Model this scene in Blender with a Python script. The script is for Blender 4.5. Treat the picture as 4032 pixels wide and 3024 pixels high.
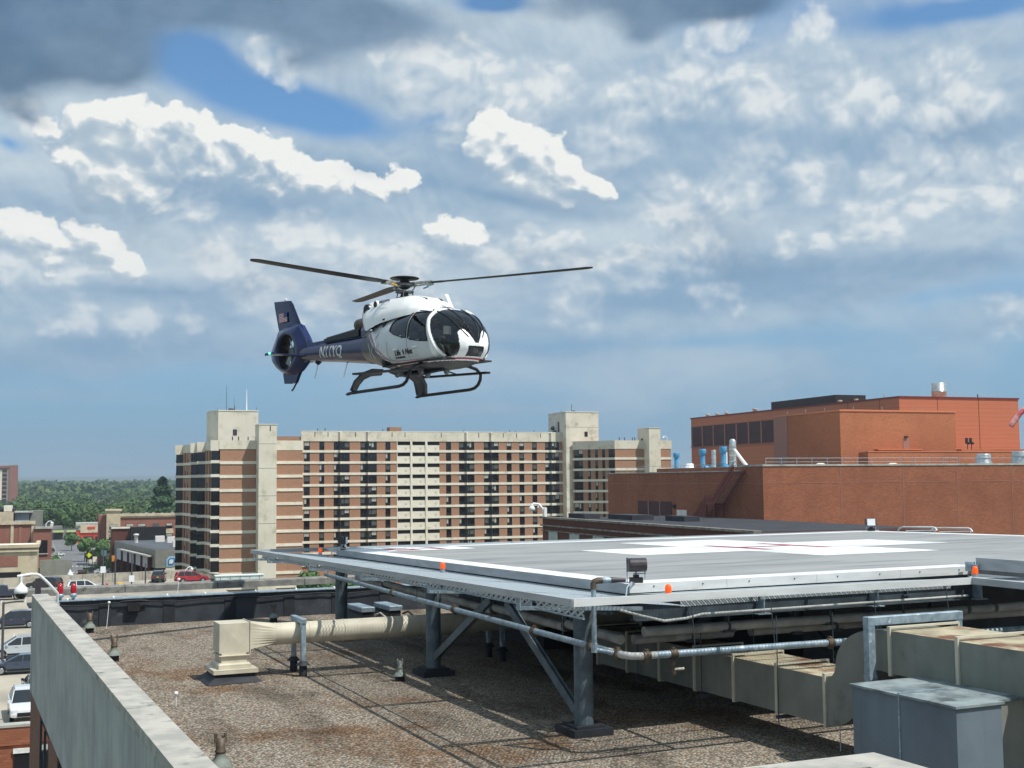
import bpy, bmesh, math, random
from math import radians, sin, cos, tan, atan2, pi, sqrt
from mathutils import Vector, Matrix

random.seed(7)
sc = bpy.context.scene
for o in list(bpy.data.objects):
    bpy.data.objects.remove(o)

# ------------------------------------------------------------------ camera
# World axes: X and Y run along the hospital roof grid, Z up, eye height = 0.
TH = 0.43                                  # heading of the view from +Y towards +X
FPX, HORIZ, ROLL = 4850.0, 1892.0, -0.009  # focal length in photo pixels, horizon row, roll
PITCH = math.atan((HORIZ - 1512.0) / FPX)
f0 = Vector((sin(TH) * cos(PITCH), cos(TH) * cos(PITCH), sin(PITCH)))
r0 = Vector((cos(TH), -sin(TH), 0.0))
u0 = r0.cross(f0)
cr, sr = cos(ROLL), sin(ROLL)
right = r0 * cr + u0 * sr
upv = u0 * cr - r0 * sr
cam_d = bpy.data.cameras.new("camera")
cam_d.sensor_width = 36.0
cam_d.lens = FPX / 4032.0 * 36.0
cam_d.clip_start = 0.1
cam_d.clip_end = 30000.0
cam = bpy.data.objects.new("camera", cam_d)
sc.collection.objects.link(cam)
back = -f0
cam.matrix_world = Matrix(((right.x, upv.x, back.x, 0), (right.y, upv.y, back.y, 0), (right.z, upv.z, back.z, 0), (0, 0, 0, 1)))
sc.camera = cam

# ------------------------------------------------------------------ sun, sky, exposure
SUN = Vector((0.347, -0.51, 1.0)).normalized()      # direction towards the sun
SUN_EL = math.asin(SUN.z)
SUN_AZ = atan2(SUN.x, SUN.y)
sun_d = bpy.data.lights.new("sun", 'SUN')
sun_d.energy = 4.6
sun_d.angle = radians(0.5)
sun_d.color = (1.0, 0.955, 0.88)
sun = bpy.data.objects.new("sun", sun_d)
sun.rotation_euler = SUN.to_track_quat('Z', 'Y').to_euler()
sc.collection.objects.link(sun)
sc.view_settings.view_transform = 'Standard'
sc.view_settings.look = 'None'
sc.view_settings.gamma = 1.0
sc.view_settings.exposure = 0.0
sc.view_settings.use_curve_mapping = False


class NT:
    """small helper: shader math written as python expressions"""
    def __init__(self, tree):
        self.t = tree
        self.n = tree.nodes
        self.l = tree.links

    def node(self, typ, **kw):
        n = self.n.new(typ)
        for k, v in kw.items():
            setattr(n, k, v)
        return n

    def put(self, inp, v):
        if isinstance(v, X):
            self.l.new(v.s, inp)
        elif hasattr(v, 'is_output'):
            self.l.new(v, inp)
        elif v is not None:
            if isinstance(v, (tuple, list)) and inp.type == 'RGBA' and len(v) == 3:
                v = (*v, 1.0)
            inp.default_value = v

    def m(self, op, a, b=None, c=None, clamp=False):
        n = self.node('ShaderNodeMath', operation=op, use_clamp=clamp)
        self.put(n.inputs[0], a)
        if b is not None:
            self.put(n.inputs[1], b)
        if c is not None:
            self.put(n.inputs[2], c)
        return X(self, n.outputs[0])

    def mix(self, f, a, b, mode='MIX'):
        n = self.node('ShaderNodeMix', data_type='RGBA', blend_type=mode)
        self.put(n.inputs[0], f)
        self.put(n.inputs[6], a)
        self.put(n.inputs[7], b)
        return X(self, n.outputs[2])

    def ss(self, v, lo, hi):
        n = self.node('ShaderNodeMapRange', interpolation_type='SMOOTHSTEP')
        self.put(n.inputs[0], v)
        self.put(n.inputs[1], lo)
        self.put(n.inputs[2], hi)
        return X(self, n.outputs[0])

    def vec(self, x, y, z):
        n = self.node('ShaderNodeCombineXYZ')
        self.put(n.inputs[0], x)
        self.put(n.inputs[1], y)
        self.put(n.inputs[2], z)
        return X(self, n.outputs[0])

    def sep(self, v):
        n = self.node('ShaderNodeSeparateXYZ')
        self.put(n.inputs[0], v)
        return [X(self, o) for o in n.outputs]

    def noise(self, v, scale, detail=4, rough=0.5, dist=0.0, color=False):
        n = self.node('ShaderNodeTexNoise')
        self.put(n.inputs['Vector'], v)
        n.inputs['Scale'].default_value = scale
        n.inputs['Detail'].default_value = detail
        n.inputs['Roughness'].default_value = rough
        n.inputs['Distortion'].default_value = dist
        return X(self, n.outputs[1 if color else 0])

    def voro(self, v, scale, detail=0.0, rough=0.5, feature='F1', smooth=0.5):
        n = self.node('ShaderNodeTexVoronoi', feature=feature)
        self.put(n.inputs['Vector'], v)
        n.inputs['Scale'].default_value = scale
        n.inputs['Detail'].default_value = detail
        n.inputs['Roughness'].default_value = rough
        if feature == 'SMOOTH_F1':
            n.inputs['Smoothness'].default_value = smooth
        return X(self, n.outputs[0])

    def vmath(self, op, a, b=None, scale=None):
        n = self.node('ShaderNodeVectorMath', operation=op)
        self.put(n.inputs[0], a)
        if b is not None:
            self.put(n.inputs[1], b)
        if scale is not None:
            n.inputs[3].default_value = scale
        return X(self, n.outputs[1] if op in ('DOT_PRODUCT', 'LENGTH', 'DISTANCE') else n.outputs[0])


class X:
    def __init__(self, nt, s):
        self.nt, self.s = nt, s
    def __add__(self, o): return self.nt.m('ADD', self, o)
    __radd__ = __add__
    def __sub__(self, o): return self.nt.m('SUBTRACT', self, o)
    def __rsub__(self, o): return self.nt.m('SUBTRACT', o, self)
    def __mul__(self, o): return self.nt.m('MULTIPLY', self, o)
    __rmul__ = __mul__
    def __truediv__(self, o): return self.nt.m('DIVIDE', self, o)
    def clamp(self): return self.nt.m('ADD', self, 0.0, clamp=True)


def lvl(x, y):
    """photo pixel -> (azimuth, elevation) of that direction, radians from the view heading"""
    dx, dy = x - 2016.0, y - 1512.0
    v = f0 * FPX + right * dx - upv * dy
    v.normalize()
    X_ = v.x * cos(TH) - v.y * sin(TH)
    Y_ = v.x * sin(TH) + v.y * cos(TH)
    return atan2(X_, Y_), math.asin(v.z)


world = bpy.data.worlds.new("World")
sc.world = world
world.use_nodes = True
wt = world.node_tree
wt.nodes.clear()
w = NT(wt)
wout = w.node('ShaderNodeOutputWorld')
bg = w.node('ShaderNodeBackground')
wt.links.new(bg.outputs[0], wout.inputs[0])
sky = w.node('ShaderNodeTexSky', sky_type='NISHITA')
sky.sun_disc = False
sky.sun_elevation = SUN_EL
sky.sun_rotation = SUN_AZ
sky.air_density = 1.0
sky.dust_density = 0.6
sky.ozone_density = 1.6
tc = w.node('ShaderNodeTexCoord')
D = tc.outputs['Generated']
dx_, dy_, dz_ = w.sep(D)
lx = dx_ * cos(TH) - dy_ * sin(TH)
ly = dx_ * sin(TH) + dy_ * cos(TH)
AZ = w.m('ARCTAN2', lx, ly)
EL = w.m('ARCSINE', dz_)


AE = w.vec(AZ, EL, 0.0)
OFF = (0.010, 0.026)                     # step towards the sun on the dome
KP = 4032 / 2212.0                       # the cloud lists are in pixels of a 2212 px wide view


def blob_map(items):
    """sum of soft elliptical patches (x, y, rx, ry, amount, tilt)"""
    s = None
    for px, py, rx, ry, amp, ang in items:
        a0, e0 = lvl(px * KP, py * KP)
        mp = w.node('ShaderNodeMapping', vector_type='TEXTURE')
        w.put(mp.inputs[0], AE)
        mp.inputs[1].default_value = (a0, e0, 0)
        mp.inputs[2].default_value = (0, 0, -ang)
        mp.inputs[3].default_value = (2.1 * rx * KP / FPX, 2.1 * ry * KP / FPX, 1.0)
        g = w.node('ShaderNodeTexGradient', gradient_type='QUADRATIC_SPHERE')
        wt.links.new(mp.outputs[0], g.inputs[0])
        f = X(w, g.outputs['Fac'])
        s = f * amp if s is None else w.m('MULTIPLY_ADD', f, amp, s)
    return s


def heap(items, vecs):
    """heaped round towers (x, y, r): the highest dome at each direction, for each input vector"""
    res_ = [None] * len(vecs)
    for px, py, r in items:
        a0, e0 = lvl(px * KP, py * KP)
        for i, v in enumerate(vecs):
            mp = w.node('ShaderNodeMapping', vector_type='TEXTURE')
            w.put(mp.inputs[0], v)
            mp.inputs[1].default_value = (a0, e0, 0)
            mp.inputs[3].default_value = (1.9 * r * KP / FPX, 1.9 * r * KP / FPX / 1.12, 1.0)
            g = w.node('ShaderNodeTexGradient', gradient_type='SPHERICAL')
            wt.links.new(mp.outputs[0], g.inputs[0])
            f = X(w, g.outputs['Fac'])
            res_[i] = f if res_[i] is None else w.m('MAXIMUM', res_[i], f)
    return [g * (2.0 - g) for g in res_]


def fb(x, y, det, rough):
    n = w.node('ShaderNodeTexNoise', noise_dimensions='2D')
    w.put(n.inputs['Vector'], w.vec(x, y, 0.0))
    n.inputs['Scale'].default_value = 1.0
    n.inputs['Detail'].default_value = det
    n.inputs['Roughness'].default_value = rough
    return X(w, n.outputs[0])


def wo(x, y, det, rough):
    v = w.node('ShaderNodeTexVoronoi', voronoi_dimensions='2D', feature='F1')
    w.put(v.inputs['Vector'], w.vec(x, y, 0.0))
    v.inputs['Scale'].default_value = 1.0
    v.inputs['Detail'].default_value = det
    v.inputs['Roughness'].default_value = rough
    return X(w, v.outputs[0])


def flat(e):
    """vertical coordinate that flattens the clouds towards the horizon"""
    return w.m('DIVIDE', -1.4, w.m('MAXIMUM', e, -0.1) + 0.8)


# where the photograph has its cloud masses
CRISP = [
    (195,262,46), (240,250,42), (285,262,44), (215,310,60), (270,320,62), (160,330,40), (320,300,40), (120,322,22),
    (345,275,30), (385,262,34), (425,275,38), (400,315,50), (350,350,56), (455,300,40), (500,292,36), (530,315,42),
    (560,310,28), (590,340,40), (480,345,50), (620,355,30), (650,375,40), (560,370,46), (700,385,36), (740,400,34),
    (790,395,30), (830,405,28), (680,410,34), (870,385,30), (250,390,55), (320,410,44), (190,380,40), (600,400,40),
    (1060,290,42), (1100,305,44), (1140,330,46), (1180,345,44), (1220,375,44), (1260,400,40), (1295,415,28), (1150,385,50),
    (1090,350,50), (1210,415,36), (1040,330,36), (110,270,30), (20,505,44), (70,520,46), (120,545,40), (180,525,40),
    (220,550,44), (270,575,36), (960,500,40), (1010,515,36),
]
SOFT = [
    (30,520,50), (80,535,46), (120,560,40), (10,570,50), (215,560,46), (260,580,36), (300,600,28), (170,590,30),
    (960,500,44), (1010,510,40), (1050,545,44), (1090,570,34), (930,540,36), (1210,540,34), (1180,560,30), (1240,560,24),
    (1340,555,32), (1375,560,26), (1310,570,26), (1150,500,30), (1130,540,30), (840,560,50), (770,565,40), (700,540,40),
    (900,580,36), (1860,480,40), (1900,490,36), (1940,500,28), (1820,500,26), (1960,330,50), (2010,370,50), (2050,400,44),
    (1920,370,46), (1990,420,44), (2120,400,44), (2160,430,44), (2200,380,50), (2100,350,40), (1770,520,20), (1700,520,22),
    (820,655,60), (720,660,44), (900,660,40), (960,690,30), (620,690,40), (2190,680,40), (2212,710,36), (2160,670,28),
    (180,680,40), (300,700,36), (420,680,30), (100,700,30), (1530,640,34), (1580,650,26), (1560,70,40), (1600,55,30),
    (1500,90,28), (860,80,40), (920,120,46), (990,130,50), (1060,160,50), (820,100,30), (1750,60,40), (560,110,34),
    (620,140,30), (60,250,40), (900,200,60), (980,240,60), (1100,240,70), (1180,180,60), (1300,300,60), (1480,170,80),
    (1650,200,80), (1850,220,80), (2050,200,80), (1450,440,60), (1580,420,60), (1350,250,70), (1250,640,60), (1400,600,50),
    (560,620,70), (480,540,60), (640,500,60), (1640,330,60), (1750,380,50), (1500,530,60), (420,440,40),
]
VEIL = [
    (1500,300,1000,300,0.5,0), (1150,140,400,130,0.3,0.3), (500,520,800,170,0.45,0), (60,420,200,80,0.35,0), (590,120,180,40,0.35,0.3),
    (60,260,130,50,0.3,-0.3), (1250,620,1300,90,0.45,0), (300,620,500,120,0.35,0), (300,760,500,50,0.3,0), (1200,790,400,40,0.2,0),
    (1050,885,360,14,0.3,0), (150,855,260,14,0.25,0), (500,700,700,50,0.2,0), (1100,775,260,12,0.15,0), (2190,700,160,60,0.3,0),
    (1650,720,500,60,-0.2,0), (650,235,260,52,-1.1,0.2), (420,110,100,44,-0.7,0), (960,255,60,22,-0.6,0), (1070,6,80,20,-0.8,0),
    (2080,22,190,26,-0.7,0), (20,310,60,26,-0.6,0.3), (2000,640,300,36,-0.3,-0.05), (1500,740,300,20,-0.25,0), (1600,950,3000,130,-0.5,0),
]
SHADE = [
    (560,445,260,40,0.6,0.1), (430,400,90,24,0.35,0.1), (780,370,80,26,0.5,0.2), (1100,430,200,16,0.6,0.2), (900,560,260,24,0.3,0),
    (330,630,360,22,0.5,0), (100,455,200,34,0.35,0), (1750,585,460,40,0.5,0), (1350,440,260,70,0.3,0), (1700,300,300,60,0.15,0),
    (1560,650,600,26,0.3,0), (1300,745,700,22,0.3,0), (600,760,500,20,0.2,0), (700,610,260,16,0.3,0), (1350,330,120,60,0.2,0),
    (1000,240,200,30,0.15,0.4), (1640,410,200,30,0.2,0.2), (2130,560,160,40,0.4,0),
]
DARK = [
    (60,80,240,90,0.95,0), (230,130,110,70,0.6,0.3), (320,10,320,44,0.7,0), (700,22,230,52,0.8,0.1), (1440,-5,290,50,0.8,0),
    (1385,75,60,36,0.45,0), (1600,20,120,34,0.5,0), (640,130,120,40,0.35,-0.3), (60,255,110,34,0.4,0.3), (20,180,100,60,0.4,0),
]

wx_ = fb(AZ * 6.0, EL * 11.0, 3, .5) - 0.5
wy_ = fb(AZ * 6.0 + 9.0, EL * 11.0 + 4.0, 3, .5) - 0.5
FE = flat(EL)


def billow(ox, oy):
    x = AZ + ox + wx_ * .06
    y = (FE if oy == 0 else flat(EL + oy)) + wy_ * .048
    return fb(x * 6.0, y * 6.0, 4, .5) * .6 + (0.5 - wo(x * 16.0, y * 16.0, 3, .6)) * .55


px_, py_ = AZ + wx_ * .06, FE + wy_ * .048
det = fb(px_ * 6.0, py_ * 6.0, 7, .5)
w1 = wo(px_ * 16.0, py_ * 16.0, 3, .6)
wz_ = (fb(AZ * 26.0, EL * 30.0, 4, .55) - 0.5) * .030
wv_ = (fb(AZ * 26.0 + 7.0, EL * 30.0 + 3.0, 4, .55) - 0.5) * .030
puff = billow(0, 0) - billow(OFF[0] * .3, OFF[1] * .3)
h0, h1 = heap(CRISP, [w.vec(AZ + wz_, EL + wv_, 0.0), w.vec(AZ + wz_ + OFF[0] * .5, EL + wv_ + OFF[1] * .5, 0.0)])
g0, = heap(SOFT, [w.vec(AZ + wz_ * 1.3, EL + wv_ * 1.3, 0.0)])
soft = fb(AZ * 3.0 + wx_ * .3, FE * 3.2 + wy_ * .3, 5, .45)
soft2 = fb(AZ * 9.0 + 5.0, FE * 9.0, 5, .5)
soft3 = fb(AZ * 5.0 + 11.0, FE * 8.0, 4, .45)
dn = fb(AZ * 5.0 + 3.0, EL * 9.0, 6, .55)
vm, sm, dm = blob_map(VEIL), blob_map(SHADE), blob_map(DARK)
outside = w.ss(w.m('ABSOLUTE', AZ), 0.45, 0.8) * 0.25 + w.ss(EL, 0.42, 0.7) * 0.25     # the same broken cloud goes on all round
low = w.ss(EL, 0.20, 0.06)
cum_a = w.ss(h0 + (0.45 - w1) * .28 + (det - 0.5) * .5 - 0.36 - low * 0.1, 0.0, 0.16) * (1.0 - low * .45)
lit = w.ss((h0 - h1) * 1.25 + puff * 1.5 - sm * .55 - (soft - 0.5) * .5 + 0.03, -0.40, 0.42)
veil_a = w.ss(soft * .75 + soft2 * .25 + vm * .6 + outside - 0.46, -0.14, 0.16)
vl = w.ss(puff * .45 + (soft3 - 0.5) * 1.2 + (soft2 - 0.5) * .3 - sm * .75 + 0.06, -0.5, 0.6)
soft_a = w.ss(g0 + (0.45 - w1) * .2 + (det - 0.5) * .7 - 0.30, -0.05, 0.60) * .75
sl = w.ss(puff * 1.1 + (g0 - 0.5) * .4 + (soft3 - 0.5) * .5 - sm * .6 + 0.02, -0.42, 0.48)
shd = w.ss(sm + (soft2 - 0.5) * .5, 0.12, 0.8) * w.ss(EL, 0.0, 0.05)
dark_a = w.ss(dn + dm + (det - 0.5) * .5, 0.62, 1.02)
# colours (sky radiance; the Background strength is 0.1)
skyc = w.mix(1.0, X(w, sky.outputs[0]), (0.86, 1.22, 1.42), 'MULTIPLY')
skyc = w.mix(w.ss(EL, 0.30, 0.0) * .85, skyc, (1.75, 3.5, 5.6))
veil = w.mix(low * .55, w.mix(vl, (2.5, 3.9, 5.5), (6.3, 7.2, 7.7)), (2.3, 3.9, 5.7))
cumc = w.mix(w.ss(lit, 0.62, 1.0), w.mix(lit, (3.4, 4.6, 5.8), (8.0, 8.4, 8.4)), (9.1, 9.2, 8.9))
cumc = w.mix(low * .5, cumc, (4.4, 5.5, 6.6))
softc = w.mix(w.ss(sl, 0.7, 1.0) * .7, w.mix(sl, (3.2, 4.5, 5.9), (7.6, 8.1, 8.3)), (9.0, 9.1, 8.9))
softc = w.mix(low * .55, softc, (3.6, 5.0, 6.6))
c = w.mix(veil_a * .96, skyc, veil)
c = w.mix(soft_a, c, softc)
c = w.mix(cum_a * (0.62 + w.ss(lit, 0.0, 0.4) * .38), c, cumc)
c = w.mix(shd * .5, c, (2.3, 3.6, 5.2))
c = w.mix(dark_a * .92, c, w.mix(w.ss(dn + (soft2 - 0.5) * .6, 0.3, 0.7), (.95, 1.75, 2.8), (1.9, 2.9, 4.2)))
c = w.mix(w.ss(EL, 0.10, -0.01) * .5, c, (2.1, 3.8, 5.3))
below = w.ss(EL, -0.002, -0.02)
c = w.mix(below, c, (1.6, 2.2, 2.4))
wt.links.new(c.s, bg.inputs['Color'])
bg.inputs['Strength'].default_value = 0.1
world.cycles.sampling_method = 'MANUAL'
world.cycles.sample_map_resolution = 512

# ================================================================== helpers
COL = sc.collection
CR = -0.081                                   # the town's street grid is turned this much from the roof grid


def c2w(a, b, z=0.0):
    """town grid (a across, b away) -> world"""
    return Vector((a * cos(CR) - b * sin(CR), a * sin(CR) + b * cos(CR), z))


def tag(o, label=None, cat=None, group=None, kind=None):
    if label: o['label'] = label
    if cat: o['category'] = cat
    if group: o['group'] = group
    if kind: o['kind'] = kind
    return o


def thing(name, label, cat, org=(0, 0, 0), group=None, frame='g', rot=0.0):
    """an Empty at the base of a thing; org is given in the grid named by frame ('g' roof grid, 'c' town grid)"""
    o = bpy.data.objects.new(name, None)
    o.empty_display_size = 0.3
    COL.objects.link(o)
    o.location = c2w(*org) if frame == 'c' else org
    o.rotation_euler = (0, 0, (CR if frame == 'c' else 0.0) + rot)
    tag(o, label, cat, group)
    o['_org'] = tuple(org)
    return o


class MB:
    """collects boxes, tubes and sheets, then links them as one mesh object"""
    def __init__(self):
        self.v, self.f, self.mi, self.sm = [], [], [], []
        self.xf = None

    def _add(self, vs, fs, mi=0, sm=False):
        k = len(self.v)
        if self.xf is not None:
            vs = [self.xf @ Vector(p) for p in vs]
        self.v.extend([tuple(p) for p in vs])
        for f in fs:
            self.f.append([i + k for i in f])
            self.mi.append(mi)
            self.sm.append(sm)
        return self

    def box(self, x0, x1, y0, y1, z0, z1, mi=0):
        vs = [(x0, y0, z0), (x1, y0, z0), (x1, y1, z0), (x0, y1, z0), (x0, y0, z1), (x1, y0, z1), (x1, y1, z1), (x0, y1, z1)]
        return self._add(vs, [(0, 3, 2, 1), (4, 5, 6, 7), (0, 1, 5, 4), (1, 2, 6, 5), (2, 3, 7, 6), (3, 0, 4, 7)], mi)

    def bbox(self, x0, x1, y0, y1, z0, z1, b=0.01, mi=0):
        """box with its upper edges chamfered"""
        vs = [(x0, y0, z0), (x1, y0, z0), (x1, y1, z0), (x0, y1, z0),
              (x0, y0, z1 - b), (x1, y0, z1 - b), (x1, y1, z1 - b), (x0, y1, z1 - b),
              (x0 + b, y0 + b, z1), (x1 - b, y0 + b, z1), (x1 - b, y1 - b, z1), (x0 + b, y1 - b, z1)]
        fs = [(0, 3, 2, 1), (8, 9, 10, 11)]
        for i in range(4):
            j = (i + 1) % 4
            fs += [(i, j, j + 4, i + 4), (i + 4, j + 4, j + 8, i + 8)]
        return self._add(vs, fs, mi)

    def poly(self, pts, z0, z1, mi=0, cap=True):
        """vertical prism on a plan polygon (counter-clockwise)"""
        n = len(pts)
        z0s = z0 if isinstance(z0, (list, tuple)) else [z0] * n
        z1s = z1 if isinstance(z1, (list, tuple)) else [z1] * n
        vs = [(p[0], p[1], z) for p, z in zip(pts, z0s)] + [(p[0], p[1], z) for p, z in zip(pts, z1s)]
        fs = [(i, (i + 1) % n, (i + 1) % n + n, i + n) for i in range(n)]
        if cap:
            fs += [tuple(range(n))[::-1], tuple(range(n, 2 * n))]
        return self._add(vs, fs, mi)

    def ext(self, pts, t0, t1, axis=1, mi=0):
        """prism of a profile: pts are (a, z) pairs, extruded along axis 0 (x) or 1 (y)"""
        n = len(pts)
        mk = (lambda p, t: (t, p[0], p[1])) if axis == 0 else (lambda p, t: (p[0], t, p[1]))
        vs = [mk(p, t0) for p in pts] + [mk(p, t1) for p in pts]
        fs = [(i, (i + 1) % n, (i + 1) % n + n, i + n) for i in range(n)] + [tuple(range(n))[::-1], tuple(range(n, 2 * n))]
        return self._add(vs, fs, mi)

    def quad(self, a, b, c, d, mi=0):
        return self._add([a, b, c, d], [(0, 1, 2, 3)], mi)

    def cyl(self, p0, p1, r0_, r1_=None, n=16, mi=0, caps=True, sm=True):
        p0, p1 = Vector(p0), Vector(p1)
        r1_ = r0_ if r1_ is None else r1_
        d = (p1 - p0).normalized()
        a = d.orthogonal().normalized()
        b = d.cross(a)
        vs, fs = [], []
        for p, r in ((p0, r0_), (p1, r1_)):
            for i in range(n):
                t = 2 * pi * i / n
                vs.append(p + a * (r * cos(t)) + b * (r * sin(t)))
        self._add(vs, [(i, (i + 1) % n, (i + 1) % n + n, i + n) for i in range(n)], mi, sm)
        if caps:
            self._add(vs[:n], [tuple(range(n))[::-1]], mi)
            self._add(vs[n:], [tuple(range(n))], mi)
        return self

    def tube(self, pts, r, n=10, mi=0, caps=True, rr=None, flat=1.0):
        """round tube through points"""
        P_ = [Vector(p) for p in pts]
        m = len(P_)
        vs, fs = [], []
        prev = None
        for i in range(m):
            d = (P_[min(i + 1, m - 1)] - P_[max(i - 1, 0)]).normalized()
            if prev is None:
                a = d.orthogonal().normalized()
            else:
                a = (prev - d * prev.dot(d)).normalized()
            prev = a
            b = d.cross(a)
            q = r if rr is None else rr[i]
            for k in range(n):
                t = 2 * pi * k / n
                vs.append(P_[i] + a * (q * cos(t)) + b * (q * sin(t) * flat))
        for i in range(m - 1):
            for k in range(n):
                fs.append((i * n + k, i * n + (k + 1) % n, (i + 1) * n + (k + 1) % n, (i + 1) * n + k))
        self._add(vs, fs, mi, True)
        if caps:
            self._add(vs[:n], [tuple(range(n))[::-1]], mi)
            self._add(vs[-n:], [tuple(range(n))], mi)
        return self

    def lathe(self, c, prof, n=20, mi=0, sm=True):
        """profile of (radius, z) turned about a vertical axis through c"""
        vs, fs = [], []
        for r, z in prof:
            for k in range(n):
                t = 2 * pi * k / n
                vs.append((c[0] + r * cos(t), c[1] + r * sin(t), c[2] + z))
        for i in range(len(prof) - 1):
            for k in range(n):
                fs.append((i * n + k, i * n + (k + 1) % n, (i + 1) * n + (k + 1) % n, (i + 1) * n + k))
        self._add(vs, fs, mi, sm)
        if prof[0][0] > 1e-4: self._add(vs[:n], [tuple(range(n))[::-1]], mi)
        if prof[-1][0] > 1e-4: self._add(vs[-n:], [tuple(range(n))], mi)
        return self

    def bar(self, p0, p1, w_, h_, mi=0, up=(0, 0, 1)):
        """rectangular bar between two points"""
        p0, p1 = Vector(p0), Vector(p1)
        d = (p1 - p0).normalized()
        s = d.cross(Vector(up))
        if s.length < 1e-4: s = Vector((1, 0, 0))
        s.normalize()
        t = s.cross(d)
        vs = []
        for p in (p0, p1):
            for a, b in ((-1, -1), (1, -1), (1, 1), (-1, 1)):
                vs.append(p + s * (a * w_ / 2) + t * (b * h_ / 2))
        return self._add(vs, [(0, 3, 2, 1), (4, 5, 6, 7), (0, 1, 5, 4), (1, 2, 6, 5), (2, 3, 7, 6), (3, 0, 4, 7)], mi)

    def grid(self, fn, nu, nv, mi=0, sm=True, wrap=False, mf=None):
        vs = [fn(i / nu, j / nv) for i in range(nu + 1) for j in range(nv + 1)]
        k = len(self.v)
        self._add(vs, [], mi)
        for i in range(nu):
            for j in range(nv):
                self.f.append([k + i * (nv + 1) + j, k + (i + 1) * (nv + 1) + j, k + (i + 1) * (nv + 1) + j + 1, k + i * (nv + 1) + j + 1])
                self.mi.append(mf(i, j) if mf else mi)
                self.sm.append(sm)
        return self

    def mesh(self, name, mats, org=(0, 0, 0)):
        me = bpy.data.meshes.new(name)
        ox, oy, oz = org
        me.from_pydata([(x - ox, y - oy, z - oz) for x, y, z in self.v], [], self.f)
        mats = mats if isinstance(mats, (list, tuple)) else [mats]
        for m in mats: me.materials.append(m)
        me.polygons.foreach_set('material_index', self.mi)
        me.polygons.foreach_set('use_smooth', self.sm)
        me.update()
        return me

    def build(self, name, mats, parent=None, org=None, fix=False):
        """parent given: coordinates are in the parent's grid and shifted to its base.
        no parent: org is the object's own base (roof grid)."""
        if parent is not None and '_org' in parent:
            org = tuple(parent['_org'])
        org = org or (0, 0, 0)
        me = self.mesh(name, mats, org)
        if fix:
            bm = bmesh.new(); bm.from_mesh(me)
            bmesh.ops.remove_doubles(bm, verts=bm.verts, dist=1e-5)
            bmesh.ops.recalc_face_normals(bm, faces=bm.faces)
            bm.to_mesh(me); bm.free()
        o = bpy.data.objects.new(name, me)
        COL.objects.link(o)
        if parent is not None:
            o.parent = parent
            if '_org' not in parent: pass
            o['_org'] = org if '_org' in parent else (0, 0, 0)
        else:
            o.location = org
            o['_org'] = org
        return o


def inst(name, me, parent, loc, rot=0.0, scale=None):
    """a part that shares mesh data; loc is in the parent's grid"""
    o = bpy.data.objects.new(name, me)
    COL.objects.link(o)
    o.parent = parent
    og = parent['_org'] if '_org' in parent else (0, 0, 0)
    o.location = (loc[0] - og[0], loc[1] - og[1], loc[2] - og[2])
    if rot: o.rotation_euler = (0, 0, rot)
    if scale: o.scale = scale
    return o


def kids(o):
    return [c for c in bpy.data.objects if c.parent == o]


def copy_tree(o, parent=None, ch=None):
    """a thing, its parts and their sub-parts"""
    if ch is None:
        ch = {}
        for q in bpy.data.objects:
            if q.parent: ch.setdefault(q.parent.name, []).append(q)
    c = o.copy()
    COL.objects.link(c)
    c.parent = parent
    for k in ch.get(o.name, []):
        copy_tree(k, c, ch)
    return c


# ================================================================== materials
MATS = {}


def S(h):
    """sRGB hex -> linear"""
    h = h.lstrip('#')
    out = []
    for i in (0, 2, 4):
        c_ = int(h[i:i + 2], 16) / 255
        out.append(c_ / 12.92 if c_ <= 0.04045 else ((c_ + 0.055) / 1.055) ** 2.4)
    return tuple(out)


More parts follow.
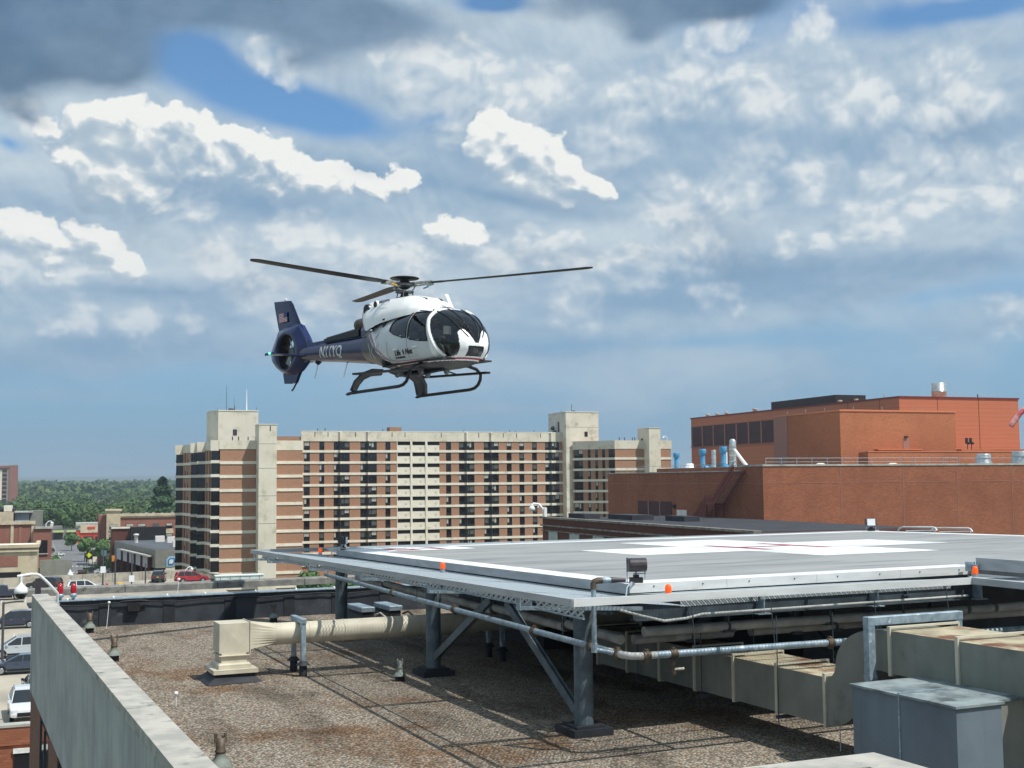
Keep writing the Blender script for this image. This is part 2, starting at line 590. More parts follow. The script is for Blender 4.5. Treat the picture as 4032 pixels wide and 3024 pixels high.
def mat(name, col, col2=None, scale=3.0, rough=0.8, metal=0.0, bump=0.0, bscale=None, streak=0.0, spec=0.4,
        detail=5, lo=0.35, hi=0.65, speck=None, coat=0.0, dirt=None, dscale=0.6, dlo=0.5, dhi=0.75, world=False, squash=None):
    """general surface: two tones mixed by noise, optional dirt patches, vertical streaks and bump"""
    m = bpy.data.materials.new(name)
    m.use_nodes = True
    nt = NT(m.node_tree)
    bs = nt.n['Principled BSDF']
    if world:
        co = nt.node('ShaderNodeNewGeometry').outputs['Position']
    else:
        co = nt.node('ShaderNodeTexCoord').outputs['Object']
    if squash:
        co = nt.vmath('MULTIPLY', co, squash).s
    c_ = (*col, 1)
    if col2 is not None:
        n = nt.noise(co, scale, detail, 0.55)
        c_ = nt.mix(nt.ss(n, lo, hi), col, col2)
    if streak:
        sx, sy, sz = nt.sep(co)
        n = nt.noise(nt.vec(sx * 6.0, sy * 6.0, sz * 0.35), 1.0, 4, 0.6)
        c_ = nt.mix(nt.ss(n, 0.45, 0.75) * streak, c_, tuple(x * 0.45 for x in col))
    if dirt is not None:
        n = nt.noise(co, dscale, 6, 0.6)
        c_ = nt.mix(nt.ss(n, dlo, dhi), c_, dirt)
    if speck is not None:
        n = nt.voro(co, speck[0])
        n2 = nt.noise(co, speck[0] * 0.7, 2)
        c_ = nt.mix(nt.ss(n + n2 * 0.6, 0.45, 0.9), c_, speck[1])
    nt.put(bs.inputs['Base Color'], c_)
    bs.inputs['Roughness'].default_value = rough
    bs.inputs['Metallic'].default_value = metal
    bs.inputs['Specular IOR Level'].default_value = spec
    if coat:
        bs.inputs['Coat Weight'].default_value = coat
        bs.inputs['Coat Roughness'].default_value = 0.05
    if bump:
        b = nt.node('ShaderNodeBump')
        b.inputs['Strength'].default_value = min(1.0, bump)
        b.inputs['Distance'].default_value = 0.02 if bump <= 1 else 0.02 * bump
        nt.put(b.inputs['Height'], nt.noise(co, bscale or scale * 4, 4, 0.6))
        nt.l.new(b.outputs[0], bs.inputs['Normal'])
    MATS[name] = m
    return m


def brick(name, c1, c2, mortar, bw=0.22, bh=0.075, axis='x', tone=None, ms=0.010, tscale=0.25, lit=1.0, rough=0.85, two=False):
    """running-bond brick on a vertical wall"""
    m = bpy.data.materials.new(name)
    m.use_nodes = True
    nt = NT(m.node_tree)
    bs = nt.n['Principled BSDF']
    co = nt.node('ShaderNodeTexCoord').outputs['Object']
    x, y, z = nt.sep(co)
    b = nt.node('ShaderNodeTexBrick')
    b.inputs['Scale'].default_value = 1.0
    b.inputs['Mortar Size'].default_value = ms
    b.inputs['Brick Width'].default_value = bw
    b.inputs['Row Height'].default_value = bh
    b.inputs['Color1'].default_value = (*c1, 1)
    b.inputs['Color2'].default_value = (*c2, 1)
    b.inputs['Mortar'].default_value = (*mortar, 1)
    nt.put(b.inputs['Vector'], nt.vec(x + y, z, 0.0))
    c_ = X(nt, b.outputs['Color'])
    n = nt.noise(co, tscale, 5, 0.6)
    dk = tuple(v * 0.74 for v in c1)
    c_ = nt.mix(nt.ss(n, 0.38, 0.72) * 0.55, c_, tone or dk)
    n3 = nt.noise(nt.vec(x * 0.4, y * 0.4, z * 7.0), 1.0, 3, 0.6)
    c_ = nt.mix(nt.ss(n3, 0.45, 0.7) * 0.22, c_, tuple(v * 0.6 for v in c1))
    nt.put(bs.inputs['Base Color'], c_)
    bs.inputs['Roughness'].default_value = rough
    bs.inputs['Specular IOR Level'].default_value = 0.25
    bp = nt.node('ShaderNodeBump')
    bp.inputs['Strength'].default_value = 0.5
    bp.inputs['Distance'].default_value = 0.01
    nt.l.new(b.outputs['Fac'], bp.inputs['Height'])
    bp.invert = True
    nt.l.new(bp.outputs[0], bs.inputs['Normal'])
    MATS[name] = m
    return m


def glass_mat(name, col=(0.02, 0.025, 0.03), rough=0.06, spec=0.7, var=None, vs=0.4):
    """window glass of a far building: dark room behind a glossy pane, some panes paler"""
    m = bpy.data.materials.new(name)
    m.use_nodes = True
    nt = NT(m.node_tree)
    bs = nt.n['Principled BSDF']
    c_ = (*col, 1)
    if var is not None:
        oi = nt.node('ShaderNodeObjectInfo')
        r = X(nt, oi.outputs['Random'])
        c_ = nt.mix(nt.ss(r, 0.55, 1.0), col, var)
    nt.put(bs.inputs['Base Color'], c_)
    bs.inputs['Roughness'].default_value = rough
    bs.inputs['Specular IOR Level'].default_value = spec
    MATS[name] = m
    return m


def clear_glass(name, tint=(0.35, 0.38, 0.4), refl=0.10):
    """thin tinted glazing one can look through"""
    m = bpy.data.materials.new(name)
    m.use_nodes = True
    nt = NT(m.node_tree)
    nt.n.remove(nt.n['Principled BSDF'])
    out = nt.n['Material Output']
    tr = nt.node('ShaderNodeBsdfTransparent')
    tr.inputs[0].default_value = (*tint, 1)
    gl = nt.node('ShaderNodeBsdfGlossy')
    gl.inputs['Roughness'].default_value = 0.03
    gl.inputs[0].default_value = (0.9, 0.93, 1.0, 1)
    fr = nt.node('ShaderNodeFresnel')
    fr.inputs[0].default_value = 1.5
    mx = nt.node('ShaderNodeMixShader')
    nt.put(mx.inputs[0], X(nt, fr.outputs[0]) * 1.0 + refl * 0.3)
    nt.l.new(tr.outputs[0], mx.inputs[1])
    nt.l.new(gl.outputs[0], mx.inputs[2])
    nt.l.new(mx.outputs[0], out.inputs[0])
    MATS[name] = m
    return m

# ================================================================== material library (near)
GRAVEL = mat('roof_gravel', S('#cfc0a8'), S('#6f675c'), scale=26.0, rough=0.95, spec=0.15, detail=3, lo=0.35, hi=0.62)
def _gravel():
    m = MATS['roof_gravel']
    nt = NT(m.node_tree)
    bs = nt.n['Principled BSDF']
    co = nt.node('ShaderNodeTexCoord').outputs['Object']
    v = nt.node('ShaderNodeTexVoronoi')
    nt.put(v.inputs['Vector'], co)
    v.inputs['Scale'].default_value = 22.0
    cr_, cg_, cb_ = nt.sep(v.outputs['Color'])
    c_ = nt.mix(cr_, S('#b5ab9b'), S('#6f6860'))
    c_ = nt.mix(nt.ss(cg_, 0.80, 1.0), c_, S('#a4846a'))
    c_ = nt.mix(nt.ss(cb_, 0.88, 1.0), c_, S('#d9d0c0'))
    c_ = nt.mix(nt.ss(X(nt, v.outputs['Distance']), 0.34, 0.62) * 0.6, c_, S('#38332e'))
    p1 = nt.noise(co, 0.40, 5, 0.6)
    c_ = nt.mix(nt.ss(p1, 0.50, 0.68) * 0.75, c_, nt.mix(1.0, c_, S('#c9a27c'), 'MULTIPLY'))
    p2 = nt.noise(nt.vmath('MULTIPLY', co, (1.0, 0.35, 1.0)), 0.9, 5, 0.6)
    c_ = nt.mix(nt.ss(p2, 0.46, 0.70) * 0.7, c_, nt.mix(1.0, c_, S('#96918c'), 'MULTIPLY'))
    sx_, sy_, sz_ = nt.sep(co)
    nt.put(bs.inputs['Base Color'], c_)
    b = nt.node('ShaderNodeBump')
    b.inputs['Strength'].default_value = 0.9
    b.inputs['Distance'].default_value = 0.03
    b.invert = True
    nt.put(b.inputs['Height'], v.outputs['Distance'])
    nt.l.new(b.outputs[0], bs.inputs['Normal'])
_gravel()
CONC = mat('weathered_concrete', S('#b4b2aa'), S('#9c9b95'), scale=2.2, rough=0.9, bump=0.35, bscale=30, spec=0.2, dirt=S('#5d5c59'), dscale=2.4, dlo=0.56, dhi=0.74)
CONCW = mat('streaked_concrete_panel', S('#b5b8b4'), S('#9fa3a1'), scale=0.7, rough=0.9, bump=0.2, bscale=20, spec=0.2, streak=0.55)
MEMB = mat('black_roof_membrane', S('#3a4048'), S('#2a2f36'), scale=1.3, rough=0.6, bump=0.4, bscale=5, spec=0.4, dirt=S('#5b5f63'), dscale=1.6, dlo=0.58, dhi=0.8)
MEMB2 = mat('black_membrane_lap', S('#22262c'), S('#2e3239'), scale=2, rough=0.7, bump=0.4, bscale=8)
LEDGE = mat('grey_stone_ledge', S('#8b8a84'), S('#74736f'), scale=4, rough=0.9, bump=0.3, bscale=20, dirt=S('#4a4946'), dscale=3, dlo=0.55, dhi=0.75)
GALV = mat('galvanised_steel', S('#9fb0ba'), S('#7f929e'), scale=7, rough=0.5, metal=0.35, bump=0.1, bscale=30, dirt=S('#c9d2d6'), dscale=9, dlo=0.6, dhi=0.7)
STEEL = mat('painted_grey_steel', S('#5f6d74'), S('#4c585f'), scale=3, rough=0.55, bump=0.15, bscale=12, spec=0.4, dirt=S('#3b444a'), dscale=4, dlo=0.6, dhi=0.75)
STEELD = mat('dark_grey_steel', S('#4a565e'), S('#3b454c'), scale=3, rough=0.6, spec=0.35)
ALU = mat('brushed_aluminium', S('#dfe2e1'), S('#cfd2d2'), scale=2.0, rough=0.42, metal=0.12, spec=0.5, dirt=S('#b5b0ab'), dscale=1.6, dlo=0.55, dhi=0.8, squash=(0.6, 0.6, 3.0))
ALU_SHADE = mat('shade_tone_aluminium', S('#b0b5b7'), S('#9ea3a5'), scale=2.2, rough=0.5, metal=0.1, spec=0.4, squash=(0.6, 0.6, 3.0))  # darker copy of the aluminium, shade of the left-facing sides put into colour
WHITE = mat('white_paint', S('#ecebe6'), S('#d9d8d4'), scale=5, rough=0.6)
PADW = mat('white_deck_marking', S('#eef0ef'), S('#d3d6d6'), scale=1.4, rough=0.55, bump=0.1, bscale=30, dirt=S('#aab0b2'), dscale=1.1, dlo=0.5, dhi=0.8, squash=(0.5, 1.6, 1))
PADG = mat('grey_deck_coating', S('#9d9f9e'), S('#8f9192'), scale=0.45, rough=0.62, bump=0.12, bscale=40, spec=0.35, dirt=S('#75787a'), dscale=0.8, dlo=0.45, dhi=0.72, squash=(0.35, 2.0, 1))
PADR = mat('red_deck_marking', S('#a52a44'), S('#8d2840'), scale=4, rough=0.6)
INSUL = mat('white_pipe_insulation', S('#b9bbb8'), S('#9c9f9d'), scale=2.5, rough=0.6, dirt=S('#7f817f'), dscale=2, dlo=0.55, dhi=0.8)
BLACK = mat('black_rubber', S('#191a1c'), S('#232427'), scale=8, rough=0.6)
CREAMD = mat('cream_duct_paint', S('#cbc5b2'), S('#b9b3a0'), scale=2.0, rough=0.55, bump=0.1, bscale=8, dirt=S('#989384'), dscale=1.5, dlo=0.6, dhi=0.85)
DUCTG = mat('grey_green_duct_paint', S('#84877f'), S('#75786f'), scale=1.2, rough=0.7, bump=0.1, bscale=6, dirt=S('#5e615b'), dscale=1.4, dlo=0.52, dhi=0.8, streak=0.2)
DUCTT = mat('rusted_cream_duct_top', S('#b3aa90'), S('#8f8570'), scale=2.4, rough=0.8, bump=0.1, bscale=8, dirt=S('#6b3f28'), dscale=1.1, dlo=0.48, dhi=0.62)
BLUEG = mat('blue_grey_box_paint', S('#6d7b85'), S('#606d77'), scale=0.9, rough=0.6, bump=0.1, bscale=5, streak=0.25, dirt=S('#515c64'), dscale=0.9, dlo=0.55, dhi=0.8)
BOXTOP = mat('weathered_box_top', S('#8b9799'), S('#6b7679'), scale=3.0, rough=0.7, dirt=S('#4a5254'), dscale=2.2, dlo=0.5, dhi=0.7)
RUST = mat('rusty_iron', S('#5a3c30'), S('#3e2c27'), scale=9, rough=0.9, bump=0.4, bscale=30)
LEAD = mat('lead_flashing', S('#7f8880'), S('#5d655f'), scale=6, rough=0.7, bump=0.3, bscale=20)
COPPER = mat('brown_bronze_pipe', S('#6d6153'), S('#4f463d'), scale=8, rough=0.6, metal=0.4)
REDP = mat('red_lamp_glass', S('#c0182a'), S('#9a1020'), scale=6, rough=0.2, spec=0.7)
WPLAST = mat('white_plastic', S('#e9ebec'), rough=0.35, spec=0.5)
BRONZE = mat('dark_bronze_housing', S('#453f44'), S('#38343a'), scale=6, rough=0.45)
NBRICK = brick('own_wall_brick', S('#8a5a48'), S('#76503f'), S('#7b736a'))
DARKG = glass_mat('dark_window_glass', (0.012, 0.014, 0.022), 0.08, 0.6)


def amber_mat():
    m = bpy.data.materials.new('amber_lamp_glass')
    m.use_nodes = True
    b = m.node_tree.nodes['Principled BSDF']
    b.inputs['Base Color'].default_value = (*S('#ff5a12'), 1)
    b.inputs['Roughness'].default_value = 0.15
    b.inputs['Subsurface Weight'].default_value = 0.3
    b.inputs['Emission Color'].default_value = (1.0, 0.16, 0.01, 1)
    b.inputs['Emission Strength'].default_value = 0.35
    return m
AMBER = amber_mat()


def net_mat(name, col, cell=0.03, wire=0.16, fill=0.0):
    """expanded metal: diamond strands with real openings; tilted strands close up at grazing angles"""
    m = bpy.data.materials.new(name)
    m.use_nodes = True
    nt = NT(m.node_tree)
    bs = nt.n['Principled BSDF']
    out = nt.n['Material Output']
    co = nt.node('ShaderNodeTexCoord').outputs['Object']
    x, y, z = nt.sep(co)
    a = nt.m('PINGPONG', (x + z) * (1 / cell) + y * (0.5 / cell), 1.0)
    b = nt.m('PINGPONG', (x + z) * (-1 / cell) + y * (0.5 / cell), 1.0)
    d = nt.m('MINIMUM', a, b)
    lw = nt.node('ShaderNodeLayerWeight')
    lw.inputs[0].default_value = 0.5
    fc = X(nt, lw.outputs['Facing'])
    wv = nt.m('LESS_THAN', d, fc * fc * fc * 0.75 + wire)
    c_ = nt.mix(nt.ss(a, 0.0, 0.5), col, tuple(v * 0.6 for v in col))
    nt.put(bs.inputs['Base Color'], c_)
    bs.inputs['Roughness'].default_value = 0.5
    bs.inputs['Metallic'].default_value = 0.1
    tr = nt.node('ShaderNodeBsdfTransparent')
    mx = nt.node('ShaderNodeMixShader')
    nt.put(mx.inputs[0], nt.m('MAXIMUM', wv, fill))
    nt.l.new(tr.outputs[0], mx.inputs[1])
    nt.l.new(bs.outputs[0], mx.inputs[2])
    nt.l.new(mx.outputs[0], out.inputs[0])
    MATS[name] = m
    return m
NET = net_mat('galvanised_mesh', S('#b9c6cd'), 0.032, 0.13)
NETF = net_mat('fine_galvanised_mesh', S('#c3ccd0'), 0.05, 0.36)

RZ = -4.2                                # gravel roof level


def deck_z(u, v):
    return -1.70 + 0.0025 * (u - 10.15) - 0.0128 * (v - 17.64)


# ================================================================== own hospital roof (setting)
b = MB()
b.grid(lambda s, t: (2.6 + s * 40.0, 4.0 + t * 34.62, RZ), 1, 1, sm=False)
o = b.build('gravel_roof', GRAVEL); tag(o, kind='structure')

# body of the building below the roof
b = MB()
b.box(2.5, 42.6, 4.0, 40.9, -27.0, RZ - 0.05)
o = b.build('hospital_wall', NBRICK, org=(2.5, 4.0, -27.0)); tag(o, kind='structure')

# far parapet: black membrane upstand with laps, metal edge, cable, stone ledge behind
fp = thing('roof_parapet', 'long black membrane parapet with stone ledge at the far end of the gravel roof', 'parapet', (2.8, 38.6, RZ))
b = MB(); b.box(2.76, 42.0, 38.62, 39.1, RZ - 0.05, -3.42); b.build('upstand', MEMB, fp)
k = 0
for x in (4.2, 6.05, 7.9, 9.75, 11.3, 12.9, 14.6, 16.3, 18.4, 20.6, 23.0, 26.0, 30.0):
    b = MB(); b.box(x, x + 0.34, 38.597, 38.619, RZ, -3.5)
    b.build('membrane_lap', MEMB2, fp)
b = MB(); b.box(2.76, 42.0, 38.56, 39.14, -3.42, -3.395); b.build('edge_strip', GALV, fp)
b = MB()
x = 2.8
while x < 42:
    b.tube([(x, 38.54, -3.50), (x + 0.9, 38.53, -3.56), (x + 1.8, 38.54, -3.52), (x + 2.7, 38.53, -3.50)], 0.018, 6)
    x += 2.7
b.build('cable', BLACK, fp)
x = 2.3; i = 0
while x < 42:
    b = MB(); L_ = 2.86
    b.bbox(x, x + L_ - 0.02, 40.3, 40.9, -3.38, -3.16, 0.03); b.build('ledge_stone', LEDGE, fp)
    x += L_
b = MB(); b.box(2.3, 42.0, 39.14, 40.3, -3.62, -3.54); b.build('gutter', STEELD, fp)
b = MB()
for i in range(26):
    x = 3.4 + i * 1.37 + random.uniform(-.2, .2)
    b.lathe((x, 38.84, -3.395), [(0.03, 0), (0.035, 0.02), (0.02, 0.05), (0.0, 0.06)], 8)
b.build('fixing_knob', WPLAST, fp)

# left parapet: concrete coping and panels
lp = thing('parapet_wall', 'long weathered concrete parapet wall running from the lower left towards the far roof corner', 'parapet', (2.35, 4.0, -5.95))
v = 4.0
def ltop(v): return -3.10 - 0.08 * (v - 14) / 24.4
while v < 38.4:
    v1 = min(v + 6.1, 38.5)
    b = MB(); b.poly([(2.34, v + .006), (2.78, v + .006), (2.78, v1 - .006), (2.34, v1 - .006)], ltop(v) - 0.16, [ltop(v), ltop(v), ltop(v1), ltop(v1)])
    b.build('coping_stone', CONC, lp)
    b = MB(); b.poly([(2.365, v + .005), (2.74, v + .005), (2.74, v1 - .005), (2.365, v1 - .005)], -5.95, ltop(v) - 0.163)
    b.build('concrete_panel', CONCW, lp)
    v = v1
b = MB(); b.box(2.35, 2.78, 38.5, 38.9, -5.95, ltop(38.5) - 0.01); b.build('end_post', CONCW, lp)
b = MB(); b.box(2.741, 2.80, 4.0, 38.5, RZ - 0.05, -3.55); b.build('inner_flashing', MEMB, lp)

# own outer wall under the parapet: brick piers and tall dark windows
ow = thing('brick_wall', 'brown brick hospital wall with tall dark windows under the concrete parapet at lower left', 'wall', (2.45, 4.0, -27.0))
vs = []
v = 38.4
while v > 5:
    vs.append(v); v -= 5.6
for v in vs:
    b = MB(); b.box(2.44, 2.499, v - 2.6, v, -27.0, -5.96); b.build('brick_pier', NBRICK, ow)
    b = MB(); b.box(2.44, 2.499, v - 5.6, v - 2.6, -27.0, -23.5); b.build('brick_spandrel', NBRICK, ow)
    fr = MB(); fr.box(2.46, 2.499, v - 5.599, v - 2.601, -23.49, -6.3)
    w_ = fr.build('window', DARKG, ow)
    fr = MB()
    for q in (v - 5.56, v - 4.1, v - 2.66): fr.box(2.43, 2.46, q - .04, q + .04, -23.4, -6.3)
    fr.build('window_frame', STEELD, w_)

# coping of the nearer, higher wall at the bottom right of the photograph
nc = thing('near_coping', 'pale concrete coping of the nearest roof wall at the bottom edge of the picture', 'coping', (2.0, 2.0, -3.0))
b = MB(); b.poly([(1.0, 9.62), (8.06, 9.42), (8.06, 2.0), (7.62, 2.0), (7.62, 8.98), (1.0, 9.18)], -2.74, -2.6); b.build('coping_stone', CONC, nc, fix=True)
b = MB(); b.poly([(1.0, 9.58), (8.02, 9.38), (8.02, 2.0), (7.66, 2.0), (7.66, 9.02), (1.0, 9.22)], -4.3, -2.743); b.build('wall_panel', CONCW, nc, fix=True)

# ================================================================== helipad
hp_ = thing('helipad', 'raised grey helipad with white cross and red letter H on steel columns', 'helipad', (9.75, 18.5, RZ))
U0, U1, V0, V1 = 10.15, 29.4, 17.64, 34.1
# deck boards: extruded planks along u
nb = 54
pl = MB()
b = MB()
for i in range(nb):
    va = V0 + (V1 - V0) * i / nb
    vb = V0 + (V1 - V0) * (i + 1) / nb - 0.006
    z = [deck_z(U0, va), deck_z(U1, va), deck_z(U1, vb), deck_z(U0, vb)]
    b.poly([(U0 + .01, va), (U1 - .01, va), (U1 - .01, vb), (U0 + .01, vb)], [q - 0.10 for q in z], z)
pk = b.build('deck', PADG, hp_); tag(pk, kind='stuff')
b = MB(); b.poly([(U0 + .02, V0 + .02), (U1 - .02, V0 + .02), (U1 - .02, V1 - .02), (U0 + .02, V1 - .02)],
                 [deck_z(*p) - 0.22 for p in ((U0, V0), (U1, V0), (U1, V1), (U0, V1))], [deck_z(*p) - 0.105 for p in ((U0, V0), (U1, V0), (U1, V1), (U0, V1))])
b.build('deck_underside', STEELD, hp_)


def edge(u0, v0, u1, v1, off, zt, zb, th, name, m_, parent):
    """upright plate following the deck edge"""
    d = Vector((u1 - u0, v1 - v0)).normalized()
    n_ = Vector((d.y, -d.x)) * th
    b = MB()
    b.poly([(u0, v0), (u1, v1), (u1 + n_.x, v1 + n_.y), (u0 + n_.x, v0 + n_.y)][::-1],
           [deck_z(u0, v0) + zb, deck_z(u0, v0) + zb, deck_z(u1, v1) + zb, deck_z(u1, v1) + zb][::1] if False else
           [deck_z(u0, v0) + zb, deck_z(u1, v1) + zb, deck_z(u1, v1) + zb, deck_z(u0, v0) + zb],
           [deck_z(u0, v0) + zt, deck_z(u1, v1) + zt, deck_z(u1, v1) + zt, deck_z(u0, v0) + zt])
    return b.build(name, m_, parent, fix=True)


def edge_span(p, q, zt, zb, th, name, m_, parent):
    """upright plate from p to q (u, v), thickness th to the left of p->q; straight quad prism with sloping ends"""
    d = Vector((q[0] - p[0], q[1] - p[1])).normalized()
    n_ = Vector((-d.y, d.x)) * th
    A_, B_ = deck_z(*p), deck_z(*q)
    b = MB()
    b.poly([p, q, (q[0] + n_.x, q[1] + n_.y), (p[0] + n_.x, p[1] + n_.y)], [A_ + zb, B_ + zb, B_ + zb, A_ + zb], [A_ + zt, B_ + zt, B_ + zt, A_ + zt])
    return b.build(name, m_, parent, fix=True)


# edge fascias: sunlit near side and shaded left painted as two aluminium tones
for i in range(4):
    a0, a1 = U0 + i * 1.885, U0 + (i + 1) * 1.885 - 0.006
    fz = edge_span((a0, V0 - 0.04), (a1, V0 - 0.04), 0.003, -0.145, 0.04, 'edge_fascia', ALU, hp_)
    b = MB()
    for s_ in (0.45, 1.4):
        p = (a0 + s_, V0 - 0.04, deck_z(a0 + s_, V0) - 0.05)
        b.cyl(p, (p[0], p[1] - 0.012, p[2]), 0.012, n=8)
    b.build('bolt', STEELD, fz)
for i in range(5):
    a0 = V1 - i * (V1 - V0) / 5; a1 = V1 - (i + 1) * (V1 - V0) / 5 + 0.006
    edge_span((U0 - 0.04, a0), (U0 - 0.04, a1), 0.003, -0.16, 0.04, 'edge_fascia', ALU_SHADE, hp_)
    edge_span((U0 - 0.10, a0), (U0 - 0.10, a1), -0.185, -0.235, 0.06, 'edge_rail', ALU_SHADE, hp_)
edge_span((19.0, V0 - 0.04), (U1, V0 - 0.04), 0.003, -0.145, 0.04, 'edge_fascia', ALU, hp_)


def paint(pts, name, m_, lift=0.004, parent=hp_):
    b = MB()
    b._add([(u, v, deck_z(u, v) + lift) for u, v in pts], [tuple(range(len(pts)))])
    return b.build(name, m_, parent)


paint([(U0 - .04, V0 - .04), (17.72, V0 - .04), (17.72, V0 + .56), (U0 + .52, V0 + .56)], 'edge_stripe', PADW)
paint([(19.0, V0 - .04), (U1, V0 - .04), (U1 - .5, V0 + .56), (19.0, V0 + .56)], 'edge_stripe', PADW)
paint([(U0 - .04, V0 - .04), (U0 + .52, V0 + .56), (U0 + .52, V1 - .5), (U0 - .04, V1)], 'edge_stripe', PADW)
paint([(U0, V1), (U0 + .5, V1 - .62), (U1 - .5, V1 - .62), (U1, V1)], 'edge_stripe', PADW)
paint([(U1, V1), (U1 - .6, V1 - .62), (U1 - .6, V0 + .56), (U1, V0)], 'edge_stripe', PADW)
paint([(U0 + .52, 31.75), (13.45, 31.75), (13.45, V1 - .62), (U0 + .52, V1 - .62)], 'corner_panel', PADW)
ca, cb_, cc, cd_ = 14.95, 24.45, 22.42, 31.75
ha, hb, hc, hd = 17.97, 21.38, 25.35, 28.48
paint([(ca, hc), (ha, hc), (ha, cc), (hb, cc), (hb, hc), (cb_, hc), (cb_, hd), (hb, hd), (hb, cd_), (ha, cd_), (ha, hd), (ca, hd)], 'white_cross', PADW)
hm = MB()
def dq(b, u0, u1, v0, v1, lift):
    b._add([(u0, v0, deck_z(u0, v0) + lift), (u1, v0, deck_z(u1, v0) + lift), (u1, v1, deck_z(u1, v1) + lift), (u0, v1, deck_z(u0, v1) + lift)], [(0, 1, 2, 3)])
dq(hm, 18.62, 18.92, 25.5, 28.45, 0.008)
dq(hm, 20.42, 20.72, 25.5, 28.45, 0.008)
dq(hm, 18.92, 20.42, 26.85, 27.13, 0.008)
hm.build('letter_h', PADR, hp_)
hm = MB()      # red figures in the corner panel: a 5 and a 1
for (x0, x1, y0, y1) in ((11.2, 11.9, 33.1, 33.32), (11.2, 11.4, 32.7, 33.1), (11.2, 11.9, 32.48, 32.7), (11.7, 11.9, 32.2, 32.48), (11.2, 11.9, 31.98, 32.2),
                         (12.45, 12.68, 31.98, 33.3), (12.25, 12.45, 32.95, 33.15)):
    dq(hm, x0, x1, y0, y1, 0.008)
hm.build('load_figures', PADR, hp_)

# columns with base plates, cap plates
colm = MB(); colm.cyl((0, 0, 0.16), (0, 0, 2.18), 0.162, n=28)
colm = colm.mesh('column', STEEL)
basem = MB(); basem.box(-.36, .36, -.36, .36, 0.0, .12); basem.box(-.27, .27, -.27, .27, .121, .16)
basem = basem.mesh('column_base', [MEMB2])
for u in (9.75, 15.9, 22.1, 28.3):
    for v in (18.5, 25.5, 32.4):
        c_ = inst('column', colm, hp_, (u, v, RZ), scale=(1, 1, (deck_z(u, v) - 0.42 - RZ) / 2.18 * 1.0))
        inst('column_base', basem, hp_, (u, v, RZ))
# girders below the deck
def ibeam(p, q, h, w_, name, m_, parent, t=0.022):
    b = MB()
    p, q = Vector(p), Vector(q)
    b.bar(p, q, w_, t); b.bar(p - Vector((0, 0, h)), q - Vector((0, 0, h)), w_, t)
    b.bar(p - Vector((0, 0, h / 2)), q - Vector((0, 0, h / 2)), t, h - t)
    return b.build(name, m_, parent)
for u in (9.75, 15.9, 22.1, 28.3):
    ibeam((u, V0 - .1, deck_z(u, V0) - .26), (u, V1, deck_z(u, V1) - .26), 0.19, 0.17, 'girder', STEELD, hp_)
for v in (18.5, 22.0, 25.5, 29.0, 32.4):
    ibeam((10.0, v, deck_z(10, v) - .275), (29.2, v, deck_z(29, v) - .275), 0.16, 0.14, 'cross_beam', STEELD, hp_)
# near edge beam: web panels with stiffeners and flanges
for i in range(3):
    a0, a1 = 10.2 + i * 2.45, 10.2 + (i + 1) * 2.45 - 0.02
    ww = MB(); zt = deck_z(a0, V0) - 0.27
    ww.box(a0, a1, 17.60, 17.615, zt - 0.30, zt)
    ww.box(a0, a1, 17.52, 17.70, zt - 0.325, zt - 0.302)
    ww.box(a0, a1, 17.52, 17.70, zt + 0.001, zt + 0.02)
    wb = ww.build('edge_beam', STEELD, hp_)
    ww = MB(); ww.box(a1 - .012, a1 + .012, 17.38, 17.598, zt - .30, zt); ww.box(a1 - .13, a1 + .13, 17.36, 17.519, zt - .325, zt - .308)
    ww.build('stiffener', GALV, wb)
# dark boxes added under the deck to block back light and blacken its shade
pr = thing('under_deck_blocker', 'added dark box blocking back light under the middle of the helipad', 'light blocker', (16.6, 21.5, RZ))
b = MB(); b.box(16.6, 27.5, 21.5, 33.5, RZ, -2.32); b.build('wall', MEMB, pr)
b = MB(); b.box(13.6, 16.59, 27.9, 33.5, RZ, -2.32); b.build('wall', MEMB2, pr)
# diagonal braces
def brace(p, q, parent, name='brace'):
    b = MB(); b.bar(p, q, 0.16, 0.018, up=(1, 0, 0)); b.bar(p, q, 0.02, 0.15, up=(1, 0, 0)); b.bar(Vector(p) + Vector((-.07, 0, 0)), Vector(q) + Vector((-.07, 0, 0)), 0.16, 0.02, up=(1, 0, 0))
    return b.build(name, STEEL, parent)
brace((9.75, 25.3, -3.80), (9.75, 22.25, -2.30), hp_)
brace((9.75, 18.62, -3.90), (9.75, 21.5, -2.30), hp_)
brace((15.9, 25.3, -3.80), (15.9, 22.3, -2.35), hp_)
brace((15.9, 18.7, -3.90), (15.9, 21.5, -2.35), hp_)
brace((22.1, 18.7, -3.3), (22.1, 21.0, -2.35), hp_)
brace((28.1, 18.5, -3.4), (25.4, 18.5, -2.35), hp_)
brace((22.3, 18.5, -3.4), (25.2, 18.5, -2.35), hp_)

# safety net all round: outer fascia channel, mesh, arms, hanging mesh strips
NO_U, NO_V = 8.0, 15.5
def nz(v): return -1.665 - 0.0125 * (v - 15.5)
left_fascia = MB(); left_fascia.poly([(NO_U, NO_V), (NO_U + .05, NO_V), (NO_U + .05, 35.6), (NO_U, 35.6)], [nz(NO_V) - .105, nz(NO_V) - .105, nz(35.6) - .105, nz(35.6) - .105], [nz(NO_V), nz(NO_V), nz(35.6), nz(35.6)])
left_fascia.build('net_fascia', ALU_SHADE, hp_)
near_fascia = MB(); near_fascia.poly([(NO_U + .02, NO_V - .02), (15.4, NO_V - .02), (15.4, NO_V + .03), (NO_U + .02, NO_V + .03)], -1.772, -1.663)
near_fascia.build('net_fascia', ALU, hp_)
rf = MB(); rf.poly([(15.402, 9.0), (15.45, 9.0), (15.45, NO_V + .03), (15.402, NO_V + .03)], [-1.80, -1.80, -1.772, -1.772], [-1.69, -1.69, -1.663, -1.663])
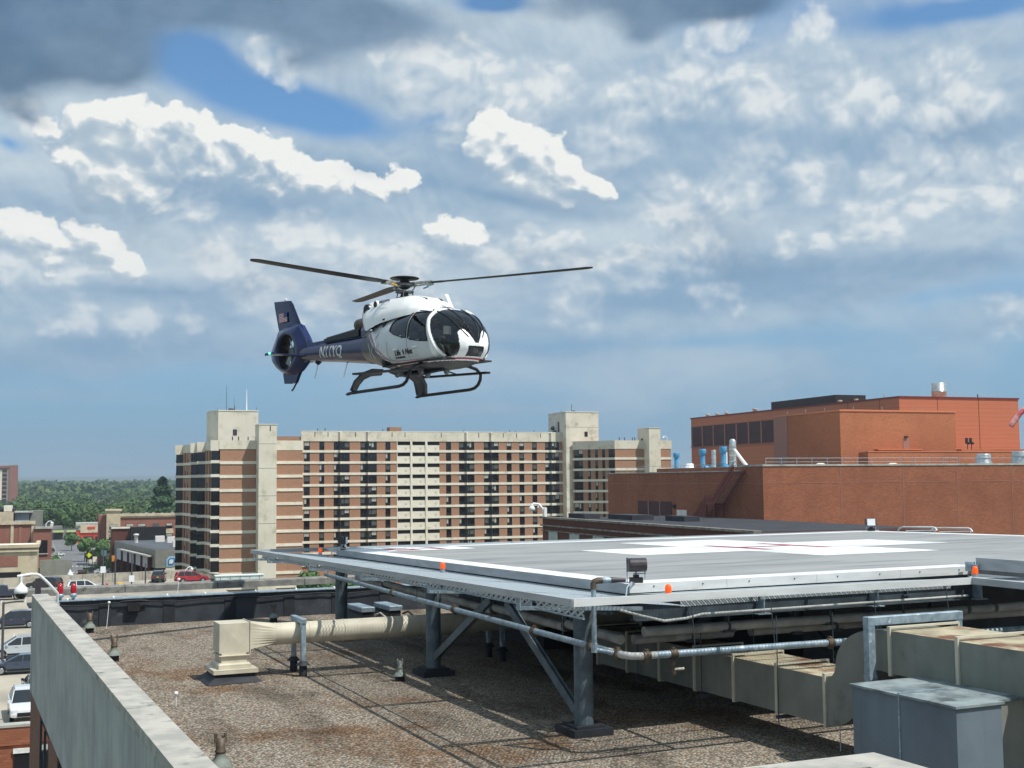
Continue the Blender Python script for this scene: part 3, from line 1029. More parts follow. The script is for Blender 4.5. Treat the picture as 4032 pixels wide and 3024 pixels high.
rf.build('net_fascia', ALU_SHADE, hp_)
ff = MB(); ff.box(NO_U + .05, 31.0, 35.56, 35.6, nz(35.6) - .10, nz(35.6)); ff.build('net_fascia', ALU_SHADE, hp_)
def net(pts, name='net_panel', m_=None):
    b = MB(); b._add(pts, [(0, 1, 2, 3)]); return b.build(name, m_ or NET, hp_)
# left net panels between arms
arms_v = [17.4, 21.3, 25.35, 29.5, 33.7]
ends = [NO_V + .03] + arms_v + [35.55]
def inz(v): return deck_z(U0, v) - 0.20
for a_, b_ in zip(ends[:-1], ends[1:]):
    lo_u = U0 - .11
    net([(NO_U + .05, a_ + .03, nz(a_) - .012), (lo_u, max(a_ + .03, 15.6), inz(a_)), (lo_u, b_ - .03, inz(b_)), (NO_U + .05, b_ - .03, nz(b_) - .012)])
for i in range(3):
    a_, b_ = U0 - .1 + i * 1.75, U0 - .1 + (i + 1) * 1.75 - .04
    net([(a_, NO_V + .03, -1.675), (b_, NO_V + .03, -1.675), (b_, V0 - .05, -1.86), (a_, V0 - .05, -1.86)])
for a_, b_ in ((-.0, 6), (6.05, 12), (12.05, 19.8)):
    net([(U0 + a_, 35.55, nz(35.5) - .012), (U0 + a_, V1 + .02, deck_z(U0, V1) - .12), (U0 + b_, V1 + .02, deck_z(U0, V1) - .12), (U0 + b_, 35.55, nz(35.5) - .012)])
net([(15.45, 9.0, -1.70), (17.3, 9.0, -1.74), (17.3, 17.5, -1.84), (15.45, NO_V, -1.675)], m_=NETF)
# cantilever arms
for v in arms_v + [35.4]:
    b = MB()
    b.bar((NO_U + .06, v, nz(v) - .06), (U0 - .02, v, inz(v) - .03), 0.05, 0.075)
    b.box(NO_U + .05, NO_U + .062, v - .07, v + .07, nz(v) - .30, nz(v) - .107)
    b.bar((NO_U + .07, v, nz(v) - .27), (U0 + .1, v, inz(v) - .18), 0.05, 0.06)
    b.build('net_arm', GALV, hp_)
for u in (11.3, 13.75, 15.2):
    b = MB(); b.bar((u, NO_V + .04, -1.73), (u, V0 + .0, -1.93), 0.05, 0.07); b.build('net_arm', GALV, hp_)
# hanging mesh strips below the left fascia, each bay one strip with a rim
for i, (a_, b_) in enumerate(zip(arms_v, arms_v[1:] + [35.5])):
    z0_, z1_ = nz(a_) - .25, nz(a_) - .115
    z0b, z1b = nz(b_) - .19, nz(b_) - .112
    net([(8.30, a_ + .1, z0_), (8.30, b_ - .1, z0b - .02), (8.30, b_ - .1, z1b + .0), (8.30, a_ + .1, z1_)], 'mesh_strip', NETF)
    b = MB(); b.bar((8.29, a_ + .1, z0_ - .01), (8.29, b_ - .1, z0b - .03), .03, .02); b.bar((8.3, a_ + .07, z0_), (8.3, a_ + .07, z1_ + .01), .02, .06)
    b.build('strip_frame', GALV, hp_)
net([(8.30, NO_V + .2, -1.96), (8.30, 17.3, -1.95), (8.30, 17.3, -1.78), (8.30, NO_V + .2, -1.78)], 'mesh_strip', NETF)
b = MB(); b.bar((8.29, NO_V + .2, -1.975), (8.29, 17.3, -1.965), .03, .02); b.build('strip_frame', GALV, hp_)
net([(10.0, NO_V + .35, -1.90), (11.4, NO_V + .35, -1.88), (11.4, NO_V + .35, -1.80), (10.0, NO_V + .35, -1.80)], 'mesh_strip', NETF)
net([(11.45, NO_V + .35, -1.86), (15.3, NO_V + .35, -1.86), (15.3, NO_V + .35, -1.80), (11.45, NO_V + .35, -1.80)], 'mesh_strip', NETF)

# access ramp at the right: kerb plates, tread, hinge
rp = thing('access_ramp', 'grey metal access ramp with kerb plates leading off the near right edge of the helipad', 'ramp', (17.4, 9.0, RZ))
b = MB(); b.box(17.38, 17.44, 8.0, 17.35, -1.72, -1.50); b.build('kerb_plate', ALU_SHADE, rp)
b = MB(); b.box(17.30, 17.36, 8.0, 17.4, -1.83, -1.79); b.build('ramp_rail', ALU, rp)
b = MB(); b.box(17.45, 20.3, 8.0, 17.58, -1.80, -1.70); b.build('ramp_deck', PADG, rp)
b = MB(); b.box(20.3, 20.36, 8.0, 17.4, -1.72, -1.50); b.build('kerb_plate', ALU_SHADE, rp)
b = MB(); b.box(17.26, 17.37, 17.36, 17.50, -1.75, -1.58); b.box(17.28, 17.34, 17.25, 17.36, -1.68, -1.62); b.build('hinge_bracket', GALV, rp)
for v in (9.0, 12.5, 16.0):
    b = MB(); b.bar((15.5, v, -1.78), (20.3, v, -1.86), .06, .09); b.build('ramp_joist', STEELD, rp)
for v in (12.0, 16.8):
    b = MB(); b.cyl((18.9, v, RZ), (18.9, v, -1.9), 0.13, n=18); b.build('post', STEEL, rp)
ibeam((18.9, 8.0, -1.92), (18.9, 17.4, -1.92), 0.2, 0.16, 'girder', STEELD, rp)


# ------------------------------------------------------------------ things fixed to or standing on the helipad
def beacon(p, label):
    t = thing('beacon_light', label, 'warning light', p, group='amber beacons around the helipad edge')
    x, y, z = p
    b = MB(); b.lathe(p, [(0.055, -.01), (0.055, .02), (0.045, .05), (0.045, .06)], 16); b.build('lamp_base', GALV, t)
    b = MB(); b.lathe(p, [(0.052, .06), (0.054, .08), (0.051, .15), (0.042, .18), (0.024, .198), (0.0, .203)], 20); b.build('lamp_glass', AMBER, t)
    b = MB()
    for q in (.08, .108, .136):
        b.lathe(p, [(0.0535, q), (0.0555, q + .005), (0.0525, q + .010)], 20)
    b.build('lens_rib', AMBER, t)
    return t
beacon((9.30, 32.9, -1.975), 'small amber beacon at the far left corner of the helipad beside the floodlight')
beacon((9.35, 23.9, -1.865), 'amber beacon standing on the mesh midway along the left edge of the helipad')
beacon((10.35, 16.75, -1.845), 'darker amber beacon just right of the near left corner of the helipad')
beacon((16.75, 16.75, -1.80), 'bright amber beacon near the access ramp at the right of the helipad')


def floodlight(p, ang, label, s=1.0):
    t = thing('floodlight', label, 'floodlight', p, group='floodlights at the helipad corners', rot=ang)
    t['_org'] = (0, 0, 0)
    q = lambda *a: tuple(v * s for v in a)
    b = MB(); b.box(-.12 * s, .12 * s, -.07 * s, .07 * s, 0.0, .10 * s); b.box(-.05 * s, .05 * s, -.05 * s, .05 * s, .10 * s, .15 * s); b.build('junction_box', BLACK, t)
    b = MB(); b.bar(q(-.17, 0, .07), q(-.17, 0, .20), .02 * s, .03 * s); b.bar(q(.17, 0, .0), q(.17, 0, .44), .014 * s, .02 * s); b.bar(q(-.18, 0, .17), q(.05, 0, .17), .03 * s, .02 * s); b.cyl(q(0, 0, .14), q(0, 0, .22), .02 * s)
    b.build('yoke', GALV, t)
    b = MB()
    prof = []
    for k in range(9):
        a_ = radians(-95 + k * 24)
        prof.append((cos(a_) * .15 * s, .33 * s + sin(a_) * .13 * s))
    prof.append((-.13 * s, .20 * s))
    b.ext(prof, -.19 * s, .13 * s, axis=0)
    b.build('lamp_housing', BRONZE, t, fix=True)
    b = MB(); b.ext([(.165 * s, .22 * s), (.165 * s, .45 * s), (-.13 * s, .46 * s), (-.13 * s, .20 * s)], .131 * s, .16 * s, axis=0); b.build('end_cap', BRONZE, t, fix=True)
    b = MB(); b.quad((-.17 * s, -.135 * s, .21 * s), (.12 * s, -.135 * s, .21 * s), (.12 * s, -.135 * s, .45 * s), (-.17 * s, -.135 * s, .45 * s)); b.build('lamp_lens', WPLAST, t)
    return t
floodlight((10.36, 17.76, -1.695), radians(160), 'dark barrel shaped floodlight at the near left corner of the helipad', 0.88)
floodlight((10.2, 33.75, -1.90), radians(60), 'small black floodlight at the far left corner of the helipad', 0.8)
floodlight((29.2, 33.9, -1.86), radians(-25), 'small floodlight at the far corner of the helipad in front of the red wall', 0.95)
b = MB(); b.tube([(10.25, 17.62, -1.70), (10.12, 17.5, -1.66), (9.95, 17.35, -1.72), (9.9, 17.3, -1.86)], .014, 8)
o = b.build('cable', GALV, org=(9.9, 17.3, -1.86)); tag(o, 'short grey cable looping down from the floodlight at the near helipad corner', 'cable')
b = MB(); b.tube([(10.2, 33.6, -1.86), (10.0, 33.5, -1.84), (9.75, 33.3, -1.9), (9.7, 33.2, -2.02)], .016, 8)
o = b.build('cable', INSUL, org=(9.7, 33.2, -2.02)); tag(o, 'short white cable curling down at the far left helipad corner', 'cable')

nzl = thing('foam_nozzle', 'brown elbow pipe nozzle rising through the mesh left of the near helipad corner', 'nozzle', (9.1, 16.9, -1.86))
b = MB(); b.cyl((9.1, 16.9, -2.6), (9.1, 16.9, -1.66), .038, n=14); b.build('riser', GALV, nzl)
b = MB(); b.tube([(9.1, 16.9, -1.68), (9.1, 16.9, -1.60), (9.12, 16.9, -1.565), (9.17, 16.89, -1.55), (9.24, 16.88, -1.55)], .05, 12); b.build('elbow', COPPER, nzl)
b = MB(); b.cyl((9.24, 16.88, -1.55), (9.38, 16.86, -1.55), .042, n=14); b.cyl((9.26, 16.88, -1.55), (9.29, 16.87, -1.55), .05, n=14); b.build('coupling', GALV, nzl)
b = MB(); b.cyl((9.38, 16.86, -1.55), (9.62, 16.82, -1.555), .048, .03, n=14); b.build('spout', BRONZE, nzl)

# fire main slung outside the deck
fm = thing('fire_pipe', 'long pale grey water pipe slung below the helipad edge with a corner elbow and couplings', 'pipe', (9.42, 16.4, -2.68))
b = MB(); b.tube([(9.4, 32.7, -2.49), (9.41, 24, -2.585), (9.42, 17.0, -2.655)], .052, 14); b.build('pipe_run', GALV, fm)
b = MB(); b.tube([(9.42, 17.0, -2.655), (9.43, 16.62, -2.665), (9.50, 16.46, -2.668), (9.66, 16.4, -2.67), (9.9, 16.4, -2.67)], .055, 14); b.build('elbow', INSUL, fm)
b = MB(); b.tube([(9.9, 16.4, -2.67), (17.5, 16.4, -2.715)], .056, 14); b.build('pipe_run', GALV, fm)
for p, d in (((9.425, 16.75, -2.66), 'v'), ((9.72, 16.4, -2.67), 'u'), ((10.2, 16.4, -2.672), 'u'), ((13.2, 16.4, -2.69), 'u'), ((9.42, 19.7, -2.63), 'v'), ((9.41, 23.4, -2.59), 'v'), ((9.41, 27.2, -2.55), 'v'), ((9.42, 17.6, -2.65), 'v')):
    b = MB(); dv_ = Vector((0, .06, 0)) if d == 'v' else Vector((.06, 0, 0)); P0 = Vector(p)
    b.cyl(P0 - dv_, P0 + dv_, .075, n=14); b.box(p[0] - .03, p[0] + .03, p[1] - .03, p[1] + .03, p[2] - .10, p[2] + .10)
    b.build('coupling', COPPER, fm)
for p in ((9.42, 18.6), (9.41, 22.0), (9.41, 25.6), (9.40, 29.6), (9.40, 32.5)):
    b = MB(); b.cyl((p[0], p[1], -2.62), (p[0], p[1], -1.98), .008, n=6); b.build('hanger_rod', STEELD, fm)
for x in (10.6, 12.1, 14.2, 15.8):
    b = MB(); b.cyl((x, 16.4, -2.64), (x, 16.5, -1.80), .008, n=6); b.build('hanger_rod', STEELD, fm)
b = MB(); b.cyl((10.2, 16.4, -2.70), (10.2, 16.4, -2.92), .028, n=12); b.cyl((10.2, 16.4, -2.86), (10.2, 16.4, -2.98), .04, n=12); b.build('drain_valve', COPPER, fm)
b = MB(); b.cyl((10.2, 16.38, -2.90), (10.36, 16.36, -2.90), .022, n=12); b.build('valve_outlet', CREAMD, fm)
b = MB(); b.cyl((9.12, 16.9, -2.6), (9.42, 16.75, -2.66), .035, n=12); b.cyl((9.1, 16.9, -2.64), (9.1, 16.9, -2.5), .05, n=12); b.build('branch', GALV, fm)

# conduit and insulated pipes below the deck
b = MB(); b.tube([(9.55, 16.9, -2.02), (9.9, 16.85, -2.12), (10.3, 16.8, -2.22), (10.7, 16.8, -2.20), (11.0, 16.8, -2.15), (16.6, 16.8, -2.12)], .022, 10)
o = b.build('conduit', INSUL, org=(11.0, 16.8, -2.15)); tag(o, 'thin cream conduit clipped below the near edge of the helipad', 'conduit')
ip = thing('insulated_pipe', 'upper white insulated pipe running in sections under the near helipad edge', 'pipe', (11.0, 18.2, -2.56), group='insulated pipes under the helipad')
for a_, b_ in ((10.75, 12.4), (12.46, 14.6), (14.66, 16.3), (16.36, 17.9), (18.0, 18.6), (18.7, 22.0)):
    b = MB(); b.cyl((a_, 18.2, -2.56), (b_, 18.2, -2.56), .085, n=16); b.build('pipe_section', INSUL, ip)
for x in (12.43, 14.63, 16.33):
    b = MB(); b.box(x - .02, x + .02, 18.15, 18.25, -2.56, -2.2); b.box(x - .12, x + .12, 18.1, 18.3, -2.66, -2.62); b.build('pipe_hanger', STEELD, ip)
ip = thing('insulated_pipe', 'lower white insulated pipe running just behind and below the upper one under the helipad', 'pipe', (10.9, 18.9, -2.78), group='insulated pipes under the helipad')
for a_, b_ in ((10.95, 12.1), (12.16, 13.0), (13.4, 15.3), (15.36, 17.6), (17.8, 22)):
    b = MB(); b.cyl((a_, 18.9, -2.78), (b_, 18.9, -2.78), .085, n=16); b.build('pipe_section', INSUL, ip)
for x in (12.13, 14.4, 15.33, 17.7):
    b = MB(); b.box(x - .02, x + .02, 18.85, 18.95, -2.7, -2.2); b.box(x - .12, x + .12, 18.8, 19.0, -2.89, -2.84); b.build('pipe_hanger', STEELD, ip)
ip = thing('insulated_pipe', 'white insulated pipe running away under the left edge of the helipad behind the braces', 'pipe', (10.7, 19.4, -2.76), group='insulated pipes under the helipad')
for a_, b_ in ((18.9, 20.9), (21.0, 24.3), (24.4, 27.6), (27.7, 31.5), (31.6, 34)):
    b = MB(); b.cyl((10.7, a_, -2.77), (10.7, b_, -2.70), .085, n=16); b.build('pipe_section', INSUL, ip)
for x in (20.95, 24.35, 27.65, 31.55):
    b = MB(); b.cyl((10.7, x - .06, -2.74), (10.7, x + .06, -2.74), .095, n=16); b.box(10.67, 10.73, x - .03, x + .03, -2.7, -2.1); b.build('pipe_hanger', STEELD, ip)

# folded handrails at the far right edge
for y0_, y1_, lab in ((33.18, 31.35, 'left of two silver tube handrails lying along the far right helipad edge'), (31.9, 30.05, 'right of two silver tube handrails lying along the far right helipad edge')):
    b = MB(); z = -1.84; u = 29.75 if y0_ > 33 else 30.0; l = y0_ - y1_
    b.tube([(u, y0_, z), (u, y0_ - .05 * l, z + .09), (u, y0_ - .14 * l, z + .135), (u, y0_ - .9 * l, z + .17), (u, y0_ - .96 * l, z + .15), (u, y1_, z + .06)], .032, 10)
    b.tube([(u + .02, y0_ - .2 * l, z + .0), (u + .02, y1_ + .1, z + .06)], .028, 8)
    o = b.build('handrail', ALU, org=(u, y1_, z)); tag(o, lab, 'handrail', 'handrails at the far edge of the helipad')

# ================================================================== roof equipment
# round cream duct with its plenum, transition, curb and stand
rd = thing('round_duct', 'cream round duct running from a square plenum into the shade under the helipad', 'duct', (5.6, 27.0, RZ))
b = MB(); b.poly([(5.22, 26.4), (6.06, 26.4), (6.06, 27.35), (5.22, 27.35)], RZ, -3.93)
b._add([(5.02, 26.2, RZ + .01), (6.2, 26.3, RZ + .01), (6.06, 26.4, RZ + .12), (5.22, 26.4, RZ + .14)], [(0, 1, 2, 3)])
b._add([(5.02, 26.2, RZ + .01), (5.22, 26.4, RZ + .14), (5.22, 27.35, RZ + .14), (5.02, 27.5, RZ + .01)], [(0, 1, 2, 3)])
b.build('curb', MEMB2, rd)
b = MB(); b.box(5.17, 6.11, 26.35, 27.4, -3.93, -3.915); b.box(5.17, 6.11, 26.35, 26.36, -4.0, -3.932); b.box(5.17, 5.18, 26.36, 27.4, -4.0, -3.932); b.bbox(5.3, 5.98, 26.48, 27.3, -3.914, -3.80, 0.03); b.build('curb_cap', CREAMD, rd)
b = MB(); b.box(5.38, 5.92, 26.6, 27.3, -3.799, -3.66); b.box(5.33, 5.98, 26.55, 27.35, -3.66, -3.645); b.box(5.39, 5.91, 26.62, 27.28, -3.645, -3.60); b.build('neck', CREAMD, rd)
b = MB()      # plenum with cross-broken faces
def xface(b, p0, p1, p2, p3, n_, bulge=0.012):
    c_ = (Vector(p0) + Vector(p1) + Vector(p2) + Vector(p3)) / 4 + Vector(n_) * bulge
    b._add([p0, p1, p2, p3, c_], [(0, 1, 4), (1, 2, 4), (2, 3, 4), (3, 0, 4)])
x0, x1, y0, y1, z0, z1 = 5.34, 5.98, 26.62, 27.3, -3.60, -2.98
xface(b, (x0, y0, z0), (x1, y0, z0), (x1, y0, z1), (x0, y0, z1), (0, -1, 0))
xface(b, (x0, y1, z0), (x0, y0, z0), (x0, y0, z1), (x0, y1, z1), (-1, 0, 0))
xface(b, (x0, y0, z1), (x1, y0, z1), (x1, y1, z1), (x0, y1, z1), (0, 0, 1))
b.quad((x1, y0, z0), (x1, y1, z0), (x1, y1, z1), (x1, y0, z1)); b.quad((x1, y1, z0), (x0, y1, z0), (x0, y1, z1), (x1, y1, z1)); b.quad((x0, y1, z0), (x1, y1, z0), (x1, y0, z0), (x0, y0, z0))
b.build('plenum', CREAMD, rd)
b = MB()      # square-to-round transition
n = 32; cy, cz, rr = 27.0, -3.30, 0.235
vs = []
for k in range(n):
    t = 2 * pi * k / n
    cx_, sx_ = cos(t), sin(t); m_ = max(abs(cx_), abs(sx_))
    vs.append((5.99, 26.96 + .33 * cx_ / m_, -3.27 + .28 * sx_ / m_))
for k in range(n):
    t = 2 * pi * k / n
    vs.append((6.62, cy + rr * cos(t), cz + rr * sin(t)))
b._add(vs, [(k, (k + 1) % n, (k + 1) % n + n, k + n) for k in range(n)])
b.build('transition', CREAMD, rd)
for a_, b_ in ((6.60, 7.35), (7.36, 8.15), (8.16, 9.9), (9.91, 11.6), (11.61, 13.4), (13.41, 15.6)):
    b = MB(); b.cyl((a_, cy, cz), (b_, cy, cz), rr, n=36, caps=False); b.build('duct_section', CREAMD, rd)
for x in (6.62, 7.355, 8.155, 9.905, 11.605, 13.405):
    b = MB(); b.cyl((x - .012, cy, cz), (x + .012, cy, cz), rr + .008, n=36); b.build('seam_band', CREAMD, rd)
b = MB(); b.box(5.985, 6.0, 26.6, 27.33, -3.62, -2.96); b.build('seam_band', CREAMD, rd)


def stand(u, v0, v1, ztop, label, post=0.045, cap=True):
    t = thing('duct_stand', label, 'stand', (u, (v0 + v1) / 2, RZ), group='goalpost stands carrying the ducts')
    b = MB(); b.bbox(u - .06, u + .06, v0 - .07, v1 + .07, ztop - .1, ztop, .01); b.build('crossbar', GALV, t)
    for v in (v0, v1):
        b = MB(); b.box(u - .05, u + .05, v - .05, v + .05, RZ + .45, ztop - .1); b.cyl((u, v, RZ + .25), (u, v, RZ + .46), .06, n=14); b.build('post', GALV, t)
        b = MB(); b.lathe((u, v, RZ), [(0.085, 0), (0.085, .26), (.08, .27)], 14); b.lathe((u, v, RZ), [(.15, .24), (.07, .33), (.05, .34)], 14); b.build('boot', MEMB2, t)
    return t
stand(7.15, 26.62, 27.42, -2.96, 'galvanised goalpost stand straddling the cream round duct near its plenum')
stand(11.9, 26.62, 27.42, -2.98, 'goalpost stand straddling the round duct in the dark under the helipad')


def vent(p, label, s=1.0, cap=True):
    t = thing('vent_pipe', label, 'vent pipe', (p[0], p[1], RZ), group='vent pipes on the gravel roof')
    x, y = p
    b = MB(); b.box(x - .11 * s, x + .11 * s, y - .11 * s, y + .11 * s, RZ, RZ + .16 * s); b.build('base_block', BLACK, t)
    b = MB(); b.lathe((x, y, RZ), [(.19 * s, .15 * s), (.13 * s, .24 * s), (.085 * s, .28 * s), (.08 * s, .34 * s)], 14); b.build('flashing', LEAD, t)
    b = MB(); b.lathe((x, y, RZ), [(.072 * s, .30 * s), (.072 * s, .58 * s), (.06 * s, .58 * s), (.06 * s, .5 * s), (0.0, .5 * s)], 16)
    b.lathe((x, y, RZ), [(.082 * s, .36 * s), (.088 * s, .375 * s), (.082 * s, .39 * s)], 16)
    if cap:
        b.box(x - .09 * s, x - .055 * s, y - .03, y + .03, RZ + .5 * s, RZ + .64 * s)
        b.box(x + .055 * s, x + .09 * s, y - .03, y + .03, RZ + .5 * s, RZ + .64 * s)
    b.build('pipe', COPPER if s > .8 else LEAD, t)
    return t
vent((3.68, 18.2), 'rusty brown vent pipe cut off by the bottom edge beside the concrete parapet', 0.95)
vent((3.73, 31.0), 'brown vent pipe standing midway along the concrete parapet', 0.95)
vent((3.80, 37.2), 'vent pipe in the far left roof corner in front of the black parapet', 0.95)
vent((8.82, 25.05), 'small grey vent at the edge of the helipad shadow near the second column', 0.72)
vent((9.1, 37.3), 'small grey vent in front of the far black parapet left of the tall column', 0.85)

for p, h, lab in (((3.42, 32.4), .28, 'white ball marker on a short rod beside the parapet near the brown vent pipe'), ((4.05, 24.2), .24, 'white ball marker low on the gravel halfway down the parapet'),
             ((12.62, 15.5), .42, 'white ball marker on a thin rod in front of the blue grey box'), ((4.35, 38.0), .75, 'white ball marker on a leaning rod in front of the far black parapet')):
    b = MB(); b.cyl((p[0], p[1], RZ), (p[0] + (.06 if h > .6 else 0), p[1], RZ + h), .009, n=6); b.lathe((p[0] + (.06 if h > .6 else 0), p[1], RZ + h), [(0, -.04), (.03, -.025), (.045, 0), (.03, .03), (0, .042)], 10)
    o = b.build('rod_marker', WPLAST, org=(p[0], p[1], RZ)); tag(o, lab, 'marker', 'white ball lightning rods on the roof')
b = MB(); b.cyl((6.55, 39.2, -3.54), (6.6, 39.2, -2.98), .008, n=6); b.lathe((6.6, 39.2, -2.95), [(0, -.04), (.04, -.02), (.05, 0), (.04, .03), (0, .045)], 10)
o = b.build('rod_marker', WPLAST, org=(6.55, 39.2, -3.54)); tag(o, 'white ball marker standing on the far parapet in front of the white container', 'marker', 'white ball lightning rods on the roof')

# two pipe curbs with silver lids
for u, lab, hose in ((11.62, 'left of two black roof curbs with silver lids behind the round duct', True), (12.5, 'right of two black roof curbs with silver lids behind the round duct', False)):
    t = thing('pipe_curb', lab, 'roof curb', (u, 36.6, RZ), group='black roof curbs with silver lids')
    b = MB(); b.poly([(u - .17, 35.9), (u + .17, 35.9), (u + .17, 37.3), (u - .17, 37.3)], RZ, -3.9)
    b._add([(u - .42, 35.75, RZ + .005), (u - .17, 35.9, -4.0), (u - .17, 37.3, -4.0), (u - .42, 37.45, RZ + .005)], [(0, 1, 2, 3)])
    b.build('curb_box', MEMB2, t)
    b = MB(); b.bbox(u - .21, u + .21, 35.85, 37.35, -3.9, -3.76, .02); b.build('lid', GALV, t)
    b = MB(); b.tube([(u + .2, 35.8, -4.0), (u + .3, 35.6, -3.92), (u + .4, 35.3, -4.05), (u + .45, 35.1, RZ + .02)], .03, 8); b.build('hose', CREAMD if hose else BLACK, t)

# rectangular duct run D1, goose-neck, upper duct D2
def duct_box(b, x0, x1, y0, y1, z0, z1, mt=1, ms=0):
    k = .012
    def xf_(p, n_, mi):
        c_ = sum((Vector(q) for q in p), Vector()) / 4 + Vector(n_) * k
        b._add(list(p) + [c_], [(0, 1, 4), (1, 2, 4), (2, 3, 4), (3, 0, 4)], mi)
    xf_([(x0, y1, z0), (x0, y0, z0), (x0, y0, z1), (x0, y1, z1)], (-1, 0, 0), ms)
    xf_([(x1, y0, z0), (x1, y1, z0), (x1, y1, z1), (x1, y0, z1)], (1, 0, 0), ms)
    xf_([(x0, y0, z1), (x1, y0, z1), (x1, y1, z1), (x0, y1, z1)], (0, 0, -.6), mt)
    xf_([(x0, y1, z0), (x1, y1, z0), (x1, y0, z0), (x0, y0, z0)], (0, 0, -1), ms)
    b.quad((x0, y0, z0), (x1, y0, z0), (x1, y0, z1), (x0, y0, z1), ms)
    b.quad((x1, y1, z0), (x0, y1, z0), (x0, y1, z1), (x1, y1, z1), ms)
def flange(name, x0, x1, y, z0, z1, parent, t=.028, m_=None):
    b = MB(); e = .03
    b.box(x0 - e, x0, y - t, y + t, z0 - e, z1 + e); b.box(x1, x1 + e, y - t, y + t, z0 - e, z1 + e)
    b.box(x0 - e, x1 + e, y - t, y + t, z1 + e + .001, z1 + e + .03); b.box(x0, x1, y - t, y + t, z0 - e, z0 - .002)
    return b.build(name, m_ or CREAMD, parent)
d1 = thing('lower_duct', 'lower rectangular grey duct with rust stained top running out from under the helipad', 'duct', (12.7, 18.0, RZ))
X0, X1 = 12.2, 13.2
Z0, Z1 = -3.73, -3.02
ys = [15.3, 16.5, 17.7, 18.9, 20.1, 21.3, 22.5]
for i in range(len(ys) - 1):
    b = MB(); duct_box(b, X0, X1, ys[i] + .004, ys[i + 1] - .004, Z0, Z1)
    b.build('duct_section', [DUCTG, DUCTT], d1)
for y in ys:
    flange('flange', X0, X1, y, Z0, Z1, d1)
b = MB()     # goose-neck: sweep of the rectangle in the v-z plane
c1y, c1z, c2z = 15.27, 0, 0
def sweep(path, x0, x1, name, parent, mats):
    b = MB()
    vs = []
    for (yb, zb), (yt, zt) in path:
        vs += [(x0, yb, zb), (x1, yb, zb), (x1, yt, zt), (x0, yt, zt)]
    m = len(path)
    fs, mis = [], []
    for i in range(m - 1):
        for k in range(4):
            fs.append((i * 4 + k, i * 4 + (k + 1) % 4, (i + 1) * 4 + (k + 1) % 4, (i + 1) * 4 + k))
    b._add(vs, fs)
    return b.build(name, mats, parent, fix=True)
# lower elbow turns up (inner radius .28), upper elbow turns level into the upper duct
path = []
ri, hgt = 0.22, Z1 - Z0
cyy = 15.27; cz_in = Z1 + ri
for k in range(11):
    a_ = radians(-90 - k * 8.2)
    path.append(((cyy + (ri + hgt) * cos(a_), cz_in + (ri + hgt) * sin(a_)), (cyy + ri * cos(a_), cz_in + ri * sin(a_))))
# second bend ends at y=13.85 level between z -2.77 and -2.17
path2 = [path[-1]]
(yb, zb), (yt, zt) = path[-1]
e_b, e_t = (13.86, -2.77), (13.86, -2.17)
for k in range(1, 11):
    s_ = k / 10
    def bez(p0, p1, p2, p3, s):
        return tuple(p0[j] * (1 - s) ** 3 + 3 * p1[j] * s * (1 - s) ** 2 + 3 * p2[j] * s * s * (1 - s) + p3[j] * s ** 3 for j in (0, 1))
    pb = bez((yb, zb), (yb, zb + .25), (13.86 + .12, -2.77), e_b, s_)
    pt = bez((yt, zt), (yt - .02, zt + .45), (14.5, -2.17), e_t, s_)
    path2.append((pb, pt))
sweep(path + path2[1:], X0, X1, 'goose_neck', d1, DUCTG)
for v in (16.4, 18.6, 20.8):
    b = MB(); b.bar((12.1, v, -3.79), (13.3, v, -3.79), .06, .05)
    b.cyl((12.14, v, -3.95), (12.14, v, -2.2), .009, n=6); b.cyl((13.26, v, -3.95), (13.26, v, -2.2), .009, n=6)
    b.build('hanger', STEELD, d1)
d2 = thing('upper_duct', 'upper rectangular duct with rust stained cream top passing out of the picture at the right', 'duct', (12.9, 12.0, RZ))
X2 = 13.45
ys = [5.6, 7.0, 8.4, 9.8, 11.2, 12.55, 13.84]
for i in range(len(ys) - 1):
    b = MB(); duct_box(b, X0, X2, ys[i] + .004, ys[i + 1] - .004, -2.77, -2.17)
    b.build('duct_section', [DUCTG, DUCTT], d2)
for y in ys:
    flange('flange', X0, X2, y, -2.77, -2.17, d2)
gf = thing('pipe_gantry', 'galvanised square tube frame straddling the upper duct beside the blue grey box', 'frame', (12.8, 13.95, RZ))
b = MB(); b.bbox(11.93, 13.70, 13.97, 14.09, -2.10, -1.98, .01); b.build('crossbar', GALV, gf)
for x in (11.99, 13.63):
    b = MB(); b.box(x - .06, x + .06, 13.975, 14.085, RZ, -2.10); b.build('post', GALV, gf)
    b = MB(); b.box(x - .07, x + .07, 13.965, 14.095, -2.86, -2.80); b.build('collar', GALV, gf)

bx = thing('plenum_box', 'large blue grey sheet metal plenum box in the lower right corner under the upper duct', 'plenum box', (11.9, 12.0, RZ))
def cface(name, p, n_, m_, k=.015):
    b = MB(); c_ = sum((Vector(q) for q in p), Vector()) / 4 + Vector(n_) * k
    b._add(list(p) + [c_], [(0, 1, 4), (1, 2, 4), (2, 3, 4), (3, 0, 4)]); return b.build(name, m_, bx)
bz = -2.76
ym = 12.35
cface('side_panel', [(11.0, 13.24, RZ), (11.0, ym + .01, RZ), (11.0, ym + .01, bz), (11.0, 13.24, bz)], (-1, 0, 0), BLUEG)
cface('side_panel', [(11.0, ym - .01, RZ), (11.0, 11.38, RZ), (11.0, 11.38, bz), (11.0, ym - .01, bz)], (-1, 0, 0), BLUEG)
cface('front_panel', [(11.0, 11.38, RZ), (11.72, 11.38, RZ), (11.72, 11.38, bz), (11.0, 11.38, bz)], (0, -1, 0), BLUEG)
cface('front_panel', [(11.72, 11.5, RZ), (13.9, 11.5, RZ), (13.9, 11.5, bz), (11.72, 11.5, bz)], (0, -1, 0), DUCTG)
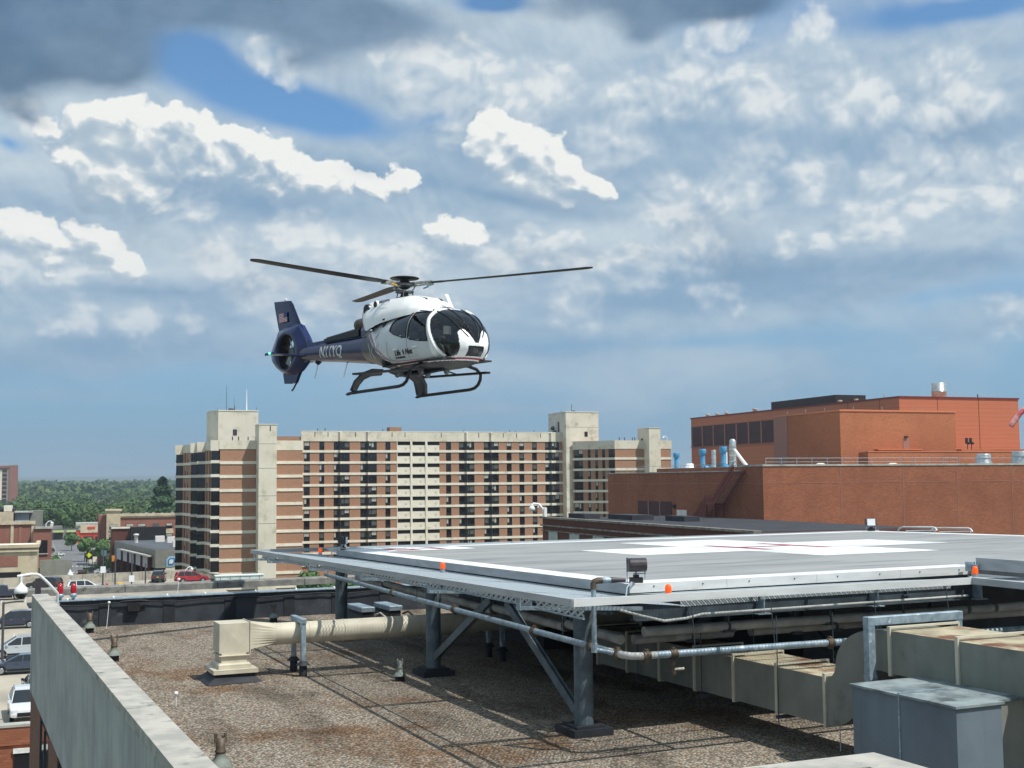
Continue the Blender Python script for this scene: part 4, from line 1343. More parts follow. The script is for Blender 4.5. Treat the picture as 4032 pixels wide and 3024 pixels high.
b = MB(); b.box(11.03, 13.9, 11.52, 13.22, RZ, bz - .02); b.box(11.02, 11.71, 11.40, 11.515, RZ, bz - .02); b.build('body', BLUEG, bx)
b = MB(); b.poly([(10.97, 11.35), (11.75, 11.35), (11.75, 11.47), (13.93, 11.47), (13.93, 13.27), (10.97, 13.27)], bz, bz + .03); b.build('top_panel', BOXTOP, bx)
b = MB(); b.box(10.985, 11.0, ym - .012, ym + .012, RZ, bz); b.box(10.99, 11.75, ym - .02, ym + .02, bz + .031, bz + .045); b.build('seam_strip', GALV, bx)
b = MB(); b.box(11.30, 11.36, 11.35, 11.365, -3.6, -3.5); b.build('latch', STEELD, bx)

# security camera on its white gooseneck arm, red obstruction lamps, dark post
cm = thing('dome_camera', 'white dome security camera hanging from a bent white arm at the far left parapet corner', 'security camera', (2.95, 36.6, -3.6))
b = MB(); b.tube([(2.86, 36.4, -4.1), (2.86, 36.4, -3.1), (2.855, 36.3, -2.98), (2.6, 36.2, -2.68), (2.38, 36.1, -2.46), (2.30, 36.08, -2.42), (2.15, 36.05, -2.41), (1.80, 36.0, -2.455)], .036, 12); b.build('arm', WPLAST, cm)
b = MB(); b.cyl((1.90, 36.0, -2.46), (1.90, 36.0, -2.64), .03, n=12); b.build('drop_tube', WPLAST, cm)
b = MB(); b.lathe((1.90, 36.0, -2.96), [(.02, .36), (.045, .30), (.075, .26), (.15, .20), (.175, .12), (.175, .07), (.16, .05)], 24); b.build('camera_housing', WPLAST, cm)
b = MB(); b.lathe((1.90, 36.0, -2.96), [(.155, .05), (.15, .0), (.12, -.06), (.06, -.10), (0, -.11)], 24); b.build('camera_dome', DARKG, cm)
b = MB(); b.box(2.80, 2.92, 36.33, 36.47, -3.5, -3.25); b.build('bracket', GALV, cm)
for u, lab in ((3.13, 'left of two red glass obstruction lamps at the far left parapet corner'), (3.50, 'right of two red glass obstruction lamps at the far left parapet corner')):
    t = thing('obstruction_lamp', lab, 'warning lamp', (u, 38.9, -3.39), group='red obstruction lamps at the roof corner')
    b = MB(); b.lathe((u, 38.9, -3.4), [(.05, 0), (.05, .06), (.10, .10), (.11, .16), (.075, .19)], 16); b.build('lamp_base', GALV, t)
    b = MB(); b.lathe((u, 38.9, -3.4), [(.07, .19), (.085, .25), (.08, .40), (.055, .46), (0, .49)], 18); b.build('lamp_glass', REDP, t)
    b = MB(); b.cyl((u, 38.85, -3.9), (u, 38.85, -3.38), .025, n=8); b.build('conduit', BLACK, t)
b = MB(); b.box(2.46, 2.62, 39.25, 39.35, -3.6, -2.76)
o = b.build('post', BRONZE, org=(2.54, 39.3, -3.6)); tag(o, 'short dark square post beyond the far left parapet corner', 'post')
b = MB(); b.box(5.0, 5.35, 38.44, 38.56, -3.78, -3.56); b.tube([(4.8, 38.5, -3.5), (5.0, 38.46, -3.47), (5.35, 38.46, -3.47), (5.6, 38.5, -3.5)], .03, 8)
o = b.build('floodlight', BLACK, org=(5.2, 38.5, -3.8)); tag(o, 'small black downlight fixed to the far black parapet', 'light fitting')

# ================================================================== town: materials
GRD = mat('town_ground', S('#77736a'), S('#5f6b4a'), scale=0.02, rough=0.95, dirt=S('#4c5a3c'), dscale=0.012, dlo=0.45, dhi=0.6, world=True)
ASPH = mat('asphalt', S('#77787a'), S('#6a6b6d'), scale=0.5, rough=0.95, dirt=S('#5d5e60'), dscale=0.15, world=True)
PAVE = mat('pavement_concrete', S('#aaa494'), S('#989384'), scale=0.6, rough=0.9, dirt=S('#827d70'), dscale=0.2, world=True)
GDECK = mat('garage_concrete', S('#b3ab9b'), S('#9f998c'), scale=0.35, rough=0.9, dirt=S('#807c73'), dscale=0.12, dlo=0.45, dhi=0.75, world=True, squash=(1, 0.35, 1))
GWALL = mat('garage_parapet_concrete', S('#b5b0a2'), S('#a09b8f'), scale=0.9, rough=0.9, dirt=S('#77736a'), dscale=0.8, dlo=0.5, dhi=0.75, streak=0.3)
ROADP = mat('road_paint', S('#d8d6cf'), S('#b5b3ad'), scale=2, rough=0.8)
YELP = mat('yellow_paint', S('#d3a63a'), rough=0.8)
CREAM = mat('cream_precast_concrete', S('#e2dccb'), S('#d8d1bf'), scale=0.25, rough=0.85, dirt=S('#a9a18c'), dscale=0.5, dlo=0.5, dhi=0.8, streak=0.18)
CREAML = mat('pale_floor_band', S('#ece7d8'), S('#e2dccb'), scale=0.6, rough=0.85, dirt=S('#aaa38f'), dscale=0.7, dlo=0.55, dhi=0.8)
ABRICK = brick('apartment_brick', S('#b98a6e'), S('#a87a60'), S('#9c8674'), bw=0.4, bh=0.14, ms=0.02, tscale=0.12)
WFRAME = mat('dark_window_frame', S('#23252a'), rough=0.5)
WGLASS = glass_mat('apartment_glass', (0.008, 0.010, 0.013), 0.07, 0.55)
BLIND = mat('pale_blind', S('#b9bbb3'), S('#a6a8a0'), scale=1, rough=0.8)
BLIND2 = mat('grey_curtain', S('#5f625f'), S('#4c4f4d'), scale=2, rough=0.9)
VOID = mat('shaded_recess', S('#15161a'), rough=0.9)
RBRICK = brick('orange_red_brick', S('#bd7652'), S('#a96645'), S('#a37459'), bw=0.42, bh=0.15, ms=0.012, tscale=0.10, tone=S('#955a3f'))
RBRICK2 = brick('lower_red_brick', S('#ad6b4b'), S('#8f563e'), S('#866150'), bw=0.42, bh=0.15, ms=0.02, tscale=0.16, tone=S('#7b4a37'))
RPANEL = mat('terracotta_metal_siding', S('#bd6343'), S('#b15a3c'), scale=0.2, rough=0.6)
def _siding():
    m = MATS['terracotta_metal_siding']; nt = NT(m.node_tree); bs = nt.n['Principled BSDF']
    co = nt.node('ShaderNodeTexCoord').outputs['Object']
    x, y, z = nt.sep(co)
    g = nt.m('PINGPONG', z, 0.45)
    f = nt.ss(g, 0.0, 0.05)
    c_ = nt.mix(f, S('#98593f'), nt.mix(nt.noise(nt.vec(x * .2, y * .2, z * 2.2), 1.0, 3), S('#bf7655'), S('#b46c4c')))
    nt.put(bs.inputs['Base Color'], c_)
_siding()
MAROON = mat('maroon_louvre', S('#4b2a30'), S('#3f2229'), scale=0.5, rough=0.6)
MAROONP = mat('maroon_paint', S('#7a2d2c'), S('#6a2525'), scale=1.5, rough=0.5)
PINKF = mat('faded_mullion', S('#9a6f66'), rough=0.7)
COPE = mat('pale_metal_coping', S('#b9b9b2'), S('#a3a49d'), scale=0.6, rough=0.6, dirt=S('#7c7d78'), dscale=0.8)
OCOPE = mat('orange_metal_coping', S('#c97a55'), rough=0.5)
BROWNB = brick('dark_brown_brick', S('#6b4037'), S('#5b352e'), S('#5a443c'), bw=0.4, bh=0.14, ms=0.015, tscale=0.3)
STONE = mat('weathered_stone_band', S('#8d8880'), S('#6b6762'), scale=1.2, rough=0.9, dirt=S('#4b4845'), dscale=0.9, dlo=0.5, dhi=0.75)
GLASSB = mat('glass_block', S('#a8bab8'), S('#8fa29f'), scale=3, rough=0.25)
BLUEP = mat('blue_stack_paint', S('#4b93bd'), S('#3f84ae'), scale=0.8, rough=0.45, dirt=S('#3a7394'), dscale=1.0)
SILV = mat('galvanised_sheet', S('#c3c9ca'), S('#a4acad'), scale=1.2, rough=0.35, metal=0.6)
TARROOF = mat('grey_membrane_roof', S('#5b6168'), S('#4f555c'), scale=0.2, rough=0.9)
DRKROOF = mat('dark_roof', S('#3a3c42'), S('#303238'), scale=0.3, rough=0.9)
GREYP = mat('grey_stucco', S('#8b8d86'), S('#7e807a'), scale=0.5, rough=0.8, bump=0.1)
TANS = mat('tan_stucco', S('#cfc2a8'), S('#c0b398'), scale=0.4, rough=0.85, dirt=S('#a89c85'), dscale=0.5)
BLKMET = mat('black_metal', S('#1c1d20'), rough=0.6)
POLE = mat('dark_pole_paint', S('#4b4a4d'), rough=0.5)
LBRICK = brick('shop_brick', S('#a0685a'), S('#8f5a4c'), S('#8d7468'), bw=0.4, bh=0.14, ms=0.02, tscale=0.3)
BLUEL = mat('blue_sign', S('#3f7fb5'), rough=0.4)
BLUELL = mat('pale_blue_sign', S('#a9d8ef'), rough=0.4)
WSIGN = mat('white_sign', S('#e6ecef'), rough=0.4)
REDS = mat('red_sign', S('#c8412f'), rough=0.5)
YELS = mat('yellow_sign', S('#d9e02a'), rough=0.5)
ORNG = mat('orange_sign', S('#d98a3a'), rough=0.5)
LIME = mat('lime_canopy', S('#c6d58b'), S('#aebd72'), scale=1, rough=0.6)
PALEB = mat('pale_blue_siding', S('#a9b3bd'), rough=0.7)


def cthing(name, label, cat, org, group=None):
    return thing(name, label, cat, org, group, 'c')


def cobj(b, name, mats, org, label=None, cat=None, group=None, kind=None):
    me = b.mesh(name, mats, org)
    o = bpy.data.objects.new(name, me); COL.objects.link(o)
    o.location = c2w(*org); o.rotation_euler = (0, 0, CR)
    return tag(o, label, cat, group, kind)


GZ = -25.0
# ground sheet, street, pavements
b = MB()
b._add([(-14000, -14000, GZ), (14000, -14000, GZ), (14000, 14000, GZ), (-14000, 14000, GZ)], [(0, 1, 2, 3)])
tag(b.build('ground', GRD), kind='structure')
b = MB(); b.poly([(-60, 300), (45, 300), (45, 640), (-60, 640)], GZ - .3, GZ + .02, cap=True)
cobj(b, 'pavement', PAVE, (-60, 300, GZ), kind='structure')
b = MB(); b._add([(-2.2, 322, GZ + .03), (8.2, 322, GZ + .03), (8.4, 470, GZ + .03), (2.8, 640, GZ + .03), (-5.0, 640, GZ + .03), (-1.6, 470, GZ + .03)], [(0, 1, 2, 3, 4, 5)])
b._add([(8.4, 400, GZ + .03), (40, 408, GZ + .03), (40, 418, GZ + .03), (8.4, 409, GZ + .03)], [(0, 1, 2, 3)])
b._add([(6.0, 520, GZ + .03), (30, 490, GZ + .03), (32, 500, GZ + .03), (6.0, 535, GZ + .03)], [(0, 1, 2, 3)])
b._add([(-9.0, 452, GZ + .03), (-1.8, 452, GZ + .03), (-4.2, 600, GZ + .03), (-14.0, 600, GZ + .03)], [(0, 1, 2, 3)])
cobj(b, 'road', ASPH, (0, 322, GZ), kind='structure')
for r_, bb in enumerate((374.0, 402.0)):
    for i in range(7):
        b = MB(); a_ = -1.4 + i * 1.35
        b.box(a_, a_ + .75, bb, bb + 3.2, GZ + .034, GZ + .038)
        o = cobj(b, 'crosswalk_stripe', ROADP, (a_, bb, GZ + .034), kind='structure')

# ------------------------------------------------------------------ parking garage
b = MB()
b.poly([(-70, 76.3), (21, 76.3), (21, 198.6), (-70, 177)], -27, -14.5)
cobj(b, 'garage_deck', GDECK, (-70, 76.3, -27), kind='structure')
gw = cthing('garage_wall', 'long concrete parapet wall at the far side of the roof parking deck', 'wall', (-12, 189.5, -14.5))
pa, pb = Vector((-70.0, 176.6)), Vector((18.0, 196.9))
dd = (pb - pa).normalized(); nn = Vector((-dd.y, dd.x)) * .25
L_ = (pb - pa).length
k = 0
while k * 4.4 < L_:
    p = pa + dd * (k * 4.4 + .02); q = pa + dd * min(L_, k * 4.4 + 4.38)
    b = MB(); b.poly([tuple(p), tuple(q), tuple(q + nn), tuple(p + nn)], -14.52, -13.2); b.build('wall_panel', GWALL, gw); k += 1
b = MB(); b.poly([(18.0, 196.9), (27, 189.5), (27.2, 189.7), (18.2, 197.2)], -14.5, [-13.2, -15.2, -15.2, -13.2]); b.build('wall_panel', GWALL, gw)
b = MB()
for i in range(16):
    for j, bb in enumerate((92, 108, 126, 146, 166)):
        a_ = -40 + i * 2.75
        b.box(a_, a_ + .1, bb, bb + 5.2, -14.496, -14.492)
o = cobj(b, 'parking_lines', ROADP, (-40, 92, -14.5), kind='structure')
for i, (a_, bb) in enumerate(((-4.6, 109.0), (-6.8, 99.5), (-9.5, 109))):
    b = MB(); b.box(a_, a_ + 2.4, bb, bb + .16, -14.490, -14.486); cobj(b, 'parking_line', YELP, (a_, bb, -14.49), kind='structure')
gf_ = cthing('garage_front', 'orange brick garage wall with black openings and white lintels at the lower left edge', 'building', (-20, 75.6, -27))
b = MB(); b.box(-40, 12, 75.7, 76.3, -27, -14.52); b.build('wall', RBRICK2, gf_)
b = MB(); b.box(-40, 12, 75.55, 76.35, -13.52, -13.38); b.build('coping', COPE, gf_)
b = MB(); b.box(-40, 12, 75.6, 76.28, -14.518, -13.523); b.build('parapet', RBRICK2, gf_)
for a_ in (-14.9, -8.6, -2.32):
    wd = MB(); wd.box(a_, a_ + 4.6, 75.62, 75.695, -18.5, -14.98); wd_ = wd.build('opening', VOID, gf_)
    wd = MB(); wd.box(a_ - .05, a_ + 4.65, 75.56, 75.69, -14.979, -14.72); wd.build('lintel', WHITE, wd_)

# ------------------------------------------------------------------ apartment block
FP = 2.73
ap = cthing('apartment_building', 'long cream and brown apartment block with balconies and two concrete towers', 'building', (54, 297, GZ))
ROW0 = 9.9       # head of the top window row on the main front

WIN = {}
def win_mesh(w_, h_, n_, style, sill=0.0):
    """window unit: dark frame, glass lights, lower dark panel, optional blinds; facing -b, origin at lower left"""
    key = (round(w_, 2), round(h_, 2), n_, style)
    if key in WIN: return WIN[key]
    b = MB()
    b.box(0, w_, 0, .06, 0, h_, 0)
    lw = w_ / n_
    hp = h_ * .30
    for i in range(n_):
        b.box(i * lw + .06, (i + 1) * lw - .06, -.03, -.001, .05, hp - .03, 3)
        b.box(i * lw + .06, (i + 1) * lw - .06, -.02, -.0005, hp + .05, h_ - .07, 1)
        s_ = (style + i * 3) % 7
        if s_ == 2: b.box(i * lw + .12, (i + 1) * lw - .14, -.026, -.021, h_ * .5, h_ - .1, 2)
        if s_ == 5: b.box(i * lw + .10, i * lw + .10 + lw * .35, -.026, -.021, hp + .1, h_ - .15, 2)
        if s_ in (3, 6): b.box(i * lw + .10, (i + 1) * lw - .10, -.026, -.021, hp + .08, h_ - .1, 4)
    me = b.mesh('window', [WFRAME, WGLASS, BLIND, VOID, BLIND2])
    WIN[key] = me
    return me


def facade(p0, p1, items, ztop, nrow, brickm, parent, pitch=FP, h=2.15, out=0.16, seed=1, band=True):
    """p0->p1 in town coords, outside is to the right of the direction p0->p1. items: (kind, s0, s1)"""
    rnd = random.Random(seed)
    p0, p1 = Vector(p0), Vector(p1)
    d = (p1 - p0).normalized(); L_ = (p1 - p0).length
    n_ = Vector((d.y, -d.x))
    ang = atan2(d.y, d.x)
    og = parent['_org']
    M4 = Matrix.Translation((p0.x, p0.y, 0)) @ Matrix.Rotation(ang, 4, 'Z')
    panels = {}
    for r in range(nrow):
        zb = ztop - h - r * pitch
        if band:
            b = MB(); b.xf = M4
            b.box(-.05, L_ + .05, -out - .14, 0, zb - (pitch - h) + .001, zb - .001)
            b.build('floor_band', CREAML, parent)
        for kind, s0, s1 in items:
            loc = M4 @ Vector((s0, 0, zb))
            if kind == 'b':
                key = ('b', round(s1 - s0, 3))
                if key not in panels:
                    q = MB(); q.box(0.002, s1 - s0 - .002, -out, 0, 0, h); panels[key] = q.mesh('brick_panel', brickm)
                inst('brick_panel', panels[key], parent, tuple(loc), ang)
            elif kind == 'v':       # balcony recess with a solid cream rail
                key = ('v', round(s1 - s0, 3))
                if key not in panels:
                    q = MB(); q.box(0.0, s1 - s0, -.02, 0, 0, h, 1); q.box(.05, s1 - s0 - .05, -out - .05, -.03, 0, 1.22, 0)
                    q.box(0.0, .16, -out - .1, 0, 0, h, 0)
                    panels[key] = q.mesh('balcony', [CREAML, VOID])
                inst('balcony', panels[key], parent, tuple(loc), ang)
            else:
                n = int(kind[1:])
                me = win_mesh(s1 - s0, h, n, rnd.choice((0, 0, 1, 2, 3, 4, 5, 6)))
                inst('window', me, parent, tuple(M4 @ Vector((s0, -.03, zb))), ang)
    return M4


def fill(items, L_):
    """brick panels between the openings"""
    out = []
    s = 0.0
    for kd, a, b_ in sorted(items, key=lambda t: t[1]):
        if a - s > .05: out.append(('b', s, a))
        out.append((kd, a, b_)); s = b_
    if L_ - s > .05: out.append(('b', s, L_))
    return out


# main front
A0 = 54.0
mi_ = [('w1', 54.46, 55.88), ('w1', 58.17, 59.4), ('w3', 61.71, 65.64), ('w3', 68.31, 72.43), ('w1', 74.59, 75.86),
       ('v', 77.5, 80.9), ('v', 81.3, 84.75), ('v', 85.2, 88.5), ('w1', 90.22, 91.55), ('w3', 93.61, 97.69), ('w3', 100.22, 104.23),
       ('w1', 106.38, 107.72), ('w1', 109.82, 111.16), ('w1', 113.35, 114.67), ('w3', 116.95, 120.9)]
mi_ = [(k, a - A0, b_ - A0) for k, a, b_ in mi_]
b = MB(); b.box(46, 121.8, 297.02, 313, GZ, 11.0); b.build('main_wall', ABRICK, ap)
facade((A0, 297.0), (121.8, 297.0), fill(mi_, 121.8 - A0), ROW0, 11, ABRICK, ap, seed=3)
b = MB(); b.box(A0 - .3, 121.9, 296.7, 297.0, ROW0 + .0, 12.25); b.build('roof_parapet', CREAM, ap)
b = MB(); b.box(A0 - .3, 121.9, 296.66, 297.3, 12.252, 12.42); b.build('parapet_coping', CREAML, ap)
for a_ in (80.95, 84.8):
    b = MB(); b.box(a_ - .03, a_ + .35, 296.6, 297, -22, ROW0); b.build('balcony_column', CREAML, ap)
for a_ in (62.7, 69.6, 95.0, 101.6, 118.0):      # angled projecting bays
    b = MB(); b.poly([(a_, 296.69), (a_ + .45, 296.15), (a_ + .95, 296.69)], ROW0 + .05, 12.25); b.build('bay_parapet', CREAM, ap)
    bm_ = MB(); bm_.poly([(0, 0), (.45, -.5), (.9, 0)], 0, 2.15); bm_ = bm_.mesh('bay', WFRAME)
    bb_ = MB(); bb_.poly([(-.05, 0), (.45, -.58), (.95, 0)], 0, .578); bb_ = bb_.mesh('bay_band', CREAML)
    for r_ in range(11):
        inst('bay', bm_, ap, (a_, 296.79, ROW0 - 2.15 - r_ * FP)); inst('bay_band', bb_, ap, (a_, 296.70, ROW0 - FP - r_ * FP + .001))
for a_ in (57, 60.2, 67.0, 76.2, 79.5, 88.9, 98.8, 105.4, 109.0, 115.6):
    b = MB(); b.box(a_, a_ + .14, 296.64, 296.70, 11.0, 12.1); b.build('scupper', WFRAME, ap)
b = MB(); b.box(76.5, 79.5, 300, 303, 11, 13.6); b.build('rooftop_stair', ABRICK, ap)
for a_, bb, z_, h_ in ((58.2, 299, 12.4, 1.0), (60, 299, 12.4, 1.2), (74.5, 299, 12.4, .9), (95.6, 299, 12.3, .8), (108, 299, 12.3, .9), (109.6, 299, 12.3, .7), (114.8, 299, 12.3, .9)):
    b = MB(); b.cyl((a_, bb, 10.9), (a_, bb, z_ + h_ * .7), .09, n=8); b.build('roof_vent', BLKMET, ap)
b = MB(); b.box(46, 121.8, 297.3, 312.8, 11.003, 11.06); b.build('roof', TARROOF, ap)

# left wing: front 28.9..45.1 at b=248, stepped side front, tower
WT = 6.45
b = MB(); b.poly([(28.93, 248.02), (45.1, 248.02), (45.1, 297.0), (28, 297.0), (24.4, 287.0)], GZ, 7.3); b.build('wing_wall', ABRICK, ap)
facade((28.9, 248.0), (35.9, 248.0), [('b', 0, 6.98)], WT, 12, ABRICK, ap, seed=5)
facade((39.4, 248.0), (45.2, 248.0), [('b', 0.02, 5.78)], WT, 12, ABRICK, ap, seed=6)
# side front with sawtooth bays: from the far end towards the camera corner
sL = (Vector((28.9, 248.0)) - Vector((24.3, 287.0))).length
si = [('w2', 0, 5.6), ('b', 5.6, 7.2), ('w1', 7.2, 8.4), ('b', 8.4, 10.0), ('w1', 10.0, 11.2), ('b', 11.2, 13.6), ('w1', 13.6, 14.6), ('b', 14.6, 15.4),
      ('w2', 15.4, 27.2), ('b', 27.2, 28.4), ('w1', 28.4, 29.4), ('b', 29.4, 31.0), ('w1', 31.0, 32.1), ('b', 32.1, 34.0), ('w2', 34.0, sL - .05)]
facade((24.3, 287.0), (28.9, 248.0), si, WT + .2, 12, ABRICK, ap, seed=8)
sd = (Vector((28.9, 248.0)) - Vector((24.3, 287.0))).normalized(); sn = Vector((sd.y, -sd.x))
def spt(s, o): p = Vector((24.3, 287.0)) + sd * s + sn * o; return (p.x, p.y)
for s0, s1 in ((0.0, 5.5), (15.4, 21.0), (21.3, 27.2), (34.0, sL)):
    b = MB(); b.poly([spt(s0, .2), spt(s1 - .3, 1.5), spt(s1, .2)], GZ, WT - .1); b.build('bay_glazing', WGLASS, ap)
    for r in range(12):
        zb = WT + .2 - 2.15 - r * FP
        b = MB(); b.poly([spt(s0 - .1, .25), spt(s1 - .3, 1.72), spt(s1 + .1, .25)], zb - .58, zb - .002); b.build('floor_band', CREAML, ap)
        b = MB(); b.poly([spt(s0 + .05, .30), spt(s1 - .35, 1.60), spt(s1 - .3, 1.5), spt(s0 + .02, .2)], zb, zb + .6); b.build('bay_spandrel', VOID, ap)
        for q in (.35, .68):
            x_, y_ = spt(s0 + (s1 - s0 - .3) * q, .2 + 1.3 * q + .05)
            b = MB(); b.box(x_ - .08, x_ + .08, y_ - .08, y_ + .08, zb + .6, zb + 2.14); b.build('bay_mullion', WFRAME, ap)
    b = MB(); b.poly([spt(s0 - .1, .25), spt(s1 - .3, 1.8), spt(s1 + .1, .25)], WT - .08, 8.45); b.build('bay_parapet', CREAM, ap)
b = MB(); b.poly([(24.1, 287.2), (28.72, 247.78), (35.9, 247.78), (35.9, 248.1), (29.2, 248.1), (24.5, 287.4)], WT + .21, 8.4); b.build('roof_parapet', CREAM, ap, fix=True)
b = MB(); b.box(39.4, 45.3, 247.78, 248.1, WT + .01, 8.4); b.box(45.0, 45.3, 248.1, 297, WT + .8, 8.4); b.build('roof_parapet', CREAM, ap)
b = MB(); b.box(35.95, 39.45, 244.4, 249.5, GZ, 11.4); b.build('stair_tower', CREAM, ap)
b = MB(); b.box(35.85, 39.55, 244.3, 249.6, 11.402, 11.55); b.build('tower_coping', CREAML, ap)
b = MB(); b.box(38.1, 38.25, 244.33, 244.39, 10.2, 11.2); b.build('scupper', WFRAME, ap)
for z_ in (-19, -13.5, -8, -2.6, 2.8, 7.6):
    b = MB(); b.box(35.93, 39.47, 244.385, 244.399, z_, z_ + .07); b.build('panel_joint', LEDGE, ap)
b = MB(); b.poly([(28.6, 263), (29.9, 260.0), (38.1, 260.0), (38.1, 270), (28.6, 270)], 7.3, 14.9); b.build('penthouse', CREAM, ap)
b = MB(); b.poly([(28.5, 263), (29.85, 259.9), (38.2, 259.9), (38.2, 270.1), (28.5, 270.1)], 14.902, 15.1); b.build('penthouse_coping', CREAML, ap)
b = MB(); b.box(32.9, 33.7, 259.93, 259.99, 9.9, 11.1); b.build('penthouse_window', BRONZE, ap)
b = MB(); b.poly([(28.9, 248.6), (44.9, 248.6), (44.9, 296.5), (25.6, 287)], 7.302, 7.36); b.build('roof', TARROOF, ap)
for a_, bb, z0_, z1_, r_ in ((32.0, 264, 15, 20.5, .06), (33.6, 264, 15, 18.0, .05), (36.2, 264, 15, 19.8, .13), (33.6, 263, 15, 16.2, .09), (38, 262, 15, 15.9, .05), (30, 262, 15, 15.8, .05)):
    b = MB(); b.cyl((a_, bb, z0_), (a_, bb, z1_), r_, r_ * .5, n=8)
    b.build('aerial', WPLAST if r_ > .1 else POLE, ap)
b = MB(); b.lathe((32.7, 262, 15.1), [(.0, .0), (.5, .1), (.6, .3), (.4, .5), (0, .55)], 12); b.build('dish', STEELD, ap)
for a_ in (31.8, 33.0, 34.9, 36.6):
    b = MB(); b.cyl((a_, 252, 7.3), (a_, 252, 9.3), .1, n=8); b.build('roof_vent', BLKMET, ap)

# second tower and right wing
b = MB(); b.box(121.8, 131.0, 294.3, 306.5, GZ, 17.5); b.build('lift_tower', CREAM, ap)
b = MB(); b.box(121.7, 131.1, 294.2, 306.6, 17.502, 17.7); b.build('tower_coping', CREAML, ap)
for z0_ in (11.2, 7.9):
    b = MB(); b.box(127.0, 127.9, 294.24, 294.295, z0_, z0_ + 1.3); b.build('tower_window', WFRAME, ap)
b = MB(); b.box(121.74, 121.798, 298.8, 299.7, 12.6, 15.2); b.build('tower_door', WFRAME, ap)
for z_ in (-13.5, -8, -2.6, 2.8, 8.2, 13.6):
    b = MB(); b.box(121.82, 130.98, 294.285, 294.299, z_, z_ + .07); b.build('panel_joint', LEDGE, ap)
b = MB(); b.box(120.6, 121.2, 299.5, 300.5, 11, 13.0); b.lathe((120.4, 300, 13.0), [(0, 0), (.5, .2), (.6, .7), (.3, 1.1), (0, 1.2)], 12); b.build('dish', STEELD, ap)
b = MB(); b.cyl((125.0, 298, 17.6), (125.0, 298, 19.8), .08, n=8); b.cyl((126.0, 299, 17.6), (126, 299, 18.2), .4, n=10); b.cyl((122.5, 299, 17.6), (122.5, 299, 18.4), .06, n=8); b.build('aerial', POLE, ap)
b = MB(); b.poly([(123.5, 293.72), (131.02, 284.52), (146.8, 284.52), (146.8, 299), (131.0, 299), (131.0, 294.28), (123.6, 294.28)], GZ, 8.6); b.build('right_wing_wall', ABRICK, ap)
rl = (Vector((131.0, 284.5)) - Vector((123.5, 293.7))).length
facade((123.5, 293.7), (131.0, 284.5), [('w2', .3, 2.9), ('b', 2.9, 4.3), ('w1', 4.3, 5.1), ('b', 5.1, 6.4), ('w1', 6.4, 7.2), ('b', 7.2, 8.4), ('w1', 8.4, 9.2), ('b', 9.2, 10.2), ('w2', 10.2, rl)], 7.75, 9, ABRICK, ap, seed=9)
facade((131.0, 284.5), (139.3, 284.5), [('b', 0.02, 8.28)], 7.75, 9, ABRICK, ap, seed=10)
facade((142.3, 284.5), (146.8, 284.5), [('b', 0.02, 4.48)], 7.75, 9, ABRICK, ap, seed=11)
b = MB(); b.poly([(123.3, 293.6), (130.9, 284.25), (147.0, 284.25), (147.0, 284.6), (131.2, 284.6), (123.9, 293.9)], 7.76, 9.9); b.build('roof_parapet', CREAM, ap, fix=True)
b = MB(); b.box(139.2, 142.4, 281.4, 288, GZ, 12.9); b.build('stair_tower', CREAM, ap)
b = MB(); b.box(139.1, 142.5, 281.3, 288.1, 12.902, 13.05); b.build('tower_coping', CREAML, ap)
b = MB(); b.box(139.14, 139.195, 284.9, 286.0, 8.6, 10.4); b.build('tower_door', WFRAME, ap)
for a_ in (133.5, 135.0, 137.2, 137.9):
    b = MB(); b.cyl((a_, 287, 8.6), (a_, 287, 10.8), .1, n=8); b.build('roof_vent', BLKMET, ap)


def lampcam(p, a_dir, s, label, cat='security camera', name='arm_camera'):
    """white bent-arm camera seen far off; p in town coords"""
    t = cthing(name, label, cat, p)
    x, y, z = p
    b = MB(); b.tube([(x, y, z), (x, y, z + .5 * s), (x - a_dir * .5 * s, y, z + 1.0 * s), (x - a_dir * .9 * s, y, z + 1.05 * s), (x - a_dir * 1.05 * s, y, z + .9 * s)], .09 * s, 8); b.build('arm', WPLAST, t)
    b = MB(); b.lathe((x - a_dir * 1.05 * s, y, z + .5 * s), [(0, .45 * s), (.2 * s, .3 * s), (.26 * s, .12 * s), (.2 * s, 0), (0, -.05 * s)], 12); b.build('camera_housing', WPLAST, t)
    return t
lampcam((145.9, 284.4, 9.9), 1, 1.1, 'white bent arm camera at the right end of the apartment roof')
lampcam((57.2, 247.6, 0), 1, .01, 'x') if False else None

# ------------------------------------------------------------------ low dark brown building with stone bands
lb = cthing('brown_brick_building', 'low dark brown brick building with grey stone bands behind the helipad', 'building', (65, 110, GZ))
b = MB(); b.box(64.9, 86.5, 108, 166, GZ, -5.45); b.build('wall', BROWNB, lb)
b = MB(); b.box(64.55, 65.5, 107.6, 166.4, -5.448, -5.2); b.build('roof_coping', STONE, lb)
b = MB(); b.box(64.6, 64.898, 107.9, 166.3, -6.52, -6.32); b.build('stone_band', STONE, lb)
b = MB(); b.box(64.7, 64.898, 107.9, 166.2, -7.22, -7.08); b.build('stone_band', STONE, lb)
for b0 in (160.2, 152.5, 144.6, 137.0, 129.5):
    fr = MB(); fr.box(64.8, 64.895, b0, b0 + 3.3, -9.6, -7.24); f_ = fr.build('window', GLASSB, lb)
    fr = MB(); fr.box(64.77, 64.799, b0 + 1.6, b0 + 1.7, -9.6, -7.24); fr.box(64.77, 64.799, b0, b0 + 3.3, -8.45, -8.35); fr.build('muntin', COPE, f_)
b = MB(); b.box(66, 86, 109, 165, -5.447, -5.40); b.build('roof', DRKROOF, lb)
